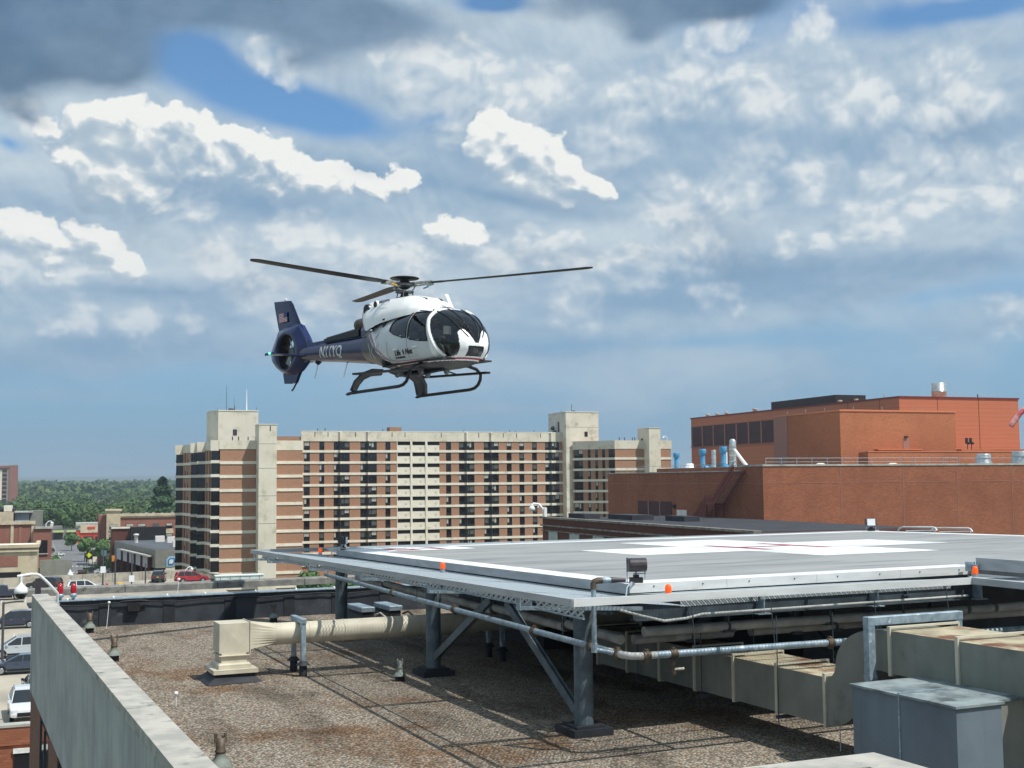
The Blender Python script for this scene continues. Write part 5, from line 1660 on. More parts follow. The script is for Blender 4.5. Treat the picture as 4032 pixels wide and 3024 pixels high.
for i, (a_, bb, s_) in enumerate(((68, 158, 2.4), (71, 149, 3.2), (74, 140, 2.2))):
    b = MB(); b.box(a_, a_ + s_, bb, bb + s_ * 2.4, -5.4, -4.75); b.build('roof_unit', DRKROOF, lb)
t = lampcam((64.9, 165.3, -5.2), 1, 1.8, 'white double arm camera on the brown building roof in front of the apartments')
b = MB(); b.tube([(64.9, 165.3, -5.2), (64.6, 165.3, -4.0), (64.2, 165.3, -3.4), (63.9, 165.3, -3.9)], .12, 8); b.build('second_arm', WPLAST, t)
b = MB(); b.box(64.8, 65.2, 165.0, 165.6, -5.2, -3.9); b.build('bracket', WPLAST, t)

# ------------------------------------------------------------------ red brick hospital wings
rb = cthing('red_brick_wing', 'near red brick hospital wing with pale coping and plain orange brown walls', 'building', (88, 144, GZ))
b = MB(); b.box(88.0, 175, 143.94, 149.4, GZ, 1.6); b.box(88.3, 175, 149.4, 176, GZ, 1.6); b.build('wall', RBRICK2, rb)
b = MB(); b.box(87.9, 175.1, 143.84, 144.3, 1.602, 1.85); b.box(87.9, 88.3, 144.3, 149.5, 1.602, 1.85); b.build('coping', COPE, rb)
b = MB(); b.box(88.4, 174.9, 144.4, 175.9, 1.603, 1.66); b.build('roof', COPE, rb)
for a_ in (100.2, 110.5, 129.5, 119.8, 140):
    b = MB(); b.box(a_ - .04, a_ + .04, 143.91, 143.939, GZ, 1.6); b.build('expansion_joint', PINKF, rb)
b = MB(); b.box(88.0, 175, 143.915, 143.939, -.72, -.66); b.box(87.97, 87.999, 143.94, 149.4, -.72, -.66); b.build('string_course', PINKF, rb)
rl_ = cthing('roof_railing', 'grey tube railing along the roof edge of the near red brick wing', 'railing', (90, 146, 1.66))
b = MB(); b.cyl((90, 146.4, 2.72), (122, 146.4, 2.72), .035, n=8, caps=False); b.build('top_rail', GALV, rl_)
b = MB(); b.cyl((90, 146.4, 2.2), (122, 146.4, 2.2), .028, n=8, caps=False); b.build('mid_rail', GALV, rl_)
for i in range(14):
    a_ = 90 + i * 2.46
    b = MB(); b.cyl((a_, 146.4, 1.66), (a_, 146.4, 2.72), .04, n=8); b.build('rail_post', GALV, rl_)
rl_ = cthing('roof_railing', 'thin railing further right along the red brick wing roof', 'railing', (122, 148, 1.66))
b = MB(); b.cyl((122, 149, 2.72), (172, 149, 2.72), .03, n=8, caps=False); b.build('top_rail', GALV, rl_)
for i in range(20):
    b = MB(); b.cyl((122 + i * 2.6, 149, 1.66), (122 + i * 2.6, 149, 2.72), .025, n=6); b.build('rail_post', GALV, rl_)
for (a_, bb, r_, h_, lab) in ((99.5, 147.5, .7, .38, 'flat white roof dome at the left on the red brick wing behind the railing'), (111.6, 147.5, .7, .36, 'flat white roof dome in the middle of the red brick wing roof'),
                        (129.4, 149.5, 1.15, 1.7, 'silver drum fan between the railings on the red brick wing roof'), (136.6, 149.5, 1.6, 2.1, 'largest silver drum fan at the right on the red brick wing roof')):
    t = cthing('roof_fan', lab, 'roof fan', (a_, bb, 1.66))
    if r_ < 1:
        b = MB(); b.lathe((a_, bb, 1.66), [(r_ * 1.3, 0), (r_, h_ * .6), (r_ * .5, h_), (0, h_)], 16); b.build('dome', CREAML, t)
    else:
        b = MB(); b.lathe((a_, bb, 1.66), [(r_ * 1.1, 0), (r_ * 1.1, h_ * .2), (r_ * .9, h_ * .35), (r_ * .9, h_ * .9), (r_ * .8, h_), (0, h_)], 24); b.build('drum', SILV, t)
        b = MB(); b.lathe((a_, bb, 1.66), [(r_ * .93, h_ * .55), (r_ * .95, h_ * .6), (r_ * .93, h_ * .65)], 24); b.build('rim', GALV, t)

rk = cthing('rear_brick_wing', 'shaded red brick wing with maroon louvres and a white door left of the outdoor stair', 'building', (88.3, 150, GZ))
b = MB(); b.box(88.0, 120, 149.42, 194.0, GZ, .95); b.build('wall', RBRICK2, rk)
b = MB(); b.box(87.85, 88.4, 149.5, 194.2, .952, 1.12); b.build('coping', COPE, rk)
b = MB(); b.box(88.4, 119.9, 149.5, 193.9, .953, 1.0); b.build('roof', COPE, rk)
for b0 in (178.6, 174.5, 170.5):
    q = MB(); q.box(87.93, 87.997, b0, b0 + 3.6, -7.4, -3.45); lv = q.build('louvre', MAROON, rk)
    for k in range(9):
        q = MB(); q.box(87.86, 87.929, b0 + .05, b0 + 3.55, -7.3 + k * .42, -7.3 + k * .42 + .16); q.build('blade', MAROON, lv)
for b0 in (174.15, 178.2):
    q = MB(); q.box(87.85, 87.999, b0, b0 + .32, -7.4, -3.45); q.build('louvre_mullion', PINKF, rk)
q = MB(); q.box(87.9, 87.998, 165.6, 168.7, -7.4, -4.66); dr = q.build('door', WHITE, rk)
q = MB(); q.box(87.87, 87.899, 167.12, 167.18, -7.4, -4.7); q.build('door_joint', COPE, dr)
q = MB(); q.box(87.6, 87.998, 169.1, 169.8, -4.4, -3.9); q.build('wall_lamp', BLKMET, rk)
q = MB(); q.box(87.97, 87.999, 149.5, 194, -.72, -.66); q.build('string_course', PINKF, rk)
for b0 in (186, 182.5, 168.9, 160.4):
    q = MB(); q.box(87.975, 87.999, b0, b0 + .08, -12, .95); q.build('expansion_joint', PINKF, rk)

# maroon outdoor stair against the wall
st = cthing('outdoor_stair', 'maroon steel stair climbing to the roof corner of the red brick wing', 'stair', (87, 150, -7.4))
P_top, P_l1, P_l0, P_bot = (148.2, 1.3), (154.0, -3.35), (156.2, -3.55), (163.0, -8.0)
for a_ in (86.1, 87.7):
    q = MB(); q.bar((a_, 148.2, 1.1), (a_, 154.0, -3.55), .06, .34); q.build('stringer', MAROONP, st)
    q = MB(); q.bar((a_, 156.2, -3.55), (a_, 163.0, -8.6), .06, .34); q.build('stringer', MAROONP, st)
q = MB(); q.box(86.1, 87.7, 153.9, 156.3, -3.72, -3.5); q.build('landing', MAROONP, st)
for i in range(22):
    t_ = (i + .5) / 22
    q = MB(); yy = 148.2 + t_ * 5.8; zz = 1.1 - t_ * 4.65; q.box(86.14, 87.66, yy - .13, yy + .13, zz - .03, zz + .02); q.build('tread', STEELD, st)
    q = MB(); yy = 156.2 + t_ * 6.8; zz = -3.55 - t_ * 5.05; q.box(86.14, 87.66, yy - .15, yy + .15, zz - .03, zz + .02); q.build('tread', STEELD, st)
for dz in (.55, 1.1):
    q = MB(); q.tube([(86.08, 147.6, 1.25 + dz), (86.08, 148.2, 1.15 + dz), (86.08, 154.0, -3.45 + dz), (86.08, 156.2, -3.5 + dz), (86.08, 163.0, -8.5 + dz)], .045, 6); q.build('handrail', MAROONP, st)
q = MB()
for (p, r) in (((148.2, 1.1), (154.0, -3.55)), ((156.2, -3.55), (163.0, -8.6))):
    q._add([(86.09, p[0], p[1] + .15), (86.09, r[0], r[1] + .15), (86.09, r[0], r[1] + 1.0), (86.09, p[0], p[1] + 1.0)], [(0, 1, 2, 3)])
q._add([(86.09, 154.0, -3.4), (86.09, 156.2, -3.4), (86.09, 156.2, -2.5), (86.09, 154.0, -2.5)], [(0, 1, 2, 3)])
q.build('mesh_infill', net_mat('maroon_mesh', S('#7a2d2c'), 0.12, 0.42), st)
for a_ in (86.15, 87.6):
    for bb in (153.95, 156.2):
        q = MB(); q.box(a_ - .08, a_ + .08, bb - .08, bb + .08, GZ, -3.72); q.build('leg', MAROONP, st)
for z0_, z1_ in ((-6.2, -3.8), (-8.6, -6.3)):
    q = MB(); q.bar((86.12, 153.95, z0_), (86.12, 156.2, z1_), .06, .08); q.bar((86.12, 156.2, z0_), (86.12, 153.95, z1_), .06, .08); q.bar((86.12, 153.95, z0_), (86.12, 156.2, z0_), .06, .1)
    q.bar((86.15, 156.2, z0_), (87.6, 156.2, z1_), .06, .08); q.build('leg_bracing', MAROONP, st)

# stacks on the rear wing roof
def stack(a_, bb, h_, r_, label, hood=True, m_=None, grp='blue exhaust stacks on the red brick wing'):
    t = cthing('exhaust_stack', label, 'exhaust stack', (a_, bb, 1.0), group=grp)
    m_ = m_ or BLUEP
    b = MB(); b.lathe((a_, bb, 1.0), [(r_ * 1.2, 0), (r_ * 1.2, h_ * .14), (r_, h_ * .2), (r_, h_ * .78 if hood else h_ * .98), (r_ * .9, h_ * .8 if hood else h_)], 18); b.build('shaft', m_, t)
    if hood:
        b = MB(); b.lathe((a_, bb, 1.0), [(r_ * 1.02, h_ * .74), (r_ * 1.5, h_ * .80), (r_ * 1.5, h_ * .99), (r_ * 1.4, h_), (r_ * 1.1, h_ * .97), (0, h_ * .9)], 18); b.build('hood', m_, t)
    b = MB(); b.lathe((a_, bb, 1.0), [(r_ * 1.05, h_ * .36), (r_ * 1.12, h_ * .38), (r_ * 1.05, h_ * .40)], 18); b.build('band', GALV, t)
    return t
stack(96, 184.0, 3.35, .36, 'leftmost pale blue exhaust stack with wide hood on the shaded brick wing')
t = stack(96, 175.0, 3.75, .40, 'middle blue exhaust stack with fan casing beside the silver flue')
b = MB(); b.box(96.2, 97.4, 173.2, 174.6, 1.0, 2.1); b.cyl((95.6, 173.7, 1.6), (96.2, 173.7, 1.6), .5, n=14); b.build('fan_casing', BLUEP, t)
t = stack(96, 168.4, 3.95, .40, 'right blue exhaust stack with fan casing next to the tall silver curved flue')
b = MB(); b.box(96.2, 97.2, 166.6, 168.0, 1.0, 2.0); b.poly([(95.6, 166.0), (96.6, 166.0), (96.6, 167.4), (95.6, 167.4)], 1.0, [1.3, 1.3, 2.1, 2.1]); b.build('fan_casing', BLUEP, t)
stack(96, 171.4, 3.5, .36, 'plain silver flue standing between two blue stacks', False, SILV, None)
stack(97, 169.2, 3.1, .14, 'thin white flue just left of the right blue stack', False, WPLAST, None)
t = cthing('mushroom_fan', 'white mushroom roof fan between the left and middle blue stacks', 'roof fan', (96, 179, 1.0))
b = MB(); b.lathe((96, 179.4, 1.0), [(.55, 0), (.5, .3), (1.0, .42), (1.15, .55), (1.0, .75), (.7, .8), (.66, 1.4), (.5, 1.5), (0, 1.5)], 20); b.build('cowl', WPLAST, t)
t = cthing('curved_flue', 'tall silver flue with a sloping branch pipe beside the blue exhaust stacks', 'flue', (94, 163, 1.0))
b = MB(); b.lathe((93.5, 161.2, 1.0), [(1.0, -.2), (.8, .3), (.55, .8), (.5, 1.4), (.5, 3.6), (.56, 3.65), (.5, 3.8), (.48, 4.6), (.3, 4.85), (0, 4.9)], 22); b.build('riser', SILV, t)
for z_ in (1.5, 2.4, 3.3):
    b = MB(); b.lathe((93.5, 161.2, 1.0), [(.50, z_), (.56, z_ + .05), (.50, z_ + .1)], 22); b.build('band', WPLAST, t)
b = MB(); b.tube([(93.6, 160.8, 4.2), (93.6, 158.6, 2.6), (93.6, 157.0, 1.5), (93.6, 155.5, 1.2)], .26, 14); b.build('branch_pipe', WPLAST, t)
for i, b0 in enumerate((176.8, 172.8, 166.0)):
    b = MB(); b.box(99, 103, b0 - 1.2, b0 + 1.6, 1.0, 2.5 - i * .3)
    cobj(b, 'roof_unit', STEELD, (99, b0, 1.0), ('low grey roof unit behind the ' + ('left', 'middle', 'right')[i] + ' part of the blue stack row'), 'roof unit')
rl_ = cthing('roof_railing', 'thin railing along the roof edge behind the blue stacks', 'railing', (89, 156, 1.0))
b = MB(); b.cyl((89.2, 160, 2.05), (89.2, 193.5, 2.05), .03, n=6, caps=False); b.build('top_rail', GALV, rl_)
for i in range(15):
    b = MB(); b.cyl((89.2, 160 + i * 2.39, 1.0), (89.2, 160 + i * 2.39, 2.05), .025, n=6); b.build('rail_post', GALV, rl_)

# upper blocks
ua = cthing('brick_plant_block', 'orange brick plant block with a pale door standing on the hospital roof', 'building', (127.1, 182.2, 1.5))
b = MB(); b.box(127.13, 151.75, 182.24, 203.5, 1.5, 11.55); b.build('wall', RBRICK, ua)
b = MB(); b.box(127.0, 151.9, 182.1, 182.6, 11.552, 11.86); b.box(127.0, 127.5, 182.6, 203.6, 11.552, 11.86); b.build('coping', OCOPE, ua)
b = MB(); b.box(127.04, 127.129, 198.9, 203.5, 1.5, 11.55); b.build('siding_strip', PINKF, ua)
q = MB(); q.box(140.2, 141.5, 182.18, 182.239, 4.9, 6.7); q.build('door', PINKF, ua)
q = MB(); q.box(140.5, 141.1, 181.9, 182.239, 6.95, 7.25); q.build('wall_lamp', BLKMET, ua)
for p in ((130.0, 182.3), (136, 182.3), (143, 182.3), (127.3, 187), (127.3, 193), (127.3, 199)):
    q = MB(); q.cyl((p[0], p[1], 11.86), (p[0], p[1], 12.4), .06, n=6); q.build('lightning_rod', GALV, ua)
q = MB(); q.box(134.3, 143.5, 181.3, 182.239, 1.5, 4.75); q.build('plinth', RBRICK, ua)
q = MB(); q.box(134.1, 143.6, 181.2, 182.239, 4.752, 4.95); q.build('ledge', OCOPE, ua)
ub = cthing('sided_hospital_block', 'large terracotta clad upper hospital block with a row of dark louvres', 'building', (159, 207.6, 1.5))
b = MB(); b.box(159.11, 189.3, 207.59, 296.1, 1.5, 16.1); b.build('wall', RPANEL, ub)
b = MB(); b.box(158.95, 189.45, 207.4, 208.2, 16.102, 16.4); b.box(158.95, 159.6, 208.2, 296.3, 16.102, 16.4); b.build('coping', MAROONP, ub)
for a_ in (168.5, 178.9):
    q = MB(); q.box(a_, a_ + .1, 207.55, 207.589, 1.5, 16.1); q.build('panel_joint', MAROONP, ub)
for bb in (214, 225):
    q = MB(); q.box(159.07, 159.109, bb, bb + .1, 1.5, 16.1); q.build('panel_joint', MAROONP, ub)
n = 8
for i in range(n):
    b1 = 295.0 - i * (295.0 - 248.0) / n; b0 = b1 - (295.0 - 248.0) / n + .7
    q = MB(); q.box(158.98, 159.108, b0, b1, 8.6, 13.9); lv = q.build('louvre', MAROON, ub)
    for k in range(6):
        q = MB(); q.box(158.9, 158.979, b0 + .1, b1 - .1, 8.8 + k * .85, 9.05 + k * .85); q.build('blade', MAROON, lv)
for i in range(n + 1):
    bb = 295.2 - i * (295.0 - 248.0) / n
    q = MB(); q.box(158.86, 159.108, bb, bb + .5, 8.5, 14.0); q.build('louvre_mullion', PINKF, ub)
q = MB(); q.box(158.8, 159.108, 247, 296, 8.35, 8.55); q.build('louvre_sill', PINKF, ub)
q = MB(); q.poly([(163, 235), (171, 235), (171, 262), (163, 262)], 16.3, [18.6, 18.6, 18.6, 18.6]); q.build('rooftop_unit', BLKMET, ub)
for a_, bb, r_, h_ in ((162, 268, .5, 1.3), (162, 232, .4, 1.0), (162, 226, .35, .9), (162, 282, .4, 1.2), (162, 287, .4, 1.2), (162, 292, .4, 1.2), (164, 219, .1, 1.6)):
    q = MB(); q.lathe((a_, bb, 16.2), [(r_, 0), (r_, h_ * .6), (r_ * 1.3, h_ * .65), (r_ * 1.3, h_ * .9), (0, h_)], 12); q.build('roof_vent', COPE, ub)
t = cthing('silver_chimney', 'short wide silver chimney on top of the terracotta hospital block', 'chimney', (175, 212, 16.2))
q = MB(); q.lathe((173.4, 213, 16.1), [(1.5, 0), (1.5, 1.6), (1.56, 1.62), (1.56, 1.75), (1.48, 1.78), (1.48, 3.6), (1.4, 3.6), (1.4, 3.1), (0, 3.1)], 28); q.build('flue', SILV, t)
q = MB(); q.lathe((173.4, 213, 16.1), [(1.53, 1.8), (1.58, 1.85), (1.53, 1.9)], 28); q.build('ring', GALV, t)
t = cthing('roof_fan', 'flat dark fan on the right end of the terracotta hospital block roof', 'roof fan', (184, 212, 16.2))
q = MB(); q.lathe((184.5, 212, 16.1), [(.9, 0), (.8, .4), (.4, .6), (0, .6)], 14); q.build('cowl', REDP, t)
q = MB(); q.cyl((182.6, 212, 16.1), (182.6, 212, 17.4), .12, n=6); q.build('stub', BLKMET, t)
lo_ = cthing('lower_roof_block', 'low orange brick roof block along the foot of the upper hospital blocks', 'building', (131, 176, 1.5))
q = MB(); q.box(130.0, 200, 178.5, 181.19, 1.5, 4.35); q.box(152, 200, 181.19, 207.5, 1.5, 4.9); q.build('wall', RBRICK, lo_)
q = MB(); q.box(129.9, 200, 178.4, 179, 4.352, 4.5); q.build('coping', OCOPE, lo_)
t = cthing('antenna_pair', 'two small black antennas on the roof in front of the terracotta siding', 'antenna', (158, 181, 4.9))
for dx in (0, .9):
    q = MB(); q.cyl((154.9 + dx, 183, 4.9), (154.9 + dx, 183, 6.6), .08, n=6); q.box(154.5 + dx, 155.0 + dx, 182.9, 183.1, 6.2, 7.0); q.cyl((154.6 + dx, 183, 6.2), (155.3 + dx, 183, 6.0), .25, n=8); q.build('antenna', BLKMET, t)
q = MB()
q.tube([(139.5, 149.6, 1.7), (139.5, 149.6, 3.9), (142.8, 149.6, 3.9), (142.8, 149.6, 1.7)], .05, 6); q.tube([(139.5, 151, 1.7), (139.5, 151, 3.9), (142.8, 151, 3.9), (142.8, 151, 1.7)], .05, 6)
for z_ in (2.4, 3.2): q.cyl((139.5, 149.6, z_), (142.8, 149.6, z_), .04, n=6)
cobj(q, 'ladder_hoop', GALV, (139.5, 149.6, 1.66), 'grey ladder cage rail on the right of the red brick wing roof', 'railing')
# red jib arm reaching in from the right edge
t = thing('crane_arm', 'red and pink painted tube arm reaching into the picture at the right edge', 'crane arm', (52.5, 41.5, RZ))
q = MB(); q.tube([(47.05, 44.40, 2.42), (47.45, 44.18, 3.02), (47.62, 44.08, 3.20), (47.85, 43.97, 3.27), (52.5, 41.5, 3.30)], .13, 12); q.build('arm', mat('faded_red_paint', S('#c9505a'), S('#e7b7b4'), scale=3.0, rough=0.5), t)
q = MB(); q.cyl((52.5, 41.5, RZ), (52.5, 41.5, 3.5), .16, n=12); q.build('mast', GALV, t)

# ================================================================== left-hand town buildings
tb = cthing('brick_office', 'brick and cream office block with dark square windows at the left edge of the town', 'building', (-13, 291, GZ))
q = MB(); q.box(-40, -6.0, 291.4, 330, GZ, -8.6); q.build('wall', LBRICK, tb)
q = MB(); q.box(-5.98, -2.4, 290.0, 322, GZ, -9.6); q.build('side_wall', LBRICK, tb)
q = MB(); q.box(-40, -5.6, 291.0, 291.9, -8.598, -7.9); q.build('cornice', TANS, tb)
q = MB(); q.box(-5.59, -2.0, 289.6, 290.4, -9.598, -9.1); q.box(-2.6, -2.0, 290.4, 322, -9.598, -9.1); q.build('coping', COPE, tb)
q = MB(); q.box(-5.9, -2.62, 290.5, 321.8, -9.62, -9.55); q.box(-39.8, -6, 292, 329.8, -8.62, -8.55); q.build('roof', DRKROOF, tb)
for a_ in (-20.5, -10.6, -6.4):
    q = MB(); q.box(a_, a_ + .6, 291.2, 291.399, GZ, -8.6); q.build('pilaster', TANS, tb)
q = MB(); q.box(-8.9, -8.4, 291.3, 291.399, GZ, -9.2); q.build('downpipe', PINKF, tb)
for z0_ in (-14.9, -20.1):
    q = MB(); q.box(-5.2, -3.0, 289.86, 289.998, z0_, z0_ + (2.8 if z0_ > -16 else 2.0)); w_ = q.build('window', WGLASS, tb)
    q = MB(); q.box(-5.2, -3.0, 289.83, 289.859, z0_ + 1.5, z0_ + 1.58); q.box(-4.15, -4.07, 289.83, 289.859, z0_, z0_ + 2.0); q.build('muntin', WFRAME, w_)
    q = MB(); q.box(-5.4, -2.8, 289.7, 289.859, z0_ - .25, z0_ - .02); q.build('sill', COPE, w_)
q = MB(); q.box(-13.6, -10.3, 300, 312, -8.5, -5.4); q.build('roof_screen', BLKMET, tb)
q = MB(); q.box(-40, -10.4, 299, 299.9, -8.5, -6.0); q.build('upper_storey', TANS, tb)
q = MB(); q.box(-10.2, -7.2, 302, 308, -8.5, -6.3); q.build('upper_annex', PALEB, tb)
q = MB(); q.box(-7.18, -4.3, 303, 308, -9.5, -5.9); q.build('upper_annex', GREYP, tb)
q = MB(); q.box(-10.4, -6.4, 301.2, 309, -6.298, -6.0); q.build('annex_roof', COPE, tb)
q = MB(); q.box(-12.4, -10.7, 299.2, 303, -5.9, -4.6); q.build('roof_unit', CREAML, tb)
q = MB(); q.box(-15.8, -12.6, 290.7, 291.1, -8.5, -6.9); q.build('gable_sign', TANS, tb)
lampcam((-3.4, 290.2, -9.1), -1, 1.1, 'white bent arm camera on the brick office roof corner at the left')

tc_ = cthing('cream_garage_building', 'cream building with brick insets and black openings just beyond the parking deck at the left', 'building', (-14, 262, GZ))
q = MB(); q.box(-50, -4.6, 262.2, 280, GZ, -12.3); q.build('wall', TANS, tc_)
q = MB(); q.box(-50, -4.2, 261.6, 262.6, -12.298, -11.7); q.box(-5.0, -4.2, 262.6, 280, -12.298, -11.7); q.build('cornice', TANS, tc_)
q = MB(); q.box(-50, -4.35, 261.8, 262.19, -13.1, -12.75); q.build('cornice_band', TANS, tc_)
q = MB(); q.box(-49, -5.1, 262.7, 279.9, -12.31, -12.2); q.build('roof', CREAML, tc_)
for a_ in (-28.3, -20.5, -12.7):
    q = MB(); q.box(a_ + .5, a_ + 4.6, 262.1, 262.199, -15.9, -13.9); q.build('brick_inset', LBRICK, tc_)
    q = MB(); q.box(a_, a_ + 5.2, 262.0, 262.199, -19.3, -17.0); w_ = q.build('opening', VOID, tc_)
    q = MB(); q.box(a_ - .1, a_ + 5.3, 261.9, 262.15, -19.6, -19.302); q.build('sill', CREAML, w_)
    q = MB(); q.box(a_, a_ + 5.2, 262.1, 262.199, -22.4, -19.9); q.build('brick_inset', LBRICK, tc_)
    q = MB(); q.box(a_ + 5.9, a_ + 7.0, 262.1, 262.199, -22.4, -17.4); q.build('brick_inset', LBRICK, tc_)
q = MB(); q.box(-4.2, 2.0, 270, 271, GZ, -15.3); cobj(q, 'screen_wall', GREYP, (-4, 270, GZ), 'plain grey screen wall right of the cream building', 'wall')

# three storey brick apartments
t3 = cthing('three_storey_building', 'three storey brick building with cream corner tower and bay windows in front of the trees', 'building', (14, 398, GZ))
q = MB(); q.box(15.5, 50, 398.2, 416, GZ, -9.9); q.build('wall', LBRICK, t3)
q = MB(); q.box(12.6, 16.6, 396.6, 402, GZ, -8.2); q.build('corner_tower', TANS, t3)
q = MB(); q.box(10.4, 12.58, 399.5, 410, GZ, -9.5); q.build('side_wall', LBRICK, t3)
q = MB(); q.box(12.2, 17.0, 396.2, 402.4, -8.198, -7.7); q.build('tower_cornice', TANS, t3)
q = MB(); q.box(16.0, 33.4, 397.6, 398.6, -9.898, -9.1); q.box(16.2, 33.2, 397.9, 398.199, -10.4, -9.902); q.build('cornice', TANS, t3)
q = MB(); q.box(33.4, 40, 397.9, 398.4, GZ, -9.7); q.build('siding_bay', PALEB, t3)
for r in range(4):
    z0_ = -13.9 - r * 3.15
    for j, a_ in enumerate((13.4, 18.3, 21.8, 26.3, 30.2, 34.2)):
        front = 396.55 if j == 0 else 398.15
        wd_ = 2.3 if j in (0, 1, 2) else 1.9
        q = MB(); q.box(a_, a_ + wd_, front - .08, front + .04, z0_, z0_ + 1.7); w_ = q.build('window', WGLASS if (j + r) % 3 else BLIND2, t3)
        q = MB(); q.box(a_ + .1, a_ + wd_ - .1, front - .12, front - .081, z0_ + .95, z0_ + 1.6); q.build('blind', BLIND if (j + r) % 4 != 3 else BLIND2, w_)
        q = MB(); q.box(a_ - .15, a_ + wd_ + .15, front - .25, front - .081, z0_ - .25, z0_ - .01); q.build('sill', TANS, w_)
    for a_ in (21.7, 30.0):
        q = MB(); q.box(a_, a_ + 2.4, 397.85, 398.06, z0_ - 1.45, z0_ - .26); q.build('bay_panel', TANS, t3)
q = MB()
rnd = random.Random(4)
for i in range(46):
    a_ = 17 + rnd.random() * 24; bb = 400 + rnd.random() * 12; s_ = .25 + rnd.random() * .4
    q.box(a_, a_ + s_ * 1.6, bb, bb + s_, -9.9, -9.6 + rnd.random() * .7)
tag(q.build('roof_equipment', COPE, t3), kind='stuff')
q = MB(); q.box(14.2, 16.2, 398, 401, -8.3, -7.75); q.build('roof', DRKROOF, t3)
q = MB(); q.box(15.6, 49.9, 398.7, 415.9, -9.9, -9.8); q.build('roof', DRKROOF, t3)

# grey modern building
gm = cthing('grey_modern_building', 'grey flat roofed commercial building with a blue hexagon sign', 'building', (18, 313, GZ))
q = MB(); q.poly([(21.3, 312.3), (40, 312.3), (40, 368), (13.9, 368)], GZ + 4.6, -16.0); q.build('wall', GREYP, gm)
q = MB(); q.poly([(21.5, 312.6), (39.8, 312.6), (39.8, 367.8), (14.2, 367.8)], -15.998, -15.93); q.build('roof', TARROOF, gm)
q = MB(); q.box(21.0, 40, 311.9, 312.298, -21.3, -20.9); q.build('canopy_band', CREAML, gm)
q = MB(); q.box(21.0, 40, 311.7, 312.298, -22.2, -21.4); q.build('canopy_band', CREAML, gm)
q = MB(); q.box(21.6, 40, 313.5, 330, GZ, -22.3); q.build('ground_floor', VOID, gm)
q = MB(); q.box(13.2, 22.5, 368.2, 380, GZ, -12.4); q.build('tall_section', BROWNB, gm)
q = MB(); q.box(18.2, 27.8, 366.0, 368.19, GZ, -12.2); q.build('dark_section', BLKMET, gm)
q = MB(); q.box(13.0, 18.0, 367.8, 368.19, -12.6, -12.1); q.build('tall_coping', CREAML, gm)
for i in range(5):
    t_ = .08 + i * .16
    aa = 21.3 + (13.9 - 21.3) * t_; bb = 312.3 + 55.7 * t_
    q = MB(); q.poly([(aa - .75, bb - .2), (aa - .35, bb - .2), (aa - .35 - .95, bb + 7.0), (aa - .75 - .95, bb + 7.0)], -20.6, -17.8); q.build('upper_window', PALEB, gm)
    q = MB(); q.box(aa - 1.0, aa - .4, bb - .9, bb - .35, GZ, -17.6); q.build('pier', BROWNB, gm)
q = MB(); q.bar((20.1, 314.5, -17.6), (14.8, 352, -17.6), 1.2, .3); q.build('eave', COPE, gm)
for (a_, bb, s_) in ((24.0, 352, 2.4), (26.6, 345, 2.5), (29.1, 336, 2.6), (26.2, 322, 2.0)):
    q = MB(); q.box(a_, a_ + s_, bb, bb + s_, -15.9, -14.3); q.build('roof_unit', WHITE, gm)
q = MB(); q.lathe((18.8, 350, -15.9), [(.5, 0), (.5, 1.9), (.7, 2.0), (.7, 2.4), (0, 2.5)], 12); q.build('roof_vent', WHITE, gm)
sg = cthing('blue_sign', 'pale blue hexagon logo with blue lettering on the grey commercial building', 'sign', (24, 312, -20.4))
hx = lambda s_: [(25.0 - .95 * s_, -18.9 - 1.05 * s_ + .0), (25.0 + .45 * s_, -18.9 - 1.05 * s_), (25.0 + 1.0 * s_, -18.9 - .35 * s_), (25.0 + 1.0 * s_, -18.9 + 1.05 * s_), (25.0 - .35 * s_, -18.9 + 1.05 * s_), (25.0 - .95 * s_, -18.9 + .45 * s_)]
q = MB(); q.ext(hx(1.15), 312.12, 312.29, axis=1); q.build('logo_border', BLUELL, sg, fix=True)
q = MB(); q.ext(hx(.85), 312.05, 312.119, axis=1); q.build('logo_field', BLUEL, sg, fix=True)
q = MB(); q.ext(hx(.5), 311.98, 312.049, axis=1); q.build('logo_centre', WSIGN, sg, fix=True)
q = MB()
for r, z_ in enumerate((-18.45, -19.35)):
    a_ = 26.6
    for k in range(9):
        wl = (.32, .28, .4, .3)[k % 4]
        q.box(a_, a_ + .08, 312.1, 312.29, z_ - .25, z_ + .25); q.box(a_ + wl - .08, a_ + wl, 312.1, 312.29, z_ - .25, z_ + (.25 if k % 3 else 0)); q.box(a_ + .08, a_ + wl - .08, 312.1, 312.29, z_ + (.17 if k % 2 else -.04), z_ + (.25 if k % 2 else .04))
        a_ += wl + .14
q.build('lettering', BLUEL, sg)

# shops beyond the crossing
sh = cthing('shop_row', 'low shop row with lime canopies beyond the street', 'building', (-8, 600, GZ))
q = MB(); q.box(-16, 8, 600, 618, GZ, -20.6); q.build('wall', GREYP, sh)
for a_ in (-9.5, -4.0, 1.8):
    q = MB(); q.box(a_, a_ + 4.6, 597.6, 599.99, -21.6, -20.9); q.build('canopy', LIME, sh)
    q = MB(); q.box(a_ + .2, a_ + 4.2, 599.85, 599.995, GZ + .3, -22.0); q.build('shop_window', WGLASS, sh)
q = MB(); q.box(-15, 7, 603, 617, -20.598, -20.4); q.build('roof', DRKROOF, sh)
q = MB(); q.box(-13, -9, 604, 610, -20.4, -18.6); q.box(-5, 0, 606, 612, -20.4, -19.0); q.build('roof_unit', GREYP, sh)
rs = cthing('red_restaurant', 'small restaurant with red walls and cream signboard beyond the street trees', 'building', (6, 560, GZ))
q = MB(); q.box(5.6, 17, 560, 578, GZ, -20.0); q.build('wall', REDS, rs)
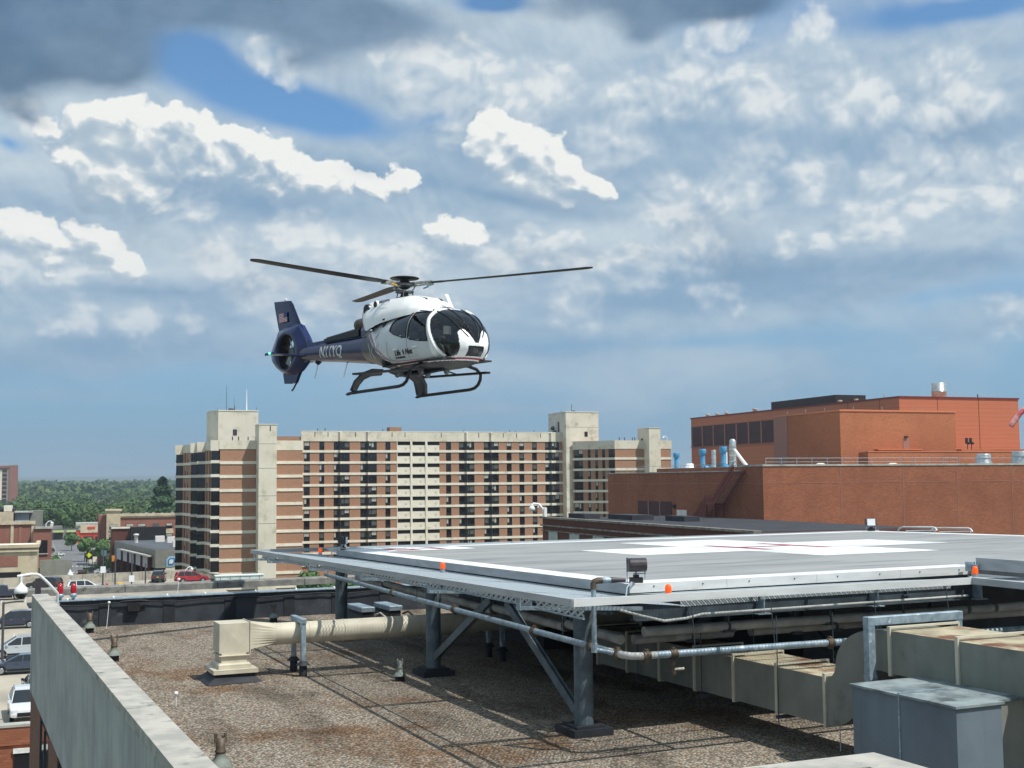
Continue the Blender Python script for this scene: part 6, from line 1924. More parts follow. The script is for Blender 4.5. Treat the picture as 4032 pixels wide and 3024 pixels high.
q = MB(); q.box(7.2, 17.3, 559.5, 559.99, -20.6, -17.2); q.build('signboard', TANS, rs)
q = MB(); q.box(10.0, 13.2, 559.3, 559.49, -19.0, -18.1); q.build('sign_lettering', REDS, rs)
q = MB(); q.box(15.2, 17.0, 559.0, 559.49, -18.6, -16.2); q.build('orange_panel', ORNG, rs)
q = MB(); q.box(5.4, 17.6, 561, 578.2, -17.6, -16.6); q.build('roof', COPE, rs)
q = MB(); q.box(8.4, 12.4, 559.6, 559.995, GZ + .2, -22.2); q.box(13.4, 16, 559.6, 559.995, GZ + .2, -22.2); q.build('shop_window', WGLASS, rs)

# distant tower
dt = cthing('distant_tower', 'distant brick tower block with cream vertical bays rising above the trees at the left edge', 'building', (-49, 1297, GZ))
q = MB(); q.box(-72, -49.6, 1297.5, 1316, GZ, 18.6); q.box(-49.5, -42.2, 1294.6, 1316, GZ, 19.2); q.build('wall', LBRICK, dt)
for a_ in (-66, -57.9, -51.6):
    q = MB(); q.box(a_, a_ + 1.8, 1297.0, 1297.49, GZ, 15.0); q.build('cream_bay', CREAML, dt)
for i in range(9):
    for a_ in (-64, -56):
        q = MB(); q.box(a_ + .2, a_ + 4.2, 1297.2, 1297.49, 12.3 - i * 4.1, 14.4 - i * 4.1); q.build('window', WGLASS, dt)
        q = MB(); q.box(a_ + .2, a_ + 4.2, 1297.1, 1297.49, 11.0 - i * 4.1, 12.25 - i * 4.1); q.build('spandrel', PINKF, dt)
q = MB(); q.box(-72, -42, 1294.3, 1296, 18.9, 19.6); q.build('roof_edge', COPE, dt)
wtw = cthing('water_tower', 'tiny white water tower ball above the distant forest', 'water tower', (-430, 3600, GZ))
q = MB(); P_ = None
wx_, wy_ = 0, 0
q.lathe((-430, 3600, GZ), [(2.5, 0), (2.0, 22), (6, 27), (7.5, 31), (6, 35), (0, 37)], 16); q.build('tank', WHITE, wtw)
wtw.location = c2w(-430, 3600, GZ)

# ================================================================== vegetation
import numpy as np
from mathutils import noise as mnoise
rng = np.random.default_rng(5)


def leaf_mat(name, c1, c2, c3, sc_=0.08):
    m = bpy.data.materials.new(name); m.use_nodes = True
    nt = NT(m.node_tree); bs = nt.n['Principled BSDF']
    pos = nt.node('ShaderNodeNewGeometry').outputs['Position']
    n = nt.noise(pos, sc_, 3, 0.6)
    n2 = nt.noise(pos, sc_ * 9, 2, 0.6)
    c_ = nt.mix(nt.ss(n, 0.35, 0.65), c1, c2)
    c_ = nt.mix(nt.ss(n2, 0.45, 0.7) * 0.6, c_, c3)
    nt.put(bs.inputs['Base Color'], c_)
    bs.inputs['Roughness'].default_value = 0.7
    bs.inputs['Specular IOR Level'].default_value = 0.2
    return m
LEAF = leaf_mat('forest_foliage', S('#526b3e'), S('#3a5434'), S('#6b7742'), 0.012)
LEAFD = leaf_mat('dark_foliage', S('#2f4a30'), S('#3b5636'), S('#4a633a'), 0.2)
LEAFG = leaf_mat('street_tree_foliage', S('#567545'), S('#456638'), S('#6f8850'), 0.4)
BARK = mat('bark', S('#5b5044'), S('#463d35'), scale=3, rough=0.95)


def leaf_quads(cen, rad, n, size, flat=1.0, conical=False):
    """n leaf clumps scattered in lumps through an ellipsoid (or cone) crown"""
    cen = np.array(cen, float); rad = np.array(rad, float)
    if conical:
        t = rng.random(n) ** 1.6
        ang = rng.random(n) * 2 * pi
        layer = 0.82 + 0.18 * np.sin(t * 34)
        rr = (1 - t) ** 0.55 * layer * (0.55 + 0.45 * rng.random(n))
        p = np.stack([np.cos(ang) * rr * rad[0], np.sin(ang) * rr * rad[1], (t * 2 - 1) * rad[2]], 1)
        nrm = p / (np.linalg.norm(p, axis=1, keepdims=True) + 1e-6); nrm[:, 2] += 0.4
    else:
        k = 11
        lc = rng.normal(size=(k, 3)); lc /= np.linalg.norm(lc, axis=1, keepdims=True)
        lc *= (0.35 + 0.4 * rng.random((k, 1)))
        lc[:, 2] = lc[:, 2] * 0.9 + 0.05
        lr = 0.30 + 0.22 * rng.random(k)
        which = rng.integers(0, k, n)
        d = rng.normal(size=(n, 3)); d /= np.linalg.norm(d, axis=1, keepdims=True)
        p = lc[which] + d * (lr[which] * (0.7 + 0.35 * rng.random(n)))[:, None]
        nrm = d * 1.0 + p * 0.4
        p = p * rad
    p = p + cen
    nrm += rng.normal(size=(n, 3)) * 0.45
    nrm /= np.linalg.norm(nrm, axis=1, keepdims=True) + 1e-9
    a = np.cross(nrm, rng.normal(size=(n, 3))); a /= np.linalg.norm(a, axis=1, keepdims=True) + 1e-9
    b_ = np.cross(nrm, a)
    s = (size * (0.6 + 0.8 * rng.random(n)))[:, None]
    v = np.stack([p - a * s - b_ * s * .6, p + a * s * .8 - b_ * s, p + a * s + b_ * s * .7, p - a * s * .7 + b_ * s], 1)
    return v.reshape(-1, 3)


def quads_mesh(name, V, m_):
    me = bpy.data.meshes.new(name)
    n = len(V)
    me.vertices.add(n); me.vertices.foreach_set('co', V.astype(np.float32).ravel())
    me.loops.add(n); me.loops.foreach_set('vertex_index', np.arange(n, dtype=np.int32))
    me.polygons.add(n // 4); me.polygons.foreach_set('loop_start', np.arange(0, n, 4, dtype=np.int32))
    me.polygons.foreach_set('loop_total', np.full(n // 4, 4, dtype=np.int32))
    me.materials.append(m_)
    me.update(calc_edges=True)
    return me


def obj_from(name, me, parent=None, loc=(0, 0, 0)):
    o = bpy.data.objects.new(name, me); COL.objects.link(o); o.location = loc
    if parent is not None: o.parent = parent
    return o


def polar(az, D):
    """azimuth from the view heading (deg) and distance -> world x, y"""
    a = TH + radians(az)
    return sin(a) * D, cos(a) * D


def rise(D):
    return 0.0 if D < 1200 else 18.0 * min(1.0, (D - 1200) / 1800.0) + max(0.0, (D - 3000)) * 0.0012


# woodland seen as one mass
parts_ = []
for i in range(560):
    az = rng.uniform(-31, -9); D = 655 + (rng.random() ** 1.3) * 900
    x, y = polar(az, D)
    h = rng.uniform(8.5, 17.5)
    parts_.append(leaf_quads((x, y, GZ + h * .55 + rise(D)), (h * .52, h * .52, h * .48), 260 if D < 950 else 130, 0.55 if D < 950 else 0.9))
for i in range(1500):
    az = rng.uniform(-31, -8); D = 1500 + (rng.random()) * 1500
    x, y = polar(az, D)
    h = rng.uniform(13, 21)
    parts_.append(leaf_quads((x, y, GZ + h * .5 + rise(D)), (h * .62, h * .62, h * .46), 46, 2.6))
for i in range(160):      # trees between the nearer houses
    az = rng.uniform(-14.5, -9); D = rng.uniform(470, 640)
    x, y = polar(az, D); h = rng.uniform(10, 14)
    parts_.append(leaf_quads((x, y, GZ + h * .58), (h * .42, h * .42, h * .46), 200, 0.7))
o = obj_from('forest', quads_mesh('forest', np.concatenate(parts_), LEAF)); tag(o, kind='stuff')


def fan(name, m_, a0, a1, na, D0, D1, nd, zf, kind='structure'):
    b = MB()
    vs = []
    for i in range(na + 1):
        for j in range(nd + 1):
            az = a0 + (a1 - a0) * i / na
            D = D0 * (D1 / D0) ** (j / nd)
            x, y = polar(az, D)
            vs.append((x, y, zf(az, D, x, y)))
    fs = [(i * (nd + 1) + j, (i + 1) * (nd + 1) + j, (i + 1) * (nd + 1) + j + 1, i * (nd + 1) + j + 1) for i in range(na) for j in range(nd)]
    b._add(vs, fs, 0, True)
    return tag(b.build(name, m_), kind=kind)


fan('wooded_plain', LEAF, -34, 30, 420, 2300, 9000, 90,
    lambda az, D, x, y: GZ + 5 + rise(D) + 6.5 * mnoise.noise(Vector((x / 60, y / 90, 0))) + 3.5 * mnoise.noise(Vector((x / 22, y / 30, 3))) + 6 * mnoise.noise(Vector((x / 500, y / 900, 7))))
HILLM = leaf_mat('hill_forest', S('#4b6147'), S('#3f5640'), S('#55694c'), 0.004)
fan('hills', HILLM, -60, 60, 260, 5200, 6600, 10,
    lambda az, D, x, y: -20 + (1 - abs((D - 5900) / 700) ** 2) * (26 + 22 * mnoise.noise(Vector((az * .23 + 4, 0, 0))) + 5 * mnoise.noise(Vector((az * 1.3, 1, 0))) + 2 * mnoise.noise(Vector((az * 7, 1, 0)))))
fan('far_hills', HILLM, -60, 60, 260, 9500, 12500, 10,
    lambda az, D, x, y: -20 + (1 - abs((D - 11000) / 1500) ** 2) * (84 + 24 * mnoise.noise(Vector((az * .12 + 9, 0, 0))) + 7 * mnoise.noise(Vector((az * .8, 5, 0))) + 2 * mnoise.noise(Vector((az * 5, 1, 0)))))


def tree(name, p, h, r, n, size, m_, label, group=None, conical=False, trunk=None, frame='c'):
    t = thing(name, label, 'tree', p, group, frame)
    th_ = trunk if trunk is not None else h * .3
    b = MB()
    pts = [(p[0], p[1], p[2]), (p[0] + .05 * h * rng.uniform(-.3, .3), p[1], p[2] + th_), (p[0], p[1], p[2] + h * .8)]
    b.tube(pts, .1, 8, rr=[h * .022, h * .017, h * .006])
    for k in range(5):
        a_ = k * 1.3; z_ = p[2] + th_ * (.9 + .25 * k)
        b.tube([(p[0], p[1], z_), (p[0] + cos(a_) * r * .35, p[1] + sin(a_) * r * .35, z_ + h * .1), (p[0] + cos(a_) * r * .7, p[1] + sin(a_) * r * .7, z_ + h * .2)], .05, 6, rr=[h * .009, h * .006, h * .002])
    b.build('trunk', BARK, t)
    zc = (p[2] + th_ + p[2] + h) / 2
    V = leaf_quads((0, 0, zc - p[2]), (r, r, (h - th_) / 2 * 1.08), n, size, conical=conical)
    obj_from('crown', quads_mesh('crown', V, m_), t)
    return t


tree('conifer_tree', (42.5, 583, GZ), 27.0, 9.6, 5200, .60, LEAFD, 'tall dark conifer rising above the three storey brick building', conical=True, trunk=3)
lab5 = ['street tree with blossom specks at the near corner of the crossing', 'larger street tree in front of the three storey building', 'small street tree right of the yellow diamond sign', 'bushy street tree beside the grey commercial building', 'small round street tree at the far end of the road', 'young street tree by the red restaurant corner']
for (a_, bb, h, r), lab in zip(((6.9, 426, 7.2, 2.8), (11.8, 396, 8.5, 3.5), (8.9, 405, 5.2, 2.2), (16.2, 392, 8.5, 3.8), (3.4, 498, 6.2, 3.0), (9.0, 470, 6.4, 3.0)), lab5):
    tree('street_tree', (a_, bb, GZ), h, r, 900, .30, LEAFG, lab, 'trees along the street')
tree('street_tree', (-1.7, 379, GZ), 4.6, 1.9, 500, .28, LEAFG, 'small tree behind the teal car beside the grey screen wall', 'trees along the street')
tree('street_tree', (13.4, 372, GZ), 4.2, 2.6, 600, .28, LEAFG, 'low rounded tree in front of the grey commercial building pillars', 'trees along the street')
tree('yard_tree', (45.6, 240, GZ), 8.3, 3.0, 1500, .24, LEAFG, 'leafy tree growing at the foot of the apartment block behind the roof parapet', trunk=1.6)
t = tree('yard_tree', (50.5, 236, GZ), 7.4, 3.6, 1500, .24, LEAFG, 'dark leafy tree right of the first one at the foot of the apartment block', trunk=1.4)
labs = ['broad pale green tree at the left of the front row of the woodland', 'second woodland tree from the left above the brick office roof', 'third woodland tree from the left above the shops', 'dense woodland tree above the middle of the shop row', 'taller woodland tree above the right end of the shops', 'woodland tree just left of the red restaurant', 'woodland tree above the red restaurant roof', 'woodland tree left of the corner tower of the three storey building', 'woodland tree right above the cream corner tower', 'last woodland tree before the tall dark conifer']
for i, lab in enumerate(labs):
    x = -17 + i * 6.3
    tree('woodland_tree', (x, 636 + (i * 37 % 17), GZ), 12.5 + (i * 53 % 29) / 9, 5.2, 1100, .42, LEAF if i % 3 else LEAFG, lab, 'front row of woodland trees')
b_ = []
for (a_, bb, w_, d_) in ((11.5, 384, 3.5, 2.0), (10.0, 378, 2.5, 1.2), (1.4, 372, 1.4, 1.0), (6.2, 366, .8, .8)):
    c_ = c2w(a_, bb, GZ)
    b_.append(leaf_quads((c_.x, c_.y, GZ + .7), (w_, d_, .9), 500, .22))
o = obj_from('shrubs', quads_mesh('shrubs', np.concatenate(b_), LEAFG)); tag(o, kind='stuff')
b = MB(); b._add([(9.2, 396, GZ + .05), (20, 396, GZ + .05), (20, 404, GZ + .05), (9.5, 402, GZ + .05)], [(0, 1, 2, 3)])
cobj(b, 'grass', mat('lawn', S('#6d8148'), S('#5d7340'), scale=.5, rough=.95), (9, 396, GZ), kind='stuff')

# ================================================================== cars
TYRE = mat('tyre_rubber', S('#1a1a1b'), rough=0.8)
RIM = mat('alloy_rim', S('#a9adb0'), rough=0.35, metal=0.7)
CGLASS = glass_mat('car_glass', (0.015, 0.018, 0.02), 0.04, 0.9)
CTRIM = mat('black_car_trim', S('#17181a'), rough=0.5)
TAIL = mat('tail_lamp', S('#a01018'), rough=0.2)
HEAD = mat('head_lamp', S('#d8dde0'), rough=0.1, spec=0.8)
PLATE = mat('number_plate', S('#d9a54a'), rough=0.5)


def car_paint(name, col):
    return mat(name, col, rough=0.28, spec=0.6, coat=0.8)


def make_car(kind, paint, label, pos, heading, group, plate=True):
    """kind: suv, sedan, pickup. pos in town coords, heading in degrees from +a"""
    ang = radians(heading)
    t = bpy.data.objects.new({'suv': 'parked_suv', 'sedan': 'parked_car', 'pickup': 'parked_pickup'}[kind], None)
    COL.objects.link(t)
    t.location = c2w(*pos); t.rotation_euler = (0, 0, CR + ang)
    tag(t, label, {'suv': 'suv', 'sedan': 'car', 'pickup': 'pickup truck'}[kind], group)
    if kind == 'suv':
        L_, W_, H_ = 4.75, 1.9, 1.74
        low = [(-2.36, .38), (-2.38, .75), (-2.33, 1.02), (-2.22, 1.10), (1.05, 1.08), (1.5, 1.04), (2.2, .92), (2.34, .78), (2.38, .5), (2.34, .34)]
        top = [(-2.24, 1.09), (-2.02, 1.60), (-1.75, 1.71), (-.6, 1.74), (.30, 1.68), (1.28, 1.07)]
        wb = (-1.42, 1.45); wr = .36
    elif kind == 'sedan':
        L_, W_, H_ = 4.7, 1.82, 1.45
        low = [(-2.33, .40), (-2.36, .80), (-2.30, .98), (-1.6, 1.02), (1.0, .96), (1.6, .90), (2.2, .76), (2.33, .60), (2.35, .42), (2.30, .32)]
        top = [(-1.85, 1.0), (-1.15, 1.38), (-.5, 1.45), (.15, 1.42), (1.15, .94)]
        wb = (-1.38, 1.42); wr = .33
    else:
        L_, W_, H_ = 5.8, 1.98, 1.86
        low = [(-2.9, .55), (-2.92, 1.0), (-2.88, 1.22), (-.85, 1.22), (1.35, 1.20), (1.9, 1.16), (2.72, 1.08), (2.86, .9), (2.9, .62), (2.84, .45)]
        top = [(-.85, 1.21), (-.70, 1.78), (-.3, 1.86), (.75, 1.84), (1.55, 1.2)]
        wb = (-1.85, 1.85); wr = .40
    hw = W_ / 2
    # lower body: loft across with tucked-in sides, arches cut by dark wheel wells
    def loft(prof, ys, ins, b, mi=0):
        n = len(prof)
        vs = []
        cx = sum(p[0] for p in prof) / n; cz = sum(p[1] for p in prof) / n
        for y, s_ in zip(ys, ins):
            for x, z in prof:
                vs.append((cx + (x - cx) * s_[0], y, cz + (z - cz) * s_[1]))
        fs = []
        for i in range(len(ys) - 1):
            for k in range(n):
                fs.append((i * n + k, (i + 1) * n + k, (i + 1) * n + (k + 1) % n, i * n + (k + 1) % n))
        fs.append(tuple(range(n))); fs.append(tuple(range((len(ys) - 1) * n, len(ys) * n))[::-1])
        b._add(vs, fs, mi)
    b = MB()
    loft(low, (-hw, -hw + .06, -hw + .22, hw - .22, hw - .06, hw), ((.955, .90), (.985, .975), (1, 1), (1, 1), (.985, .975), (.955, .90)), b)
    body = b.build('body', paint, t, fix=True)
    # cabin
    b = MB()
    n = len(top)
    base_y, roof_y = hw - .10, hw - .30
    zmin, zmax = min(p[1] for p in top), max(p[1] for p in top)
    def yy(z): return base_y + (roof_y - base_y) * (z - zmin) / (zmax - zmin)
    vs = [(x, -yy(z), z) for x, z in top] + [(x, yy(z), z) for x, z in top]
    fs = [tuple(range(n)), tuple(range(n, 2 * n))[::-1]] + [(k, k + n, k + 1 + n, k + 1) for k in range(n - 1)]
    b._add(vs, fs)
    b.build('cabin', CGLASS, t, fix=True)
    # roof, pillars
    b = MB()
    rt = [p for p in top if p[1] > zmax - .16]
    rn = len(rt)
    vs = [(x, -yy(z) - .012, z + .012) for x, z in rt] + [(x, yy(z) + .012, z + .012) for x, z in rt] + [(x, -yy(z) - .012, z - .04) for x, z in rt] + [(x, yy(z) + .012, z - .04) for x, z in rt]
    fs = [(k, k + 1, k + 1 + rn, k + rn) for k in range(rn - 1)] + [(k + 2 * rn, k + 3 * rn, k + 1 + 3 * rn, k + 1 + 2 * rn) for k in range(rn - 1)]
    fs += [(k, k + 2 * rn, k + 1 + 2 * rn, k + 1) for k in range(rn - 1)] + [(k + rn, k + 1 + rn, k + 1 + 3 * rn, k + 3 * rn) for k in range(rn - 1)]
    fs += [(0, rn, 3 * rn, 2 * rn), (rn - 1, 3 * rn - 1, 4 * rn - 1, 2 * rn - 1)]
    b._add(vs, fs)
    for sgn in (-1, 1):
        def pil(p, q, w_=.09):
            b.bar((p[0], sgn * (yy(p[1]) + .004), p[1]), (q[0], sgn * (yy(q[1]) + .004), q[1]), .04, w_, up=(1, 0, 0))
        pil(top[-1], rt[-1]); pil(top[0], rt[0], .2 if kind == 'suv' else .12)
        xm = .15 if kind != 'pickup' else .35
        pil((xm - .25, zmin), (xm - .3, zmax - .04), .07)
        if kind != 'pickup': pil((-1.15, zmin), (-1.1 if kind == 'sedan' else -1.2, zmax - .05), .08)
    b.build('roof', paint, t, fix=False)
    for sgn in (-1, 1):
        b = MB(); b.box(.95 if kind != 'pickup' else 1.2, 1.12 if kind != 'pickup' else 1.38, sgn * (hw + .02) - .09, sgn * (hw + .02) + .09, zmin - .02, zmin + .14); b.build('wing_mirror', paint, t)
        for wx in wb:
            q = MB(); q.cyl((wx, sgn * (hw - .24), wr), (wx, sgn * (hw + .005), wr), wr, n=20)
            w_ = q.build('wheel', TYRE, t)
            q = MB(); q.cyl((wx, sgn * (hw + .0), wr), (wx, sgn * (hw + .018), wr), wr * .66, wr * .6, n=16); q.build('rim', RIM, w_)
            q = MB()
            arc = [(wx + (wr + .07) * cos(a_), wr + (wr + .07) * sin(a_)) for a_ in [pi * k / 10 for k in range(11)]] + [(wx - (wr - .02) , wr), (wx + (wr - .02), wr)]
            q.ext([(x, z) for x, z in arc[:11]], sgn * (hw - .02), sgn * (hw + .002), axis=1); q.build('wheel_arch', CTRIM, t, fix=True)
        x0 = low[0][0]; x1 = low[-2][0]
        q = MB(); zt = low[2][1]
        if kind == 'suv': q.box(x0 - .02, x0 + .16, sgn * (hw - .38), sgn * (hw - .05), zt - .22, zt + .0)
        else: q.box(x0 - .03, x0 + .1, sgn * (hw - .5), sgn * (hw - .07), zt - .22, zt - .06)
        q.build('tail_lamp', TAIL, t)
        q = MB(); q.box(x1 - .22, x1 - .02, sgn * (hw - .42), sgn * (hw - .06), .66 if kind != 'pickup' else .82, .80 if kind != 'pickup' else 1.0); q.build('headlamp', HEAD, t)
        q = MB()
        for hx_ in (.45, -.75) if kind != 'pickup' else (.55, -.4):
            q.box(hx_ - .24, hx_ - .06, sgn * hw - .01, sgn * hw + .025, zmin - .16, zmin - .12)
        q.build('door_handle', CTRIM if kind != 'suv' else RIM, t)
        q = MB(); q.box(wb[0] + wr + .08, wb[1] - wr - .08, sgn * (hw - .03), sgn * (hw + .01), .28, .44); q.build('sill', CTRIM, t)
    q = MB(); q.box(low[0][0] - .05, low[0][0] + .1, -hw + .1, hw - .1, .36, .58); q.build('rear_bumper', CTRIM, t)
    q = MB(); q.box(low[-2][0] - .08, low[-2][0] + .03, -.55, .55, .38, .62); q.build('grille', CTRIM, t)
    if plate:
        q = MB(); zt = low[2][1]; q.box(low[0][0] - .065, low[0][0] - .045, -.17, .17, zt - .26, zt - .12); q.build('number_plate', PLATE, t)
    if kind == 'suv':
        q = MB()
        for sgn in (-1, 1): q.tube([(-1.6, sgn * (roof_y - .02), 1.74), (-1.5, sgn * (roof_y - .02), 1.80), (.1, sgn * (roof_y - .02), 1.79), (.2, sgn * (roof_y - .02), 1.73)], .018, 6)
        q.build('roof_rails', RIM, t)
    if kind == 'pickup':
        q = MB(); q.box(-2.78, -.95, -.78, .78, 1.14, 1.235); q.build('bed', CTRIM, t)
    return t


PK = 'cars on the parking deck'
P_red, P_dark, P_white = car_paint('red_car_paint', S('#a31a2b')), car_paint('black_car_paint', S('#1b1e24')), car_paint('white_car_paint', S('#dfe3e6'))
P_navy, P_silver, P_blue = car_paint('navy_car_paint', S('#1d2740')), car_paint('silver_car_paint', S('#b4bcc2')), car_paint('dark_blue_car_paint', S('#2f3f55'))
P_gry, P_teal, P_mar = car_paint('charcoal_car_paint', S('#30343a')), car_paint('teal_car_paint', S('#58a9b9')), car_paint('maroon_car_paint', S('#4a1622'))
GD = -14.49
make_car('suv', P_red, 'bright red suv parked side on beside the long concrete wall of the parking deck', (17.9, 186.8, GD), 4, PK)
make_car('suv', P_gry, 'dark grey suv seen from behind next to the red suv', (13.6, 191.4, GD), 82, PK)
make_car('suv', P_white, 'white suv parked side on behind the two red obstruction lamps', (3.0, 176.0, GD), 4, PK)
make_car('suv', P_dark, 'black suv against the parking deck wall left of the white suv', (-2.2, 184.3, GD), 150, PK)
make_car('pickup', P_navy, 'dark blue pickup truck at the left edge of the parking deck behind the camera arm', (-7.2, 170.5, GD), 183, PK)
make_car('suv', P_navy, 'black suv parked side on left of the corner of the concrete parapet', (-4.4, 136.6, GD), 180, PK)
make_car('suv', P_silver, 'white and silver suv parked side on in the middle of the left edge', (-3.2, 113.6, GD), 183, PK)
make_car('sedan', P_blue, 'dark blue sedan parked side on below the silver suv', (-2.8, 104.0, GD), 180, PK)
make_car('sedan', P_dark, 'black sedan seen from behind near the bottom of the left edge', (-1.4, 92.6, GD), 96, PK)
make_car('suv', P_white, 'white suv facing the camera just behind the orange brick garage wall', (-2.0, 84.6, GD), -86, PK)
SG = 'cars in the street beyond the parking deck'
make_car('sedan', P_teal, 'teal car beside the grey screen wall in the street', (-1.9, 366.0, GZ), 85, SG, False)
make_car('sedan', P_mar, 'dark red car seen from behind waiting in the street', (5.1, 366.0, GZ + .03), 90, SG, False)
make_car('suv', P_gry, 'grey suv in the street right of the dark red car', (8.0, 370.0, GZ + .03), 20, SG, False)
make_car('sedan', P_silver, 'silver car parked in front of the grey commercial building', (10.6, 364.5, GZ + .03), 10, SG, False)
make_car('sedan', P_white, 'nearer of two white cars parked along the left side of the street', (-2.2, 441, GZ + .03), 60, SG, False)
make_car('sedan', P_white, 'further of two white cars parked along the left side of the street', (-.9, 462, GZ + .03), 60, SG, False)
make_car('suv', P_mar, 'maroon suv parked behind the corner of the brick office', (-4.9, 486, GZ + .03), 200, SG, False)

# ================================================================== street furniture
def lamp_post(p, h, label, head=None, sign=None, r=.11):
    t = cthing('lamp_post', label, 'lamp post', p, 'dark posts along the parking deck')
    x, y, z = p
    b = MB(); b.cyl((x, y, z), (x, y, z + h), r, r * .8, n=10); b.box(x - .25, x + .25, y - .25, y + .25, z, z + .35); b.build('post', POLE, t)
    if head:
        b = MB(); b.bar((x, y, z + h - .1), (x + head, y, z + h), .14, .12); b.box(x + head - .1, x + head + .6 * (1 if head > 0 else -1), y - .2, y + .2, z + h - .06, z + h + .06) if head > 0 else b.box(x + head - .6, x + head + .1, y - .2, y + .2, z + h - .06, z + h + .06)
        b.build('lamp_head', POLE, t)
    if sign:
        b = MB(); b.box(x - .35, x + .35, y - .16, y - .12, z + sign[0], z + sign[0] + .9); b.build('sign_plate', sign[1], t)
    return t
lamp_post((5.5, 184.9, GD), 5.6, 'leftmost tall dark post with a white sign on the parking deck', None, (2.0, WSIGN))
lamp_post((7.0, 181.0, GD), 5.6, 'second tall dark post from the left behind the yellow box on the parking deck')
lamp_post((9.2, 181.0, GD), 4.8, 'middle dark post with a pale sign low down on the parking deck', None, (.9, WSIGN))
lamp_post((11.1, 182.0, GD), 3.3, 'fourth dark post from the left on the parking deck')
lamp_post((13.2, 184.0, GD), 1.6, 'shortest dark post behind the grey suv on the parking deck')
lamp_post((-4.3, 107.0, GD), 5.2, 'dark lamp post with a short arm cut by the left picture edge', .9)
t = cthing('barrier_post', 'orange red hydrant like post at the foot of the leftmost deck post', 'hydrant', (5.9, 179.5, GD))
b = MB(); b.lathe((5.9, 179.5, GD), [(.2, 0), (.18, .1), (.14, .12), (.14, .7), (.2, .75), (.16, .9), (0, 1.0)], 12); b.cyl((5.6, 179.5, GD + .6), (6.2, 179.5, GD + .6), .08, n=8); b.build('hydrant_body', REDS, t)
t = cthing('yellow_box', 'small yellow sign box on the parking deck floor between the posts', 'box', (7.7, 182.3, GD))
b = MB(); b.bbox(7.4, 8.1, 182.1, 182.5, GD, GD + .8, .05); b.build('box_body', mat('yellow_plastic', S('#d9b23a'), rough=.5), t)
b = MB(); b.box(7.55, 7.95, 182.07, 182.098, GD + .3, GD + .6); b.build('label_panel', WSIGN, t)
t = cthing('globe_lamp', 'white conical lamp on a thin pole left of the white suv', 'lamp', (1.1, 179.5, GD))
b = MB(); b.cyl((1.1, 179.5, GD), (1.1, 179.5, GD + 2.1), .06, n=8); b.build('post', WPLAST, t)
b = MB(); b.lathe((1.1, 179.5, GD + 2.0), [(.0, 0), (.35, .1), (.45, .25), (.2, .6), (.12, .75), (.14, .8), (.1, .9), (0, .95)], 16); b.build('lamp_shade', WPLAST, t)
# white container with panel ribs
wc = cthing('white_container', 'long white ribbed rooftop container in front of the apartment tower', 'container', (21.0, 183.6, GD))
b = MB(); b.box(21.0, 27.8, 183.6, 185.4, GD, GD + 1.02); b.build('body', mat('pale_container_paint', S('#d3e2dd'), S('#c2d3ce'), scale=1, rough=.4), wc)
b = MB(); b.box(20.9, 27.9, 183.5, 183.65, GD + 1.021, GD + 1.14); b.box(20.9, 27.9, 185.35, 185.5, GD + 1.021, GD + 1.14); b.box(20.9, 21.05, 183.65, 185.35, GD + 1.021, GD + 1.14); b.box(27.75, 27.9, 183.65, 185.35, GD + 1.021, GD + 1.14); b.build('top_rim', WPLAST, wc)
for i in range(5):
    b = MB(); b.box(21.6 + i * 1.4, 21.68 + i * 1.4, 183.55, 183.599, GD + .05, GD + 1.0); b.build('rib', GALV, wc)
lampcam((17.4, 191.5, -13.4), -1, .9, 'white bent arm camera on the low wall right of the red suv')
# signs in the street
def sign(name, p, h, label, shape, m_, s_=.7):
    t = cthing(name, label, 'sign', p)
    x, y, z = p
    b = MB(); b.cyl((x, y, z), (x, y, z + h + s_), .06, n=8); b.build('post', POLE, t)
    b = MB()
    if shape == 'diamond': b.ext([(x - s_, z + h), (x, z + h - s_), (x + s_, z + h), (x, z + h + s_)], y - .12, y - .08, axis=1)
    else: b.box(x - s_ * .8, x + s_ * .8, y - .12, y - .08, z + h - s_, z + h + s_)
    b.build('sign_plate', m_, t, fix=True)
    return t
sign('warning_sign', (7.6, 392, GZ), 3.9, 'yellow diamond warning sign at the crossing', 'diamond', YELS, .8)
sign('street_sign', (9.1, 384, GZ), 3.1, 'cream rectangular sign right of the yellow diamond', 'box', CREAML, .75)
sign('banner', (11.3, 372, GZ), 5.4, 'pale blue banner on a post in front of the lawn', 'box', BLUELL, .85)
sign('orange_banner', (13.3, 352, GZ), 5.0, 'orange and white banner near the grey commercial building', 'box', ORNG, .8)
t = cthing('street_pole', 'tall grey street pole beside the yellow diamond sign', 'pole', (8.6, 390, GZ))
b = MB(); b.cyl((8.6, 390, GZ), (8.6, 390, GZ + 11), .14, .09, n=8); b.build('post', POLE, t)
t = cthing('traffic_signal', 'dark traffic signal on a post at the left kerb of the crossing', 'traffic signal', (.2, 372, GZ))
b = MB(); b.cyl((.2, 372, GZ), (.2, 372, GZ + 3.2), .08, n=8); b.build('post', POLE, t)
b = MB(); b.box(0, .4, 371.8, 372.2, GZ + 2.6, GZ + 3.8); b.build('signal_head', BLKMET, t)
t = cthing('traffic_signal', 'dark traffic signal at the right kerb near the yellow diamond sign', 'traffic signal', (6.9, 388, GZ))
b = MB(); b.cyl((6.9, 388, GZ), (6.9, 388, GZ + 3.2), .08, n=8); b.build('post', POLE, t)
b = MB(); b.box(6.65, 7.15, 387.8, 388.2, GZ + 2.2, GZ + 3.6); b.build('signal_head', BLKMET, t)
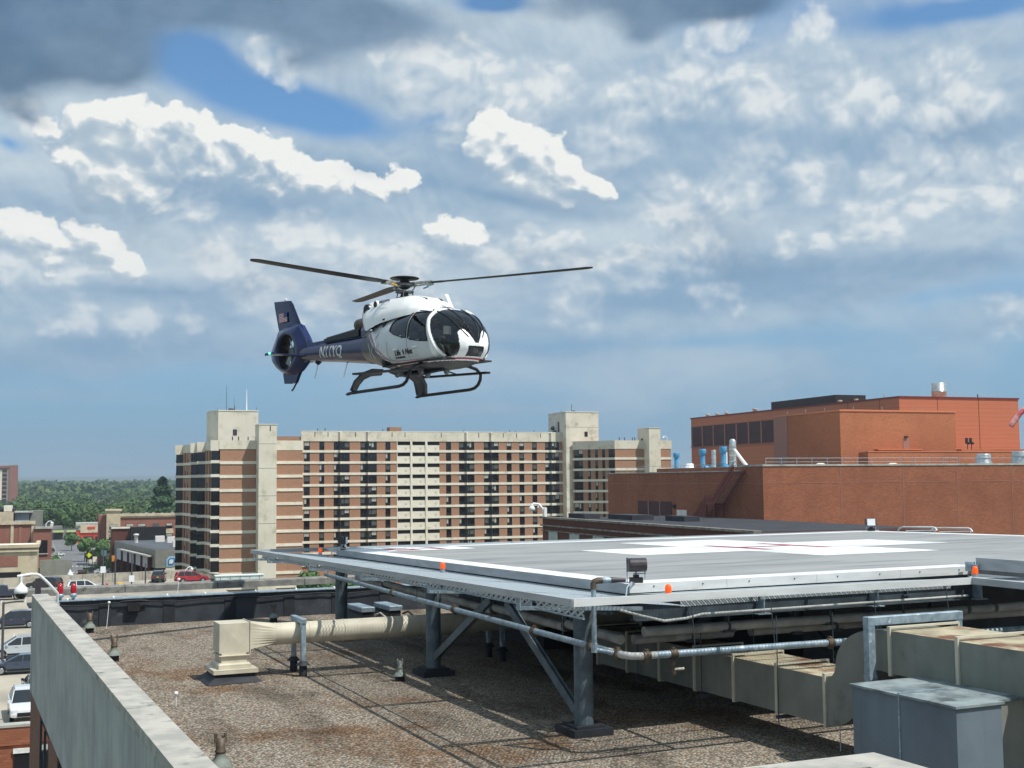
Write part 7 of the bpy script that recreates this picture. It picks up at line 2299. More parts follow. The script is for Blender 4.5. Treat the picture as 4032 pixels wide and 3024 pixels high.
# unfinished gravel / kerb strips
b = MB(); b.box(-2.5, -2.2, 322, 470, GZ + .02, GZ + .17); cobj(b, 'kerb', PAVE, (-2.5, 322, GZ), kind='structure')
b = MB(); b.box(8.45, 8.7, 322, 398, GZ + .02, GZ + .17); cobj(b, 'kerb', PAVE, (8.4, 322, GZ), kind='structure')

# ================================================================== helicopter
HWHITE = mat('white_helicopter_paint', S('#f0f2f2'), rough=0.3, spec=0.45, coat=0.25)
HSILV = mat('silver_grey_helicopter_paint', S('#d3d8dc'), S('#c7cdd2'), scale=1.0, rough=0.3, spec=0.45, coat=0.25)
HNAVY = mat('navy_helicopter_paint', S('#122457'), S('#0f1d48'), scale=2.0, rough=0.22, spec=0.35, coat=0.15)
HDARK = mat('dark_belly_paint', S('#2b2f38'), S('#22262e'), scale=2.0, rough=0.35, spec=0.5, dirt=S('#4b4a48'), dscale=3)
HBLK = mat('matt_black_metal', S('#15161a'), rough=0.45, spec=0.4)
HRED = mat('red_stripe', S('#9e1b32'), rough=0.3)
HGREY = mat('mechanical_grey', S('#6b6f72'), S('#4d5154'), scale=6, rough=0.4, metal=0.5)
HGRL = mat('light_mechanical_grey', S('#a9adab'), S('#7d817f'), scale=9, rough=0.4, metal=0.3)
HEXH = mat('burnt_exhaust_metal', S('#6b5f52'), S('#443c36'), scale=5, rough=0.45, metal=0.6)
HTXT = mat('pale_lettering', S('#c9ced3'), rough=0.4)
HTXD = mat('dark_lettering', S('#2a2d33'), rough=0.4)
HSEAL = mat('black_window_seal', S('#121316'), rough=0.5)
SEATM = mat('dark_seat_fabric', S('#3c3a38'), rough=0.9)
SUIT = mat('dark_flight_suit', S('#3a3b3f'), S('#2f3034'), scale=5, rough=0.9)
SUITP = mat('pale_patterned_trousers', S('#c2c3c0'), S('#8e908f'), scale=9, rough=0.9, lo=.4, hi=.6)
SKIN = mat('skin', S('#b98a70'), rough=0.6)
HELM = mat('flight_helmet', S('#55565a'), rough=0.3)
PANELM = mat('instrument_panel', S('#1d1e20'), rough=0.7)
HGLASS = clear_glass('tinted_canopy_glass', (0.46, 0.48, 0.50), 0.06)
HGLASS2 = clear_glass('darker_side_glass', (0.26, 0.27, 0.27), 0.06)

# hub centre and heading
PHI, HD, HZ = radians(52), 34.8, 3.12
dxp, dyp = 1593 - 2016.0, 1112 - 1512.0
hub = (f0 * FPX + right * dxp - upv * dyp) * (HD / FPX)
# heading in the world: (cos phi, -sin phi) in the level (right, forward) frame
hx_, hy_ = cos(PHI), -sin(PHI)
hdir = Vector((hx_ * cos(TH) + hy_ * sin(TH), -hx_ * sin(TH) + hy_ * cos(TH), 0))
hang = atan2(hdir.y, hdir.x)
heli = bpy.data.objects.new('helicopter', None); COL.objects.link(heli)
heli.location = hub - Vector((0, 0, HZ)); heli.rotation_euler = (0, 0, hang)
heli['_org'] = (0, 0, 0)
tag(heli, 'white and navy ambulance helicopter hovering with its nose towards the helipad', 'helicopter')

# stations: x, zbottom, ztop, half width, exponent
ST = [(-1.80, 1.00, 1.72, .36, 2.0), (-1.45, .92, 1.86, .50, 2.1), (-1.0, .82, 1.98, .66, 2.3), (-.5, .70, 2.06, .80, 2.5), (0.0, .60, 2.11, .91, 2.7), (.5, .53, 2.14, .97, 2.8),
      (1.0, .50, 2.16, 1.0, 2.8), (1.8, .50, 2.17, 1.0, 2.8), (2.2, .50, 2.13, .975, 2.7), (2.55, .53, 2.03, .91, 2.6), (2.85, .58, 1.87, .81, 2.5), (3.1, .65, 1.66, .67, 2.4),
      (3.28, .74, 1.44, .50, 2.3), (3.38, .83, 1.27, .32, 2.2), (3.43, .95, 1.12, .14, 2.0), (3.445, 1.035, 1.045, .012, 2.0)]
XS_ = [s[0] for s in ST]


def st_at(x):
    x = max(XS_[0], min(XS_[-1], x))
    for i in range(len(ST) - 1):
        if x <= ST[i + 1][0]: break
    a, b_ = ST[i], ST[i + 1]
    t = (x - a[0]) / (b_[0] - a[0])
    # catmull-rom for a smooth hull
    p0 = ST[max(0, i - 1)]; p3 = ST[min(len(ST) - 1, i + 2)]
    out = []
    for k in range(1, 5):
        m1 = (b_[k] - p0[k]) / max(1e-6, (b_[0] - p0[0])) * (b_[0] - a[0]); m2 = (p3[k] - a[k]) / max(1e-6, (p3[0] - a[0])) * (b_[0] - a[0])
        if i >= len(ST) - 4 and k < 4: m1 = m2 = (b_[k] - a[k])
        h = (2 * t ** 3 - 3 * t * t + 1) * a[k] + (t ** 3 - 2 * t * t + t) * m1 + (-2 * t ** 3 + 3 * t * t) * b_[k] + (t ** 3 - t * t) * m2
        out.append(h)
    return out


def hull(x, th):
    """point on the cabin hull; th from 0 (top) clockwise seen from behind"""
    zb, zt, hw_, n = st_at(x)
    c_, s_ = cos(th), sin(th)
    zc, hh = (zb + zt) / 2, (zt - zb) / 2
    y = hw_ * (abs(s_) ** (2 / n)) * (1 if s_ >= 0 else -1)
    z = zc + hh * (abs(c_) ** (2 / n)) * (1 if c_ >= 0 else -1)
    # lower half pulled in towards the belly, upper half leans inwards
    f = (z - zb) / max(1e-6, zt - zb)
    y *= 1 - .10 * max(0, f - .45) ** 1.5 * 2.0
    return Vector((x, y, z))


def inpoly(x, z, P_):
    c_ = False
    n = len(P_)
    for i in range(n):
        x0, z0 = P_[i]; x1, z1 = P_[(i + 1) % n]
        if (z0 > z) != (z1 > z) and x < (x1 - x0) * (z - z0) / (z1 - z0) + x0: c_ = not c_
    return c_


# outlines in side view (x forward, z up)
W_REAR = [(.72, 1.60), (.74, 1.78), (.84, 1.90), (1.02, 1.965), (1.57, 2.01), (1.59, 1.66), (1.60, 1.33), (1.30, 1.39), (.95, 1.49)]
W_MID = [(1.66, 2.015), (2.30, 1.975), (2.34, 1.75), (2.42, 1.45), (2.50, 1.17), (2.05, 1.22), (1.68, 1.31)]
POST = [(2.31, 2.03), (2.45, 2.03), (2.47, 1.75), (2.60, 1.40), (2.78, 1.02), (2.93, .76), (2.80, .74), (2.62, .98), (2.45, 1.35), (2.35, 1.72)]
# forward glazing, right up to the nose, with the white nose plate taken out below
def is_glass_front(p):
    x, y, z = p
    ay = abs(y)
    # the door post line: everything ahead of it
    if z > .74:
        xp = 2.46 + (max(0, 1.75 - z)) * .42 if z < 1.75 else 2.46
    else:
        return False
    if x < xp: return z > 1.93 and x > 2.0 and ay < .62 and False
    # round lower door window: bottom circle
    if z < 1.10 and ay > .36 and x < 3.12:
        if (x - 2.97) ** 2 / .13 + (z - 1.05) ** 2 / .11 > 1.0 and z < 1.02: return False
        if ay < .48: return False
        return z > .72
    # white nose plate
    if z < 1.08: 
        if ay < .27 and z < 1.0 : return z > .68 and ay < .25       # chin window
        return ay > .45
    top_edge = 1.30 + .14 * math.exp(-((ay - .34) / .14) ** 2) - .26 * math.exp(-(ay / .13) ** 2)
    if ay < .47 and z < top_edge: return False
    return True


def belly_z(x): return .70 + .0 * x if x > .75 else .70 + (.75 - x) * .62


def nav(z):
    P_ = [(.5, .9), (.75, .50), (1.0, .08), (1.3, -.08), (1.6, -.45), (1.9, -.95), (2.3, -1.3)]
    for (z0, x0), (z1, x1) in zip(P_[:-1], P_[1:]):
        if z <= z1: return x0 + (x1 - x0) * max(0, (z - z0) / (z1 - z0))
    return P_[-1][1]
NX, NT_ = 260, 140
fus = {k: MB() for k in ('white', 'silver', 'navy', 'belly', 'glass', 'glass2', 'red', 'seal')}
pts = [[hull(XS_[0] + (XS_[-1] - XS_[0]) * (1 - (1 - i / NX) ** 1.35), 2 * pi * j / NT_) for j in range(NT_ + 1)] for i in range(NX + 1)]
groups = {}
for i in range(NX):
    for j in range(NT_):
        c_ = (pts[i][j] + pts[i + 1][j] + pts[i][j + 1] + pts[i + 1][j + 1]) / 4
        x, y, z = c_
        ay = abs(y)
        side = ay > .30 * st_at(x)[2]
        if side and x < 2.55 and (inpoly(x, z, W_REAR)): k = 'glass2' + ('l' if y > 0 else 'r') + 'r'
        elif side and x < 2.6 and inpoly(x, z, W_MID): k = 'glass2' + ('l' if y > 0 else 'r') + 'm'
        elif x > 2.25 and inpoly(x, z, POST) and ay > .45: k = 'white'
        elif x > 2.2 and is_glass_front(c_):
            k = 'glass'
        elif z < belly_z(x) - .055 or (z < .64): k = 'belly'
        elif z < belly_z(x) - .03 : k = 'white'
        elif z < belly_z(x) + .012 and x < 3.3: k = 'red'
        elif x < nav(z) and x > nav(z) - .07: k = 'white'
        elif x < nav(z) and x > nav(z) - .13: k = 'red'
        elif x < nav(z): k = 'navy'
        elif x > 2.55: k = 'white'
        elif z > 2.03: k = 'white'
        else: k = 'silver'
        groups.setdefault(k, []).append((i, j))
_c = [pts[100][10], pts[101][10], pts[101][11]]
_nrm = (_c[1] - _c[0]).cross(_c[2] - _c[1])
ORI = 1 if _nrm.dot(_c[0] - Vector((_c[0].x, 0, 1.3))) > 0 else -1
mats_h = {'white': HWHITE, 'silver': HSILV, 'navy': HNAVY, 'belly': HDARK, 'glass': HGLASS, 'glass2': HGLASS2, 'red': HRED}
names_h = {'white': 'nose_and_frame', 'silver': 'fuselage', 'navy': 'rear_fuselage', 'belly': 'belly', 'glass': 'windscreen', 'glass2': 'side_window', 'red': 'red_stripe'}
for k, lst in groups.items():
    used = {}
    b = MB()
    for i, j in lst:
        f = []
        for (a, c_) in ((i, j), (i + 1, j), (i + 1, j + 1), (i, j + 1)):
            key = (a, c_ % NT_)
            if key not in used:
                used[key] = len(b.v); b.v.append(tuple(pts[a][c_]))
            f.append(used[key])
        b.f.append(f[::ORI]); b.mi.append(0); b.sm.append(True)
    k = 'glass2' if k.startswith('glass2') else k
    b.build(names_h[k], mats_h[k], heli)


def on_hull(x, z, sgn, off=.012):
    """point on the side of the hull at (x, z)"""
    lo_, hi_ = 0.02, pi - 0.02
    for _ in range(40):
        m_ = (lo_ + hi_) / 2
        if hull(x, m_).z > z: lo_ = m_
        else: hi_ = m_
    p = hull(x, lo_)
    n_ = Vector((0, 1, 0))
    q = hull(x, lo_ + .02); t_ = (q - p).normalized()
    nn = Vector((0, -t_.z, t_.y)); nn = nn if nn.y > 0 else -nn
    p = p + nn * off
    return Vector((p.x, sgn * p.y, p.z))


def hull_strip(poly2, sgn, r, name, m_, closed=True, parent=None, flat=1.0, off=.006, sub=6):
    pl_ = []
    n = len(poly2)
    rng_ = range(n if closed else n - 1)
    for i in rng_:
        a, b_ = poly2[i], poly2[(i + 1) % n]
        for k in range(sub):
            t = k / sub
            pl_.append(on_hull(a[0] + (b_[0] - a[0]) * t, a[1] + (b_[1] - a[1]) * t, sgn, off))
    if closed: pl_ += pl_[:2]
    else: pl_.append(on_hull(*poly2[-1], sgn, off))
    b = MB(); b.tube(pl_, r, 6, caps=not closed); return b.build(name, m_, parent or heli)


for sgn in (-1, 1):
    hull_strip(W_REAR, sgn, .016, 'window_seal', HSEAL)
    hull_strip(W_MID, sgn, .016, 'window_seal', HSEAL)
    hull_strip([(2.39, 2.05), (2.42, 1.75), (2.54, 1.40), (2.71, 1.02), (2.87, .75)], sgn, .045, 'door_post', HWHITE, False)
    # door outlines
    hull_strip([(.62, 1.30), (.60, .95), (.70, .80), (.95, .76), (1.8, .735), (2.7, .74)], sgn, .007, 'door_joint', HGREY, False, off=.0)
    hull_strip([(1.62, 1.30), (1.62, .74)], sgn, .006, 'door_joint', HGREY, False, off=.0)
    for x in (1.05, 2.0):
        p = on_hull(x, 1.06, sgn, .02)
        b = MB(); b.box(p.x - .09, p.x + .09, p.y - .02, p.y + .02, p.z - .022, p.z + .022); b.build('door_handle', HWHITE, heli)
    p = on_hull(1.9, .86, sgn, .015); b = MB(); b.lathe(tuple(p), [(.0, -.02), (.025, 0), (0, .02)], 8); b.build('rivet_cap', HWHITE, heli)
# windscreen arches and centre frame
def hull_line(f, n, r, name, m_, off=.008):
    b = MB(); pp = []
    for i in range(n + 1):
        x, th = f(i / n); p = hull(x, th); c0 = Vector((x, 0, 1.3)); d = (p - c0).normalized(); pp.append(p + d * off)
    b.tube(pp, r, 6); return b.build(name, m_, heli)
for s_ in (-1, 1):
    hull_line(lambda t: (2.25 + 1.12 * t ** 1.0, s_ * (.55 + .15 * t)), 26, .018, 'canopy_frame', HSEAL)
    hull_line(lambda t: (2.42 + .98 * t, s_ * (.16 + .10 * t)), 26, .014, 'canopy_frame', HBLK)
    hull_line(lambda t: (1.75 + .7 * t, s_ * (.62 + .1 * t)), 10, .012, 'roof_window_edge', HSEAL)
b = MB(); b.tube([(3.36, -.05, 1.40), (3.22, -.28, 1.62), (3.0, -.50, 1.80)], .012, 6); b.build('wiper', HBLK, heli)

# engine cowling above the cabin
CO = [(-1.62, 1.85, 2.64, .40), (-1.5, 1.80, 2.67, .52), (-1.1, 1.75, 2.69, .60), (-.5, 1.8, 2.68, .62), (.2, 1.9, 2.64, .60), (.8, 1.95, 2.63, .57), (1.25, 1.98, 2.54, .53), (1.6, 2.0, 2.41, .46), (1.88, 2.02, 2.25, .36), (2.1, 2.04, 2.17, .24)]
def cowl(u, v):
    x = CO[0][0] + (CO[-1][0] - CO[0][0]) * u
    for i in range(len(CO) - 1):
        if x <= CO[i + 1][0] + 1e-9: break
    a, c_ = CO[i], CO[i + 1]; t = (x - a[0]) / (c_[0] - a[0]); t = t * t * (3 - 2 * t) * .5 + t * .5
    zb, zt, hw_ = (a[k] + (c_[k] - a[k]) * t for k in (1, 2, 3))
    an = -pi / 2 + pi * v
    s_, cc_ = sin(an), cos(an)
    n = 4.2
    y = hw_ * abs(s_) ** (2 / n) * (1 if s_ >= 0 else -1) + (0.26 if s_ > 0 else -.26) * (1 - abs(cc_)) ** 2
    z = zb + (zt - zb) * abs(cc_) ** (2 / n)
    xs = x + (.75 * (2.7 - z) * max(0, (-.2 - x) / 1.42) if x < -.2 else 0)
    return (xs, y, z)
b = MB(); b.grid(cowl, 60, 40); b.build('engine_cowling', HWHITE, heli)
b = MB(); b.grid(lambda u, v: (lambda p: (p[0], p[1] * 1.012, p[2] + .004))(cowl(.012 + u * .014, v)), 2, 40); b.build('cowling_stripe', HRED, heli)
b = MB(); b.grid(lambda u, v: (lambda p: (p[0], p[1] * 1.012, p[2] + .004))(cowl(.034 + u * .010, v)), 2, 40); b.build('cowling_stripe', HRED, heli)
b = MB(); b._add([cowl(0, k / 40) for k in range(41)], [tuple(range(41))]); b.build('cowling_rear', HNAVY, heli)
# intake openings on the cowling front
for s_ in (-1, 1):
    b = MB()
    b._add([(1.22, s_ * .30, 2.545), (1.50, s_ * .24, 2.475), (1.62, s_ * .30, 2.30), (1.42, s_ * .44, 2.33)], [(0, 1, 2, 3)])
    b._add([(1.16, s_ * .30, 2.57), (1.54, s_ * .20, 2.50), (1.70, s_ * .29, 2.27), (1.42, s_ * .48, 2.31), (1.22, s_ * .30, 2.548), (1.50, s_ * .24, 2.478), (1.62, s_ * .30, 2.303), (1.42, s_ * .44, 2.333)],
           [(0, 1, 5, 4), (1, 2, 6, 5), (2, 3, 7, 6), (3, 0, 4, 7)], 1)
    b.build('air_intake', [HBLK, HWHITE], heli)
    b = MB(); b._add([(.55, s_ * .60, 2.36), (.95, s_ * .60, 2.22), (.72, s_ * .60, 2.20)], [(0, 1, 2)]); b._add([(.55, s_ * .64, 2.40), (.70, s_ * .60, 2.24), (.70, s_ * .59, 2.26)], [(0, 1, 2)]); b.build('side_intake', HBLK, heli)
    b = MB(); b.cyl((-.50, s_ * .50, 2.50), (-.50, s_ * .655, 2.50), .085, n=18); b.build('exhaust_port', HBLK, heli)
    b = MB(); b.cyl((-.50, s_ * .60, 2.50), (-.50, s_ * .66, 2.50), .115, .10, n=18, caps=False); b.build('port_ring', HWHITE, heli)
    b = MB(); b.cyl((-.98, s_ * .48, 2.40), (-.98, s_ * .655, 2.40), .15, n=22); b.build('mesh_intake', HBLK, heli)
    b = MB(); b.cyl((-.98, s_ * .60, 2.40), (-.98, s_ * .66, 2.40), .18, .165, n=22, caps=False); b.build('intake_ring', HGREY, heli)
b = MB(); b.cyl((-2.45, 0, 2.14), (-1.2, 0, 2.20), .20, .19, n=22); b.cyl((-2.46, 0, 2.14), (-2.2, 0, 2.152), .185, n=22); b.build('exhaust_pipe', HEXH, heli)
b = MB()
def rear(u, v):     # navy fairing from the cowling down to the boom
    x = -1.95 + .95 * u; an = 2 * pi * v
    hw_ = .26 + .30 * u; zt = 2.22 + .22 * u; zb = 1.55 - .05 * u
    return (x, hw_ * sin(an), (zt + zb) / 2 + (zt - zb) / 2 * cos(an))
b.grid(rear, 14, 28); b.build('engine_fairing', HNAVY, heli)
b = MB(); b.bar((2.3, 0, 2.14), (2.05, 0, 2.52), .02, .10, up=(0, 1, 0)); b.build('roof_antenna', HWHITE, heli)

# main rotor
rot = bpy.data.objects.new('main_rotor', None); COL.objects.link(rot); rot.parent = heli; rot.location = (0, 0, 0); rot['_org'] = (0, 0, 0)
b = MB(); b.cyl((0, 0, 2.66), (0, 0, 3.10), .075, n=18); b.lathe((0, 0, 2.62), [(.34, 0), (.24, .05), (.13, .09), (.10, .18)], 20); b.build('mast', HGREY, rot)
b = MB(); b.lathe((0, 0, 3.05), [(.10, -.12), (.20, -.05), (.30, -.02), (.30, .03), (.16, .06), (.12, .12), (.12, .17)], 24); b.build('hub', HGREY, rot)
b = MB(); b.lathe((0, 0, 3.05), [(.0, .15), (.40, .165), (.42, .185), (.38, .20), (0, .205)], 30); b.build('hub_cap', HBLK, rot)
b = MB(); b.lathe((0, 0, 2.84), [(.12, -.03), (.26, -.02), (.26, .03), (.12, .04)], 20); b.build('swashplate', HGREY, rot)
for k in range(3):
    a_ = 2 * pi * k / 3 + .4
    b = MB(); b.cyl((.25 * cos(a_), .25 * sin(a_), 2.84), (.36 * cos(a_ + .2), .36 * sin(a_ + .2), 3.04), .018, n=8); b.build('pitch_link', HGREY, rot)
    b = MB(); b.cyl((.3 * cos(a_ + 1), .3 * sin(a_ + 1), 2.64), (.24 * cos(a_ + 1), .24 * sin(a_ + 1), 2.83), .016, n=8); b.build('control_rod', HGREY, rot)
# blade azimuths measured in the level view frame, converted to the body frame
R_ = 5.345
for k, (psi, dz) in enumerate(((-10.5, .24), (-130.5, -.02), (112.0, .22))):
    # direction in level frame (right, forward)
    lx_, ly_ = cos(radians(psi)), sin(radians(psi))
    wv = Vector((lx_ * cos(TH) + ly_ * sin(TH), -lx_ * sin(TH) + ly_ * cos(TH), 0))
    la = atan2(wv.y, wv.x) - hang
    d = Vector((cos(la), sin(la), 0)); s_ = Vector((-sin(la), cos(la), 0))
    slope = dz / R_
    def bl(u, v, d=d, s_=s_, slope=slope):
        r = .62 + (R_ - .62) * u
        ch = .19 if u > .12 else .085 + (.105) * (u / .12)
        if u > .965: ch *= max(.25, 1 - ((u - .965) / .035) ** 2 * .75)
        tw = radians(6 - 5 * u)
        an = 2 * pi * v
        cx_, cz_ = cos(an) * ch, sin(an) * (.020 if u > .1 else .03)
        off = s_ * (cx_ * cos(tw)) + Vector((0, 0, 1)) * (cz_ + cx_ * sin(tw))
        p = d * r + Vector((0, 0, 3.06 + slope * r + .03 * u * u)) + off
        return tuple(p)
    b = MB(); b.grid(bl, 60, 14, 0); o = b.build('rotor_blade', HBLK, rot, fix=True)
    b = MB()
    b.bar(tuple(d * .12 + Vector((0, 0, 3.08))), tuple(d * .70 + Vector((0, 0, 3.08 + slope * .7))), .13, .05)
    b.bar(tuple(d * .15 + Vector((0, 0, 2.99))), tuple(d * .72 + Vector((0, 0, 3.02 + slope * .7))), .10, .03)
    b.bar(tuple(d * .64 + Vector((0, 0, 3.05))), tuple(d * .82 + Vector((0, 0, 3.05 + slope * .8))), .20, .11)
    b.build('blade_grip', HGRL, o)
    b = MB(); b.cyl(tuple(d * .66 + s_ * .14 + Vector((0, 0, 3.0))), tuple(d * .50 + s_ * .20 + Vector((0, 0, 2.96))), .025, n=8); b.bar(tuple(d * .75 + Vector((0, 0, 3.06))), tuple(d * .80 + Vector((0, 0, 3.06 + slope))), .16, .06)
    b.build('grip_horn', [YELP if k == 1 else (BLUEP if k == 0 else HGREY)], o)

# tail boom
BO = [(-1.6, 1.37, .42, .44), (-2.6, 1.42, .36, .38), (-3.6, 1.48, .31, .33), (-4.6, 1.53, .27, .29), (-5.4, 1.57, .235, .26), (-6.0, 1.60, .20, .24)]
def boom(u, v):
    x = BO[0][0] + (BO[-1][0] - BO[0][0]) * u
    for i in range(len(BO) - 1):
        if x >= BO[i + 1][0] - 1e-9: break
    a, c_ = BO[i], BO[i + 1]; t = (x - a[0]) / (c_[0] - a[0])
    zc, hw_, hh = (a[k] + (c_[k] - a[k]) * t for k in (1, 2, 3))
    an = 2 * pi * v
    return (x, hw_ * sin(an), zc + hh * cos(an))
b = MB(); b.grid(boom, 40, 36); tb_ = b.build('tail_boom', HNAVY, heli)
b = MB(); b.poly([(-5.7, -.12), (-1.7, -.15), (-1.7, .15), (-5.7, .12)], [1.72, 1.70, 1.70, 1.72], [1.88, 1.88, 1.88, 1.88]); b.build('spine', HNAVY, heli)
b = MB(); b.poly([(-4.25, -.20), (-2.15, -.22), (-2.15, .22), (-4.25, .20)], [1.80, 1.80, 1.80, 1.80], [1.90, 1.98, 1.98, 1.90]); b.build('shaft_cover', HBLK, heli)
b = MB(); b.poly([(-4.2, -.14), (-2.2, -.16), (-2.2, .16), (-4.2, .14)], [1.905, 1.985, 1.985, 1.905], [1.95, 2.05, 2.05, 1.95]); b.build('cover_top', mat('olive_dark_cover', S('#3c423c'), rough=.5), heli)
for x in (-3.15, -4.95):
    b = MB(); z = 1.20 if x > -4 else 1.28
    b.lathe((x, 0, z - .12), [(.0, 0), (.05, .03), (.12, .10), (.02, .14)], 10); b.build('antenna_base', HBLK, heli)
    b = MB(); b.bar((x, 0, z - .08), (x - .22, 0, z - .52), .012, .03, up=(0, 1, 0)); b.build('blade_antenna', HTXT, heli)

# fenestron housing: lens-section ring round the duct, upper fin, lower fin
DC = (-6.70, 1.71); DR = .56
OUT = [(-5.30, 1.85), (-5.72, 2.20), (-6.02, 2.58), (-6.25, 2.62), (-7.0, 2.60), (-7.60, 2.50), (-7.78, 2.25), (-8.05, 1.95), (-8.13, 1.76), (-8.05, 1.52), (-7.72, 1.28), (-7.25, 1.07), (-6.8, .98), (-6.35, .95), (-5.95, 1.05), (-5.5, 1.30), (-5.25, 1.42)]
def ray_out(an):
    dx, dz = cos(an), sin(an); best = 1.0
    n = len(OUT)
    for i in range(n):
        x0, z0 = OUT[i][0] - DC[0], OUT[i][1] - DC[1]; x1, z1 = OUT[(i + 1) % n][0] - DC[0], OUT[(i + 1) % n][1] - DC[1]
        ex, ez = x1 - x0, z1 - z0
        den = dx * ez - dz * ex
        if abs(den) < 1e-9: continue
        t = (x0 * ez - z0 * ex) / den; s_ = (x0 * dz - z0 * dx) / den
        if t > 0 and -1e-6 <= s_ <= 1 + 1e-6: best = t
    return best
NA = 96
b = MB()
rings = []
for f, hy in ((0.0, .20), (.12, .245), (.35, .22), (.7, .13), (.93, .05), (1.0, .012)):
    rings.append((f, hy))
seq = [(f, -hy) for f, hy in rings] + [(f, hy) for f, hy in rings[::-1]]
vs = []
for k in range(NA):
    an = 2 * pi * k / NA; ro = ray_out(an)
    for f, y in seq:
        r = DR + (ro - DR) * f
        front = max(0, cos(an)) * .5
        vs.append((DC[0] + cos(an) * r, y * (1 + (front * .5 if abs(y) < .2 else 0)), DC[1] + sin(an) * r))
m_ = len(seq)
fs = []
for k in range(NA):
    k2 = (k + 1) % NA
    for i in range(m_):
        i2 = (i + 1) % m_
        fs.append((k * m_ + i, k2 * m_ + i, k2 * m_ + i2, k * m_ + i2))
b._add(vs, fs, 0, True); fen = b.build('fenestron_housing', HNAVY, heli, fix=True)
b = MB()
b.grid(lambda u, v: (DC[0] + cos(2 * pi * v) * (DR - .004), -.19 + .38 * u, DC[1] + sin(2 * pi * v) * (DR - .004)), 2, 48); b.build('duct_lining', HBLK, fen)
b = MB(); b.cyl((DC[0], -.02, DC[1]), (DC[0], .16, DC[1]), .17, n=20); b.build('fan_hub', HGREY, fen)
for k in range(10):
    an = 2 * pi * k / 10 + (.12 if k % 2 else 0)
    b = MB(); b.xf = Matrix.Translation((DC[0], .05, DC[1])) @ Matrix.Rotation(-an, 4, 'Y')
    b._add([(.16, -.045, -.03), (.16, .045, .03), (.545, .03, .075), (.545, -.03, -.015), (.16, -.035, -.04), (.16, .055, .02), (.545, .04, .065), (.545, -.02, -.025)], [(0, 1, 2, 3), (7, 6, 5, 4), (0, 3, 7, 4), (1, 5, 6, 2), (3, 2, 6, 7), (0, 4, 5, 1)])
    b.build('fan_blade', HTXT if k % 3 == 0 else HGREY, fen)
for k in range(5):
    an = 2 * pi * k / 5 + .5
    b = MB(); b.bar((DC[0] + cos(an) * .15, .14, DC[1] + sin(an) * .15), (DC[0] + cos(an) * .555, .14, DC[1] + sin(an) * .555), .03, .07); b.build('stator', HBLK, fen)
b = MB()     # upper fin, airfoil section
def fin(u, v):
    z = 2.50 + (3.46 - 2.50) * u
    xf_ = -6.02 - .72 * u + .0; xr = -7.60 - .36 * u
    an = 2 * pi * v
    c_ = (xf_ + xr) / 2; h = (xf_ - xr) / 2
    x = c_ + h * cos(an)
    th_ = (.085 - .02 * u) * sin(an) * (0.55 + .45 * cos(an))
    return (x, th_, z + (0.05 * cos(an) * -1 if u > .9 else 0))
b.grid(fin, 14, 40); b.build('tail_fin', HNAVY, heli, fix=False)
b = MB(); b._add([fin(1.0, v / 40) for v in range(40)], [tuple(range(40))]); b.build('fin_cap', HNAVY, heli)
b = MB(); b.lathe((-7.12, 0, 3.46), [(.05, 0), (.05, .03), (.035, .06), (0, .08)], 10); b.build('beacon', HTXT, heli)
b = MB(); b.ext([(-5.45, 1.30), (-5.40, 1.80), (-5.62, 2.12), (-6.05, 2.55), (-6.2, 2.4), (-6.1, 1.3)], -.11, .11, axis=1); b.build('fin_root', HNAVY, heli, fix=True)
b = MB(); b.ext([(-7.20, 1.05), (-7.10, .72), (-6.72, .70), (-6.66, .76), (-6.60, .70), (-6.35, .70), (-6.05, 1.08)], -.05, .05, axis=1); b.build('lower_fin', HNAVY, heli, fix=True)
b = MB(); b.tube([(-6.02, 0, 1.05), (-6.25, 0, .80), (-6.6, 0, .50), (-6.68, 0, .48)], .028, 8); b.build('tail_skid', HBLK, heli)
# stabiliser
b = MB()
def stab(u, v):
    y = -1.38 + 2.76 * u; an = 2 * pi * v
    return (-5.55 + .24 * cos(an), y, 1.49 + .030 * sin(an))
b.grid(stab, 10, 20); sb_ = b.build('stabiliser', HNAVY, heli)
for s_ in (-1, 1):
    b = MB(); b.box(-5.83, -5.27, s_ * 1.385 - .01, s_ * 1.385 + .01, 1.45, 1.53); b.build('end_plate', HNAVY, sb_)
lm = bpy.data.materials.new('green_navigation_light'); lm.use_nodes = True
lb_ = lm.node_tree.nodes['Principled BSDF']; lb_.inputs['Base Color'].default_value = (.05, .8, .4, 1); lb_.inputs['Emission Color'].default_value = (.1, 1, .55, 1); lb_.inputs['Emission Strength'].default_value = 3.0
b = MB(); b.lathe((-5.48, -1.41, 1.50), [(0, -.035), (.03, -.02), (.04, 0), (.03, .02), (0, .035)], 10); b.build('navigation_light', lm, heli)

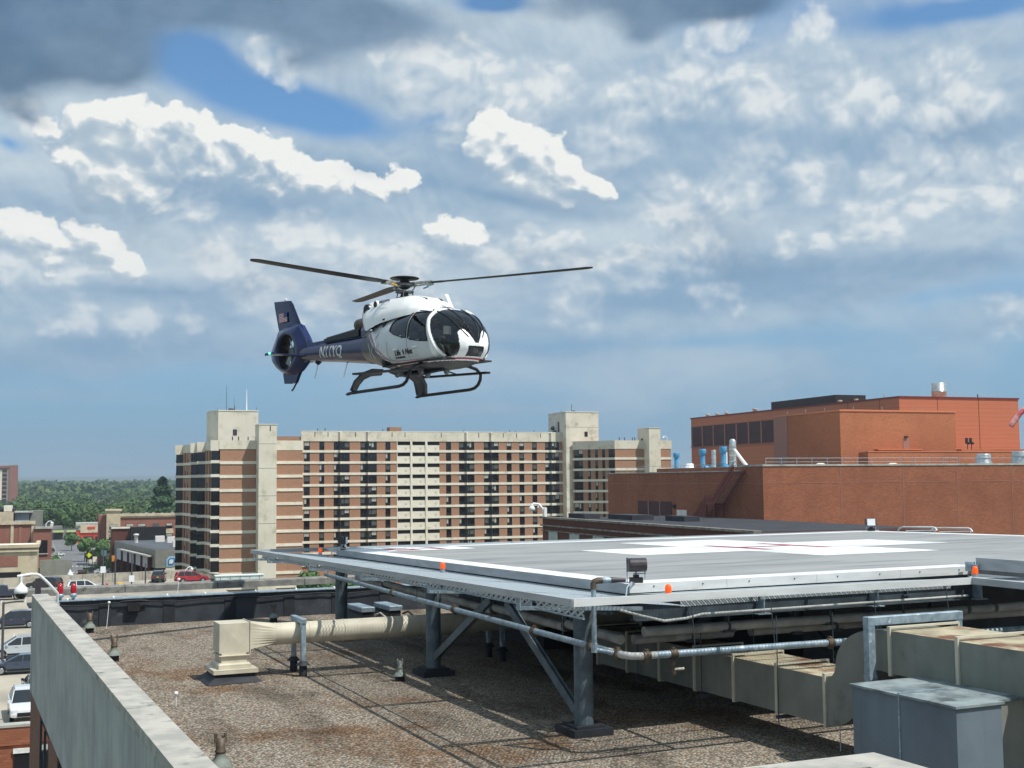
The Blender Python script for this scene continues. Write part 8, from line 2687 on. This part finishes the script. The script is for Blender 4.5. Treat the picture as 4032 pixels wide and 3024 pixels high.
# skids: forward curving tubes, cross tubes, steps
sk = bpy.data.objects.new('landing_gear', None); COL.objects.link(sk); sk.parent = heli; sk['_org'] = (0, 0, 0)
for s_ in (-1, 1):
    Y = s_ * 1.17
    b = MB(); b.tube([(-1.15, Y, -.02), (-.95, Y, .0), (1.5, Y, .03), (1.72, Y, .06), (1.88, Y, .14), (1.98, Y, .27), (2.03, Y * .98, .42), (2.02, Y * .86, .55), (1.98, Y * .66, .62), (1.93, Y * .35, .64)], .045, 12); b.build('skid_tube', HBLK, sk)
    b = MB(); b.bar((-1.2, Y, -.03), (-.75, Y, -.03), .09, .02); b.build('skid_shoe', HBLK, sk)
    b = MB(); # rear cross tube leg: broad flat spring
    pp = [(-.62, s_ * .35, .60), (-.66, s_ * .68, .58), (-.72, s_ * .93, .47), (-.80, s_ * 1.08, .28), (-.88, s_ * 1.16, .04)]
    b.tube(pp, .19, 12, rr=[.12, .15, .17, .19, .17], flat=.28); b.build('rear_leg', HDARK, sk)
    b = MB(); b.bar((-.85, s_ * 1.12, .53), (2.35, s_ * 1.16, .44), .16, .055); b.build('step', HBLK, sk)
    for x in (-.5, .9, 2.0):
        b = MB(); b.bar((x, s_ * .8, .58), (x, s_ * 1.12, .50), .05, .03); b.build('step_bracket', HBLK, sk)
b = MB(); b.box(.9, 1.0, -.75, -.68, .36, .52); b.build('belly_bracket', HGREY, heli)
b = MB(); b.tube([(-.25, -.3, .62), (.3, -.32, .47), (1.4, -.3, .44), (2.2, -.2, .50)], .09, 10, flat=.5); b.build('belly_fairing', HDARK, heli)
for x, y in ((.4, -.5), (1.0, -.2), (1.5, -.45), (1.9, .1), (.7, .3)):
    b = MB(); b.lathe((x, y, .36), [(0, 0), (.06, .03), (.09, .12), (.1, .2)], 10); b.build('belly_light', HGREY, heli)

# interior: floor, seats, panel
b = MB(); b.box(.1, 3.0, -.8, .8, .66, .70); b.build('cabin_floor', SEATM, heli)
for (x, y) in ((2.15, -.42), (2.15, .42), (1.05, -.5), (1.05, 0), (1.05, .5)):
    b = MB(); b.bbox(x - .22, x + .25, y - .21, y + .21, .74, .98, .04); b.poly([(x - .30, y - .2), (x - .2, y - .2), (x - .2, y + .2), (x - .30, y + .2)], .94, 1.66); b.build('seat', SEATM, heli)
b = MB(); b.box(2.72, 3.0, -.34, .34, .72, 1.22); b.poly([(2.62, -.42), (2.95, -.38), (2.95, .38), (2.62, .42)], 1.22, 1.30); b.build('instrument_panel', PANELM, heli)
b = MB(); b.box(.18, .30, -.85, .85, .7, 2.0); b.build('rear_bulkhead', SEATM, heli)


# lettering
def text_mesh(txt, size, shear=0.0, name='lettering', extrude=0.004):
    cu = bpy.data.curves.new('txt', 'FONT'); cu.body = txt; cu.size = size; cu.extrude = extrude; cu.resolution_u = 3; cu.offset = size * .02
    ob = bpy.data.objects.new('txt', cu); COL.objects.link(ob)
    bpy.context.view_layer.update()
    dg = bpy.context.evaluated_depsgraph_get()
    me = bpy.data.meshes.new_from_object(ob.evaluated_get(dg))
    bpy.data.objects.remove(ob); bpy.data.curves.remove(cu)
    me.name = name
    return me


def put_text(txt, size, fn, name, m_, parent, shear=0.0, sub=True):
    me = text_mesh(txt, size, 0.0, name)
    bm = bmesh.new(); bm.from_mesh(me)
    for e in range(2 if sub else 0):
        bmesh.ops.subdivide_edges(bm, edges=[ed for ed in bm.edges if ed.calc_length() > size * .12], cuts=1)
    for v in bm.verts: v.co = fn(v.co.x + v.co.y * shear, v.co.y, v.co.z)
    bmesh.ops.recalc_face_normals(bm, faces=bm.faces)
    bm.to_mesh(me); bm.free()
    me.materials.clear(); me.materials.append(m_)
    return obj_from(name, me, parent)


def boom_pt(x, s, sgn, off):
    """x along the boom, s = arc position up from the side"""
    for i in range(len(BO) - 1):
        if x >= BO[i + 1][0]: break
    a, c_ = BO[i], BO[i + 1]; t = (x - a[0]) / (c_[0] - a[0])
    zc, hw_, hh = (a[k] + (c_[k] - a[k]) * t for k in (1, 2, 3))
    an = s / ((hw_ + hh) / 2)
    return Vector((x, sgn * (hw_ + off) * cos(an), zc + (hh + off) * sin(an)))
put_text('N11YQ', .46, lambda x, y, z: boom_pt(-4.42 + x, y - .17, -1, .006 + z), 'registration_lettering', HTXT, tb_, .18)
put_text('N11YQ', .46, lambda x, y, z: boom_pt(-3.0 - x, y - .17, 1, .006 + z), 'registration_lettering', HTXT, tb_, .18)
put_text('Life', .20, lambda x, y, z: on_hull(.98 + x, .90 + y, -1, .008 + z), 'door_lettering', HTXD, heli, .25)
put_text('Net', .20, lambda x, y, z: on_hull(1.50 + x, .90 + y, -1, .008 + z), 'door_lettering', HTXD, heli, .25)
b = MB()
for dz_, sg in ((0, 1),):
    ring = [on_hull(1.42 + .035 * cos(q), .965 + .07 * sin(q), -1, .012) for q in [2 * pi * k / 12 for k in range(12)]]
    b._add(ring, [tuple(range(12))])
b.build('door_emblem', HTXD, heli)
put_text('BY AIR METHODS', .058, lambda x, y, z: on_hull(.98 + x, .82 + y, -1, .008 + z), 'door_lettering', HTXD, heli, .2, False)
put_text('Life Net', .20, lambda x, y, z: on_hull(1.75 - x, .90 + y, 1, .008 + z), 'door_lettering', HTXD, heli, .25)
put_text('EUROCOPTER', .085, lambda x, y, z: Vector((-.28 + x, -.662 - z, 2.50 + y)), 'maker_lettering', HGREY, heli, .2, False)
# flag on the tail fin: stripes and canton
for s_ in (-1,):
    fl = bpy.data.objects.new('flag', None); COL.objects.link(fl); fl.parent = heli; fl['_org'] = (0, 0, 0)
    FR, FW = mat('flag_red', S('#b5535a'), rough=.4), mat('flag_white', S('#d9cfd2'), rough=.4)
    x0, x1, z0_, z1_ = -7.42, -6.86, 2.74, 3.06
    for k in range(13):
        q = MB(); za = z0_ + (z1_ - z0_) * k / 13; zb = z0_ + (z1_ - z0_) * (k + 1) / 13
        xe = x1 if k < 6 else x0 + (x1 - x0) * .58
        q.box(x0 - .03 * k / 13, xe - .03 * k / 13, s_ * .088, s_ * .084, za, zb - .002); q.build('flag_stripe', FR if k % 2 == 0 else FW, fl)
    q = MB(); q.box(x0 + (x1 - x0) * .60 - .02, x1 - .02, -.088, -.084, z0_ + (z1_ - z0_) * 6 / 13 + .002, z1_); q.build('flag_canton', mat('flag_blue', S('#27346b'), rough=.4), fl)
# star-burst striping on the rear fuselage side
for s_ in (-1, 1):
    for pl_ in ([(.02, 1.62), (-.18, 1.45), (.0, 1.30), (-.12, 1.12), (.12, 1.0)], [(.10, 1.66), (-.05, 1.46), (.12, 1.30), (.0, 1.10), (.3, .86), (.75, .74)], [(-.75, 1.40), (-.6, 1.20), (-.72, 1.02)], [(-.52, 1.5), (-.35, 1.3), (-.5, 1.1), (-.3, .95)]):
        hull_strip(pl_, s_, .013, 'white_pinstripe', HTXT, False, off=.004)


# ================================================================== people inside: one continuous body each
def person(name, label, joints, radii, bones, mats_, head, helmet, parent_loc, face_dir, hand_pts, lap=None):
    """joints in the helicopter's own frame; skin-modifier body baked to one mesh"""
    t = bpy.data.objects.new(name, None); COL.objects.link(t)
    base = heli.matrix_basis.copy()
    Rz = Matrix.Rotation(hang, 4, 'Z')
    t.location = heli.location + (Rz @ Vector(parent_loc)); t.rotation_euler = (0, 0, hang)
    tag(t, label, 'person', 'crew inside the helicopter')
    t['_org'] = tuple(parent_loc)
    og = Vector(parent_loc)
    me = bpy.data.meshes.new('body')
    me.from_pydata([tuple(Vector(j) - og) for j in joints], bones, [])
    ob = bpy.data.objects.new('body', me); COL.objects.link(ob)
    md = ob.modifiers.new('skin', 'SKIN')
    sv = me.skin_vertices[0].data
    for i, r in enumerate(radii):
        sv[i].radius = (r, r); sv[i].use_root = (i == 0)
    sd_ = ob.modifiers.new('sub', 'SUBSURF'); sd_.levels = 2; sd_.render_levels = 2
    bpy.context.view_layer.update()
    dg = bpy.context.evaluated_depsgraph_get()
    m2 = bpy.data.meshes.new_from_object(ob.evaluated_get(dg))
    bpy.data.objects.remove(ob)
    m2.name = 'body'
    m2.materials.clear()
    for m_ in mats_: m2.materials.append(m_)
    hipx = joints[0][0] - og.x
    for p in m2.polygons:
        c_ = p.center
        k = 0
        if len(mats_) > 1 and c_.z < joints[0][2] - og.z + .12 and c_.x > hipx - .05: k = 1
        for hp2 in hand_pts:
            if (c_ - (Vector(hp2) - og)).length < .10: k = len(mats_) - 1
        p.material_index = k; p.use_smooth = True
    obj_from('body', m2, t)
    hx2, hy2, hz2 = (Vector(head) - og)
    q = MB()
    f = Vector(face_dir).normalized(); sd2 = Vector((-f.y, f.x, 0))
    def hd(u, v):
        an = pi * u; a2 = 2 * pi * v
        r = .098 * (1 + .10 * cos(an)) * sin(an)
        return tuple(Vector((hx2, hy2, hz2)) + f * (r * cos(a2) * 1.12) + sd2 * (r * sin(a2) * .88) + Vector((0, 0, .128 * cos(an))))
    q.grid(hd, 14, 18)
    H0 = Vector((hx2, hy2, hz2))
    q.cyl(tuple(H0 + f * .10 + Vector((0, 0, .015))), tuple(H0 + f * .132 + Vector((0, 0, -.03))), .010, .018, n=8)     # nose
    for e in (-1, 1):
        q.lathe(tuple(H0 + sd2 * (.09 * e) + Vector((0, 0, -.01))), [(0, -.03), (.016, -.015), (.018, .01), (0, .03)], 8)
        q.lathe(tuple(H0 + f * .098 + sd2 * (.033 * e) + Vector((0, 0, .02))), [(0, -.012), (.013, 0), (0, .012)], 8, 1)
    q.bar(tuple(H0 + f * .103 + sd2 * -.025 + Vector((0, 0, -.062))), tuple(H0 + f * .103 + sd2 * .025 + Vector((0, 0, -.062))), .012, .010, 1)
    q2 = q.mesh('head', [SKIN, HSEAL]); ho = obj_from('head', q2, t)
    q = MB()
    def hl(u, v):
        an = pi * .62 * u; a2 = 2 * pi * v
        r = .135 * sin(an); cutf = .045 * max(0, cos(a2)) * (u > .6)
        return tuple(H0 + Vector((0, 0, .02)) - f * .02 + f * (r * cos(a2) * (1 - cutf * 4) * 1.08) + sd2 * (r * sin(a2)) + Vector((0, 0, .145 * cos(an))))
    q.grid(hl, 12, 24)
    q.lathe(tuple(H0 + sd2 * .115), [(0, -.05), (.035, -.03), (.04, .0), (.035, .03), (0, .05)], 10); q.lathe(tuple(H0 - sd2 * .115), [(0, -.05), (.035, -.03), (.04, .0), (.035, .03), (0, .05)], 10)
    obj_from('helmet', q.mesh('helmet', helmet), t)
    # hands: palm and five separate fingers curled forward
    for hp2 in hand_pts:
        P0 = Vector(hp2) - og
        q = MB(); q.bbox(P0.x - .045, P0.x + .05, P0.y - .042, P0.y + .042, P0.z - .018, P0.z + .018, .008)
        for k_, ln in enumerate((.062, .074, .070, .055)):
            y_ = P0.y - .033 + k_ * .022
            q.tube([(P0.x + .04, y_, P0.z), (P0.x + .04 + ln * .55, y_, P0.z - .006), (P0.x + .04 + ln * .85, y_, P0.z - .030), (P0.x + .04 + ln * .8, y_, P0.z - .052)], .0095, 8)
        q.tube([(P0.x - .01, P0.y - .04, P0.z), (P0.x + .02, P0.y - .068, P0.z - .012), (P0.x + .055, P0.y - .062, P0.z - .03)], .011, 8)
        obj_from('hand', q.mesh('hand', SKIN), t)
    return t


def seated(px, py, lean=0.0, arm=(.52, .05)):
    """joint list for a seated figure facing forward"""
    J = [(px, py, 1.02), (px - .03, py, 1.24), (px - .05 + lean, py, 1.46), (px - .04 + lean, py, 1.56), (px - .03 + lean * 1.1, py, 1.64)]
    R2 = [.15, .13, .15, .09, .06]
    Bn = [(0, 1), (1, 2), (2, 3), (3, 4)]
    for s_ in (-1, 1):
        k = len(J)
        J += [(px - .04 + lean, py + s_ * .19, 1.50), (px + .08 + lean, py + s_ * .25, 1.27), (px + arm[0] - .18, py + s_ * .20, 1.20 + arm[1] * .6), (px + arm[0], py + s_ * .15, 1.22 + arm[1])]
        R2 += [.075, .052, .042, .032]
        Bn += [(2, k), (k, k + 1), (k + 1, k + 2), (k + 2, k + 3)]
        k = len(J)
        J += [(px + .06, py + s_ * .11, 1.00), (px + .46, py + s_ * .14, 1.06), (px + .58, py + s_ * .14, .80), (px + .72, py + s_ * .14, .74)]
        R2 += [.10, .075, .052, .045]
        Bn += [(0, k), (k, k + 1), (k + 1, k + 2), (k + 2, k + 3)]
    return J, R2, Bn
J, R2, Bn = seated(2.12, -.42)
person('person', 'pilot in a dark helmet and pale trousers sitting behind the windscreen', J, R2, Bn, [SUIT, SUITP, SKIN], (2.11, -.42, 1.76), HELM, (2.12, -.42, .98), (1, -.15, 0), [(2.66, -.57, 1.28), (2.66, -.27, 1.28)])
J, R2, Bn = seated(1.62, -.50, .02, (.34, -.05))
person('person', 'crew member with a visible face looking out of the middle side window of the helicopter', J, R2, Bn, [SUIT, SKIN], (1.66, -.56, 1.74), HELM, (1.62, -.50, .98), (.55, -1, 0), [(1.98, -.65, 1.18), (1.98, -.35, 1.18)])
J, R2, Bn = seated(2.12, .42)
person('person', 'second pilot in the far front seat of the helicopter', J, R2, Bn, [SUIT, SUITP, SKIN], (2.11, .42, 1.76), HELM, (2.12, .42, .98), (1, 0, 0), [(2.62, .27, 1.24), (2.62, .57, 1.24)])
b = MB(); b.box(2.60, 2.63, -.50, -.26, 1.36, 1.58)
o = b.build('map_sheet', BLIND); o.location = heli.location; o.rotation_euler = (0, 0, hang); tag(o, 'pale paper sheet held up in front of the pilot inside the helicopter', 'paper')

# ================================================================== air
hz_ = bpy.data.materials.new('haze_air')
hz_.use_nodes = True
ht = hz_.node_tree
ht.nodes.clear()
ho = ht.nodes.new('ShaderNodeOutputMaterial')
pv = ht.nodes.new('ShaderNodeVolumePrincipled')
pv.inputs['Color'].default_value = (0.72, 0.86, 1.0, 1)
pv.inputs['Density'].default_value = 0.00016
pv.inputs['Anisotropy'].default_value = 0.25
ht.links.new(pv.outputs[0], ho.inputs['Volume'])
b = MB(); b.box(-14500, 14500, -14500, 14500, -28.5, 140)
o = b.build('haze', hz_); tag(o, kind='stuff')
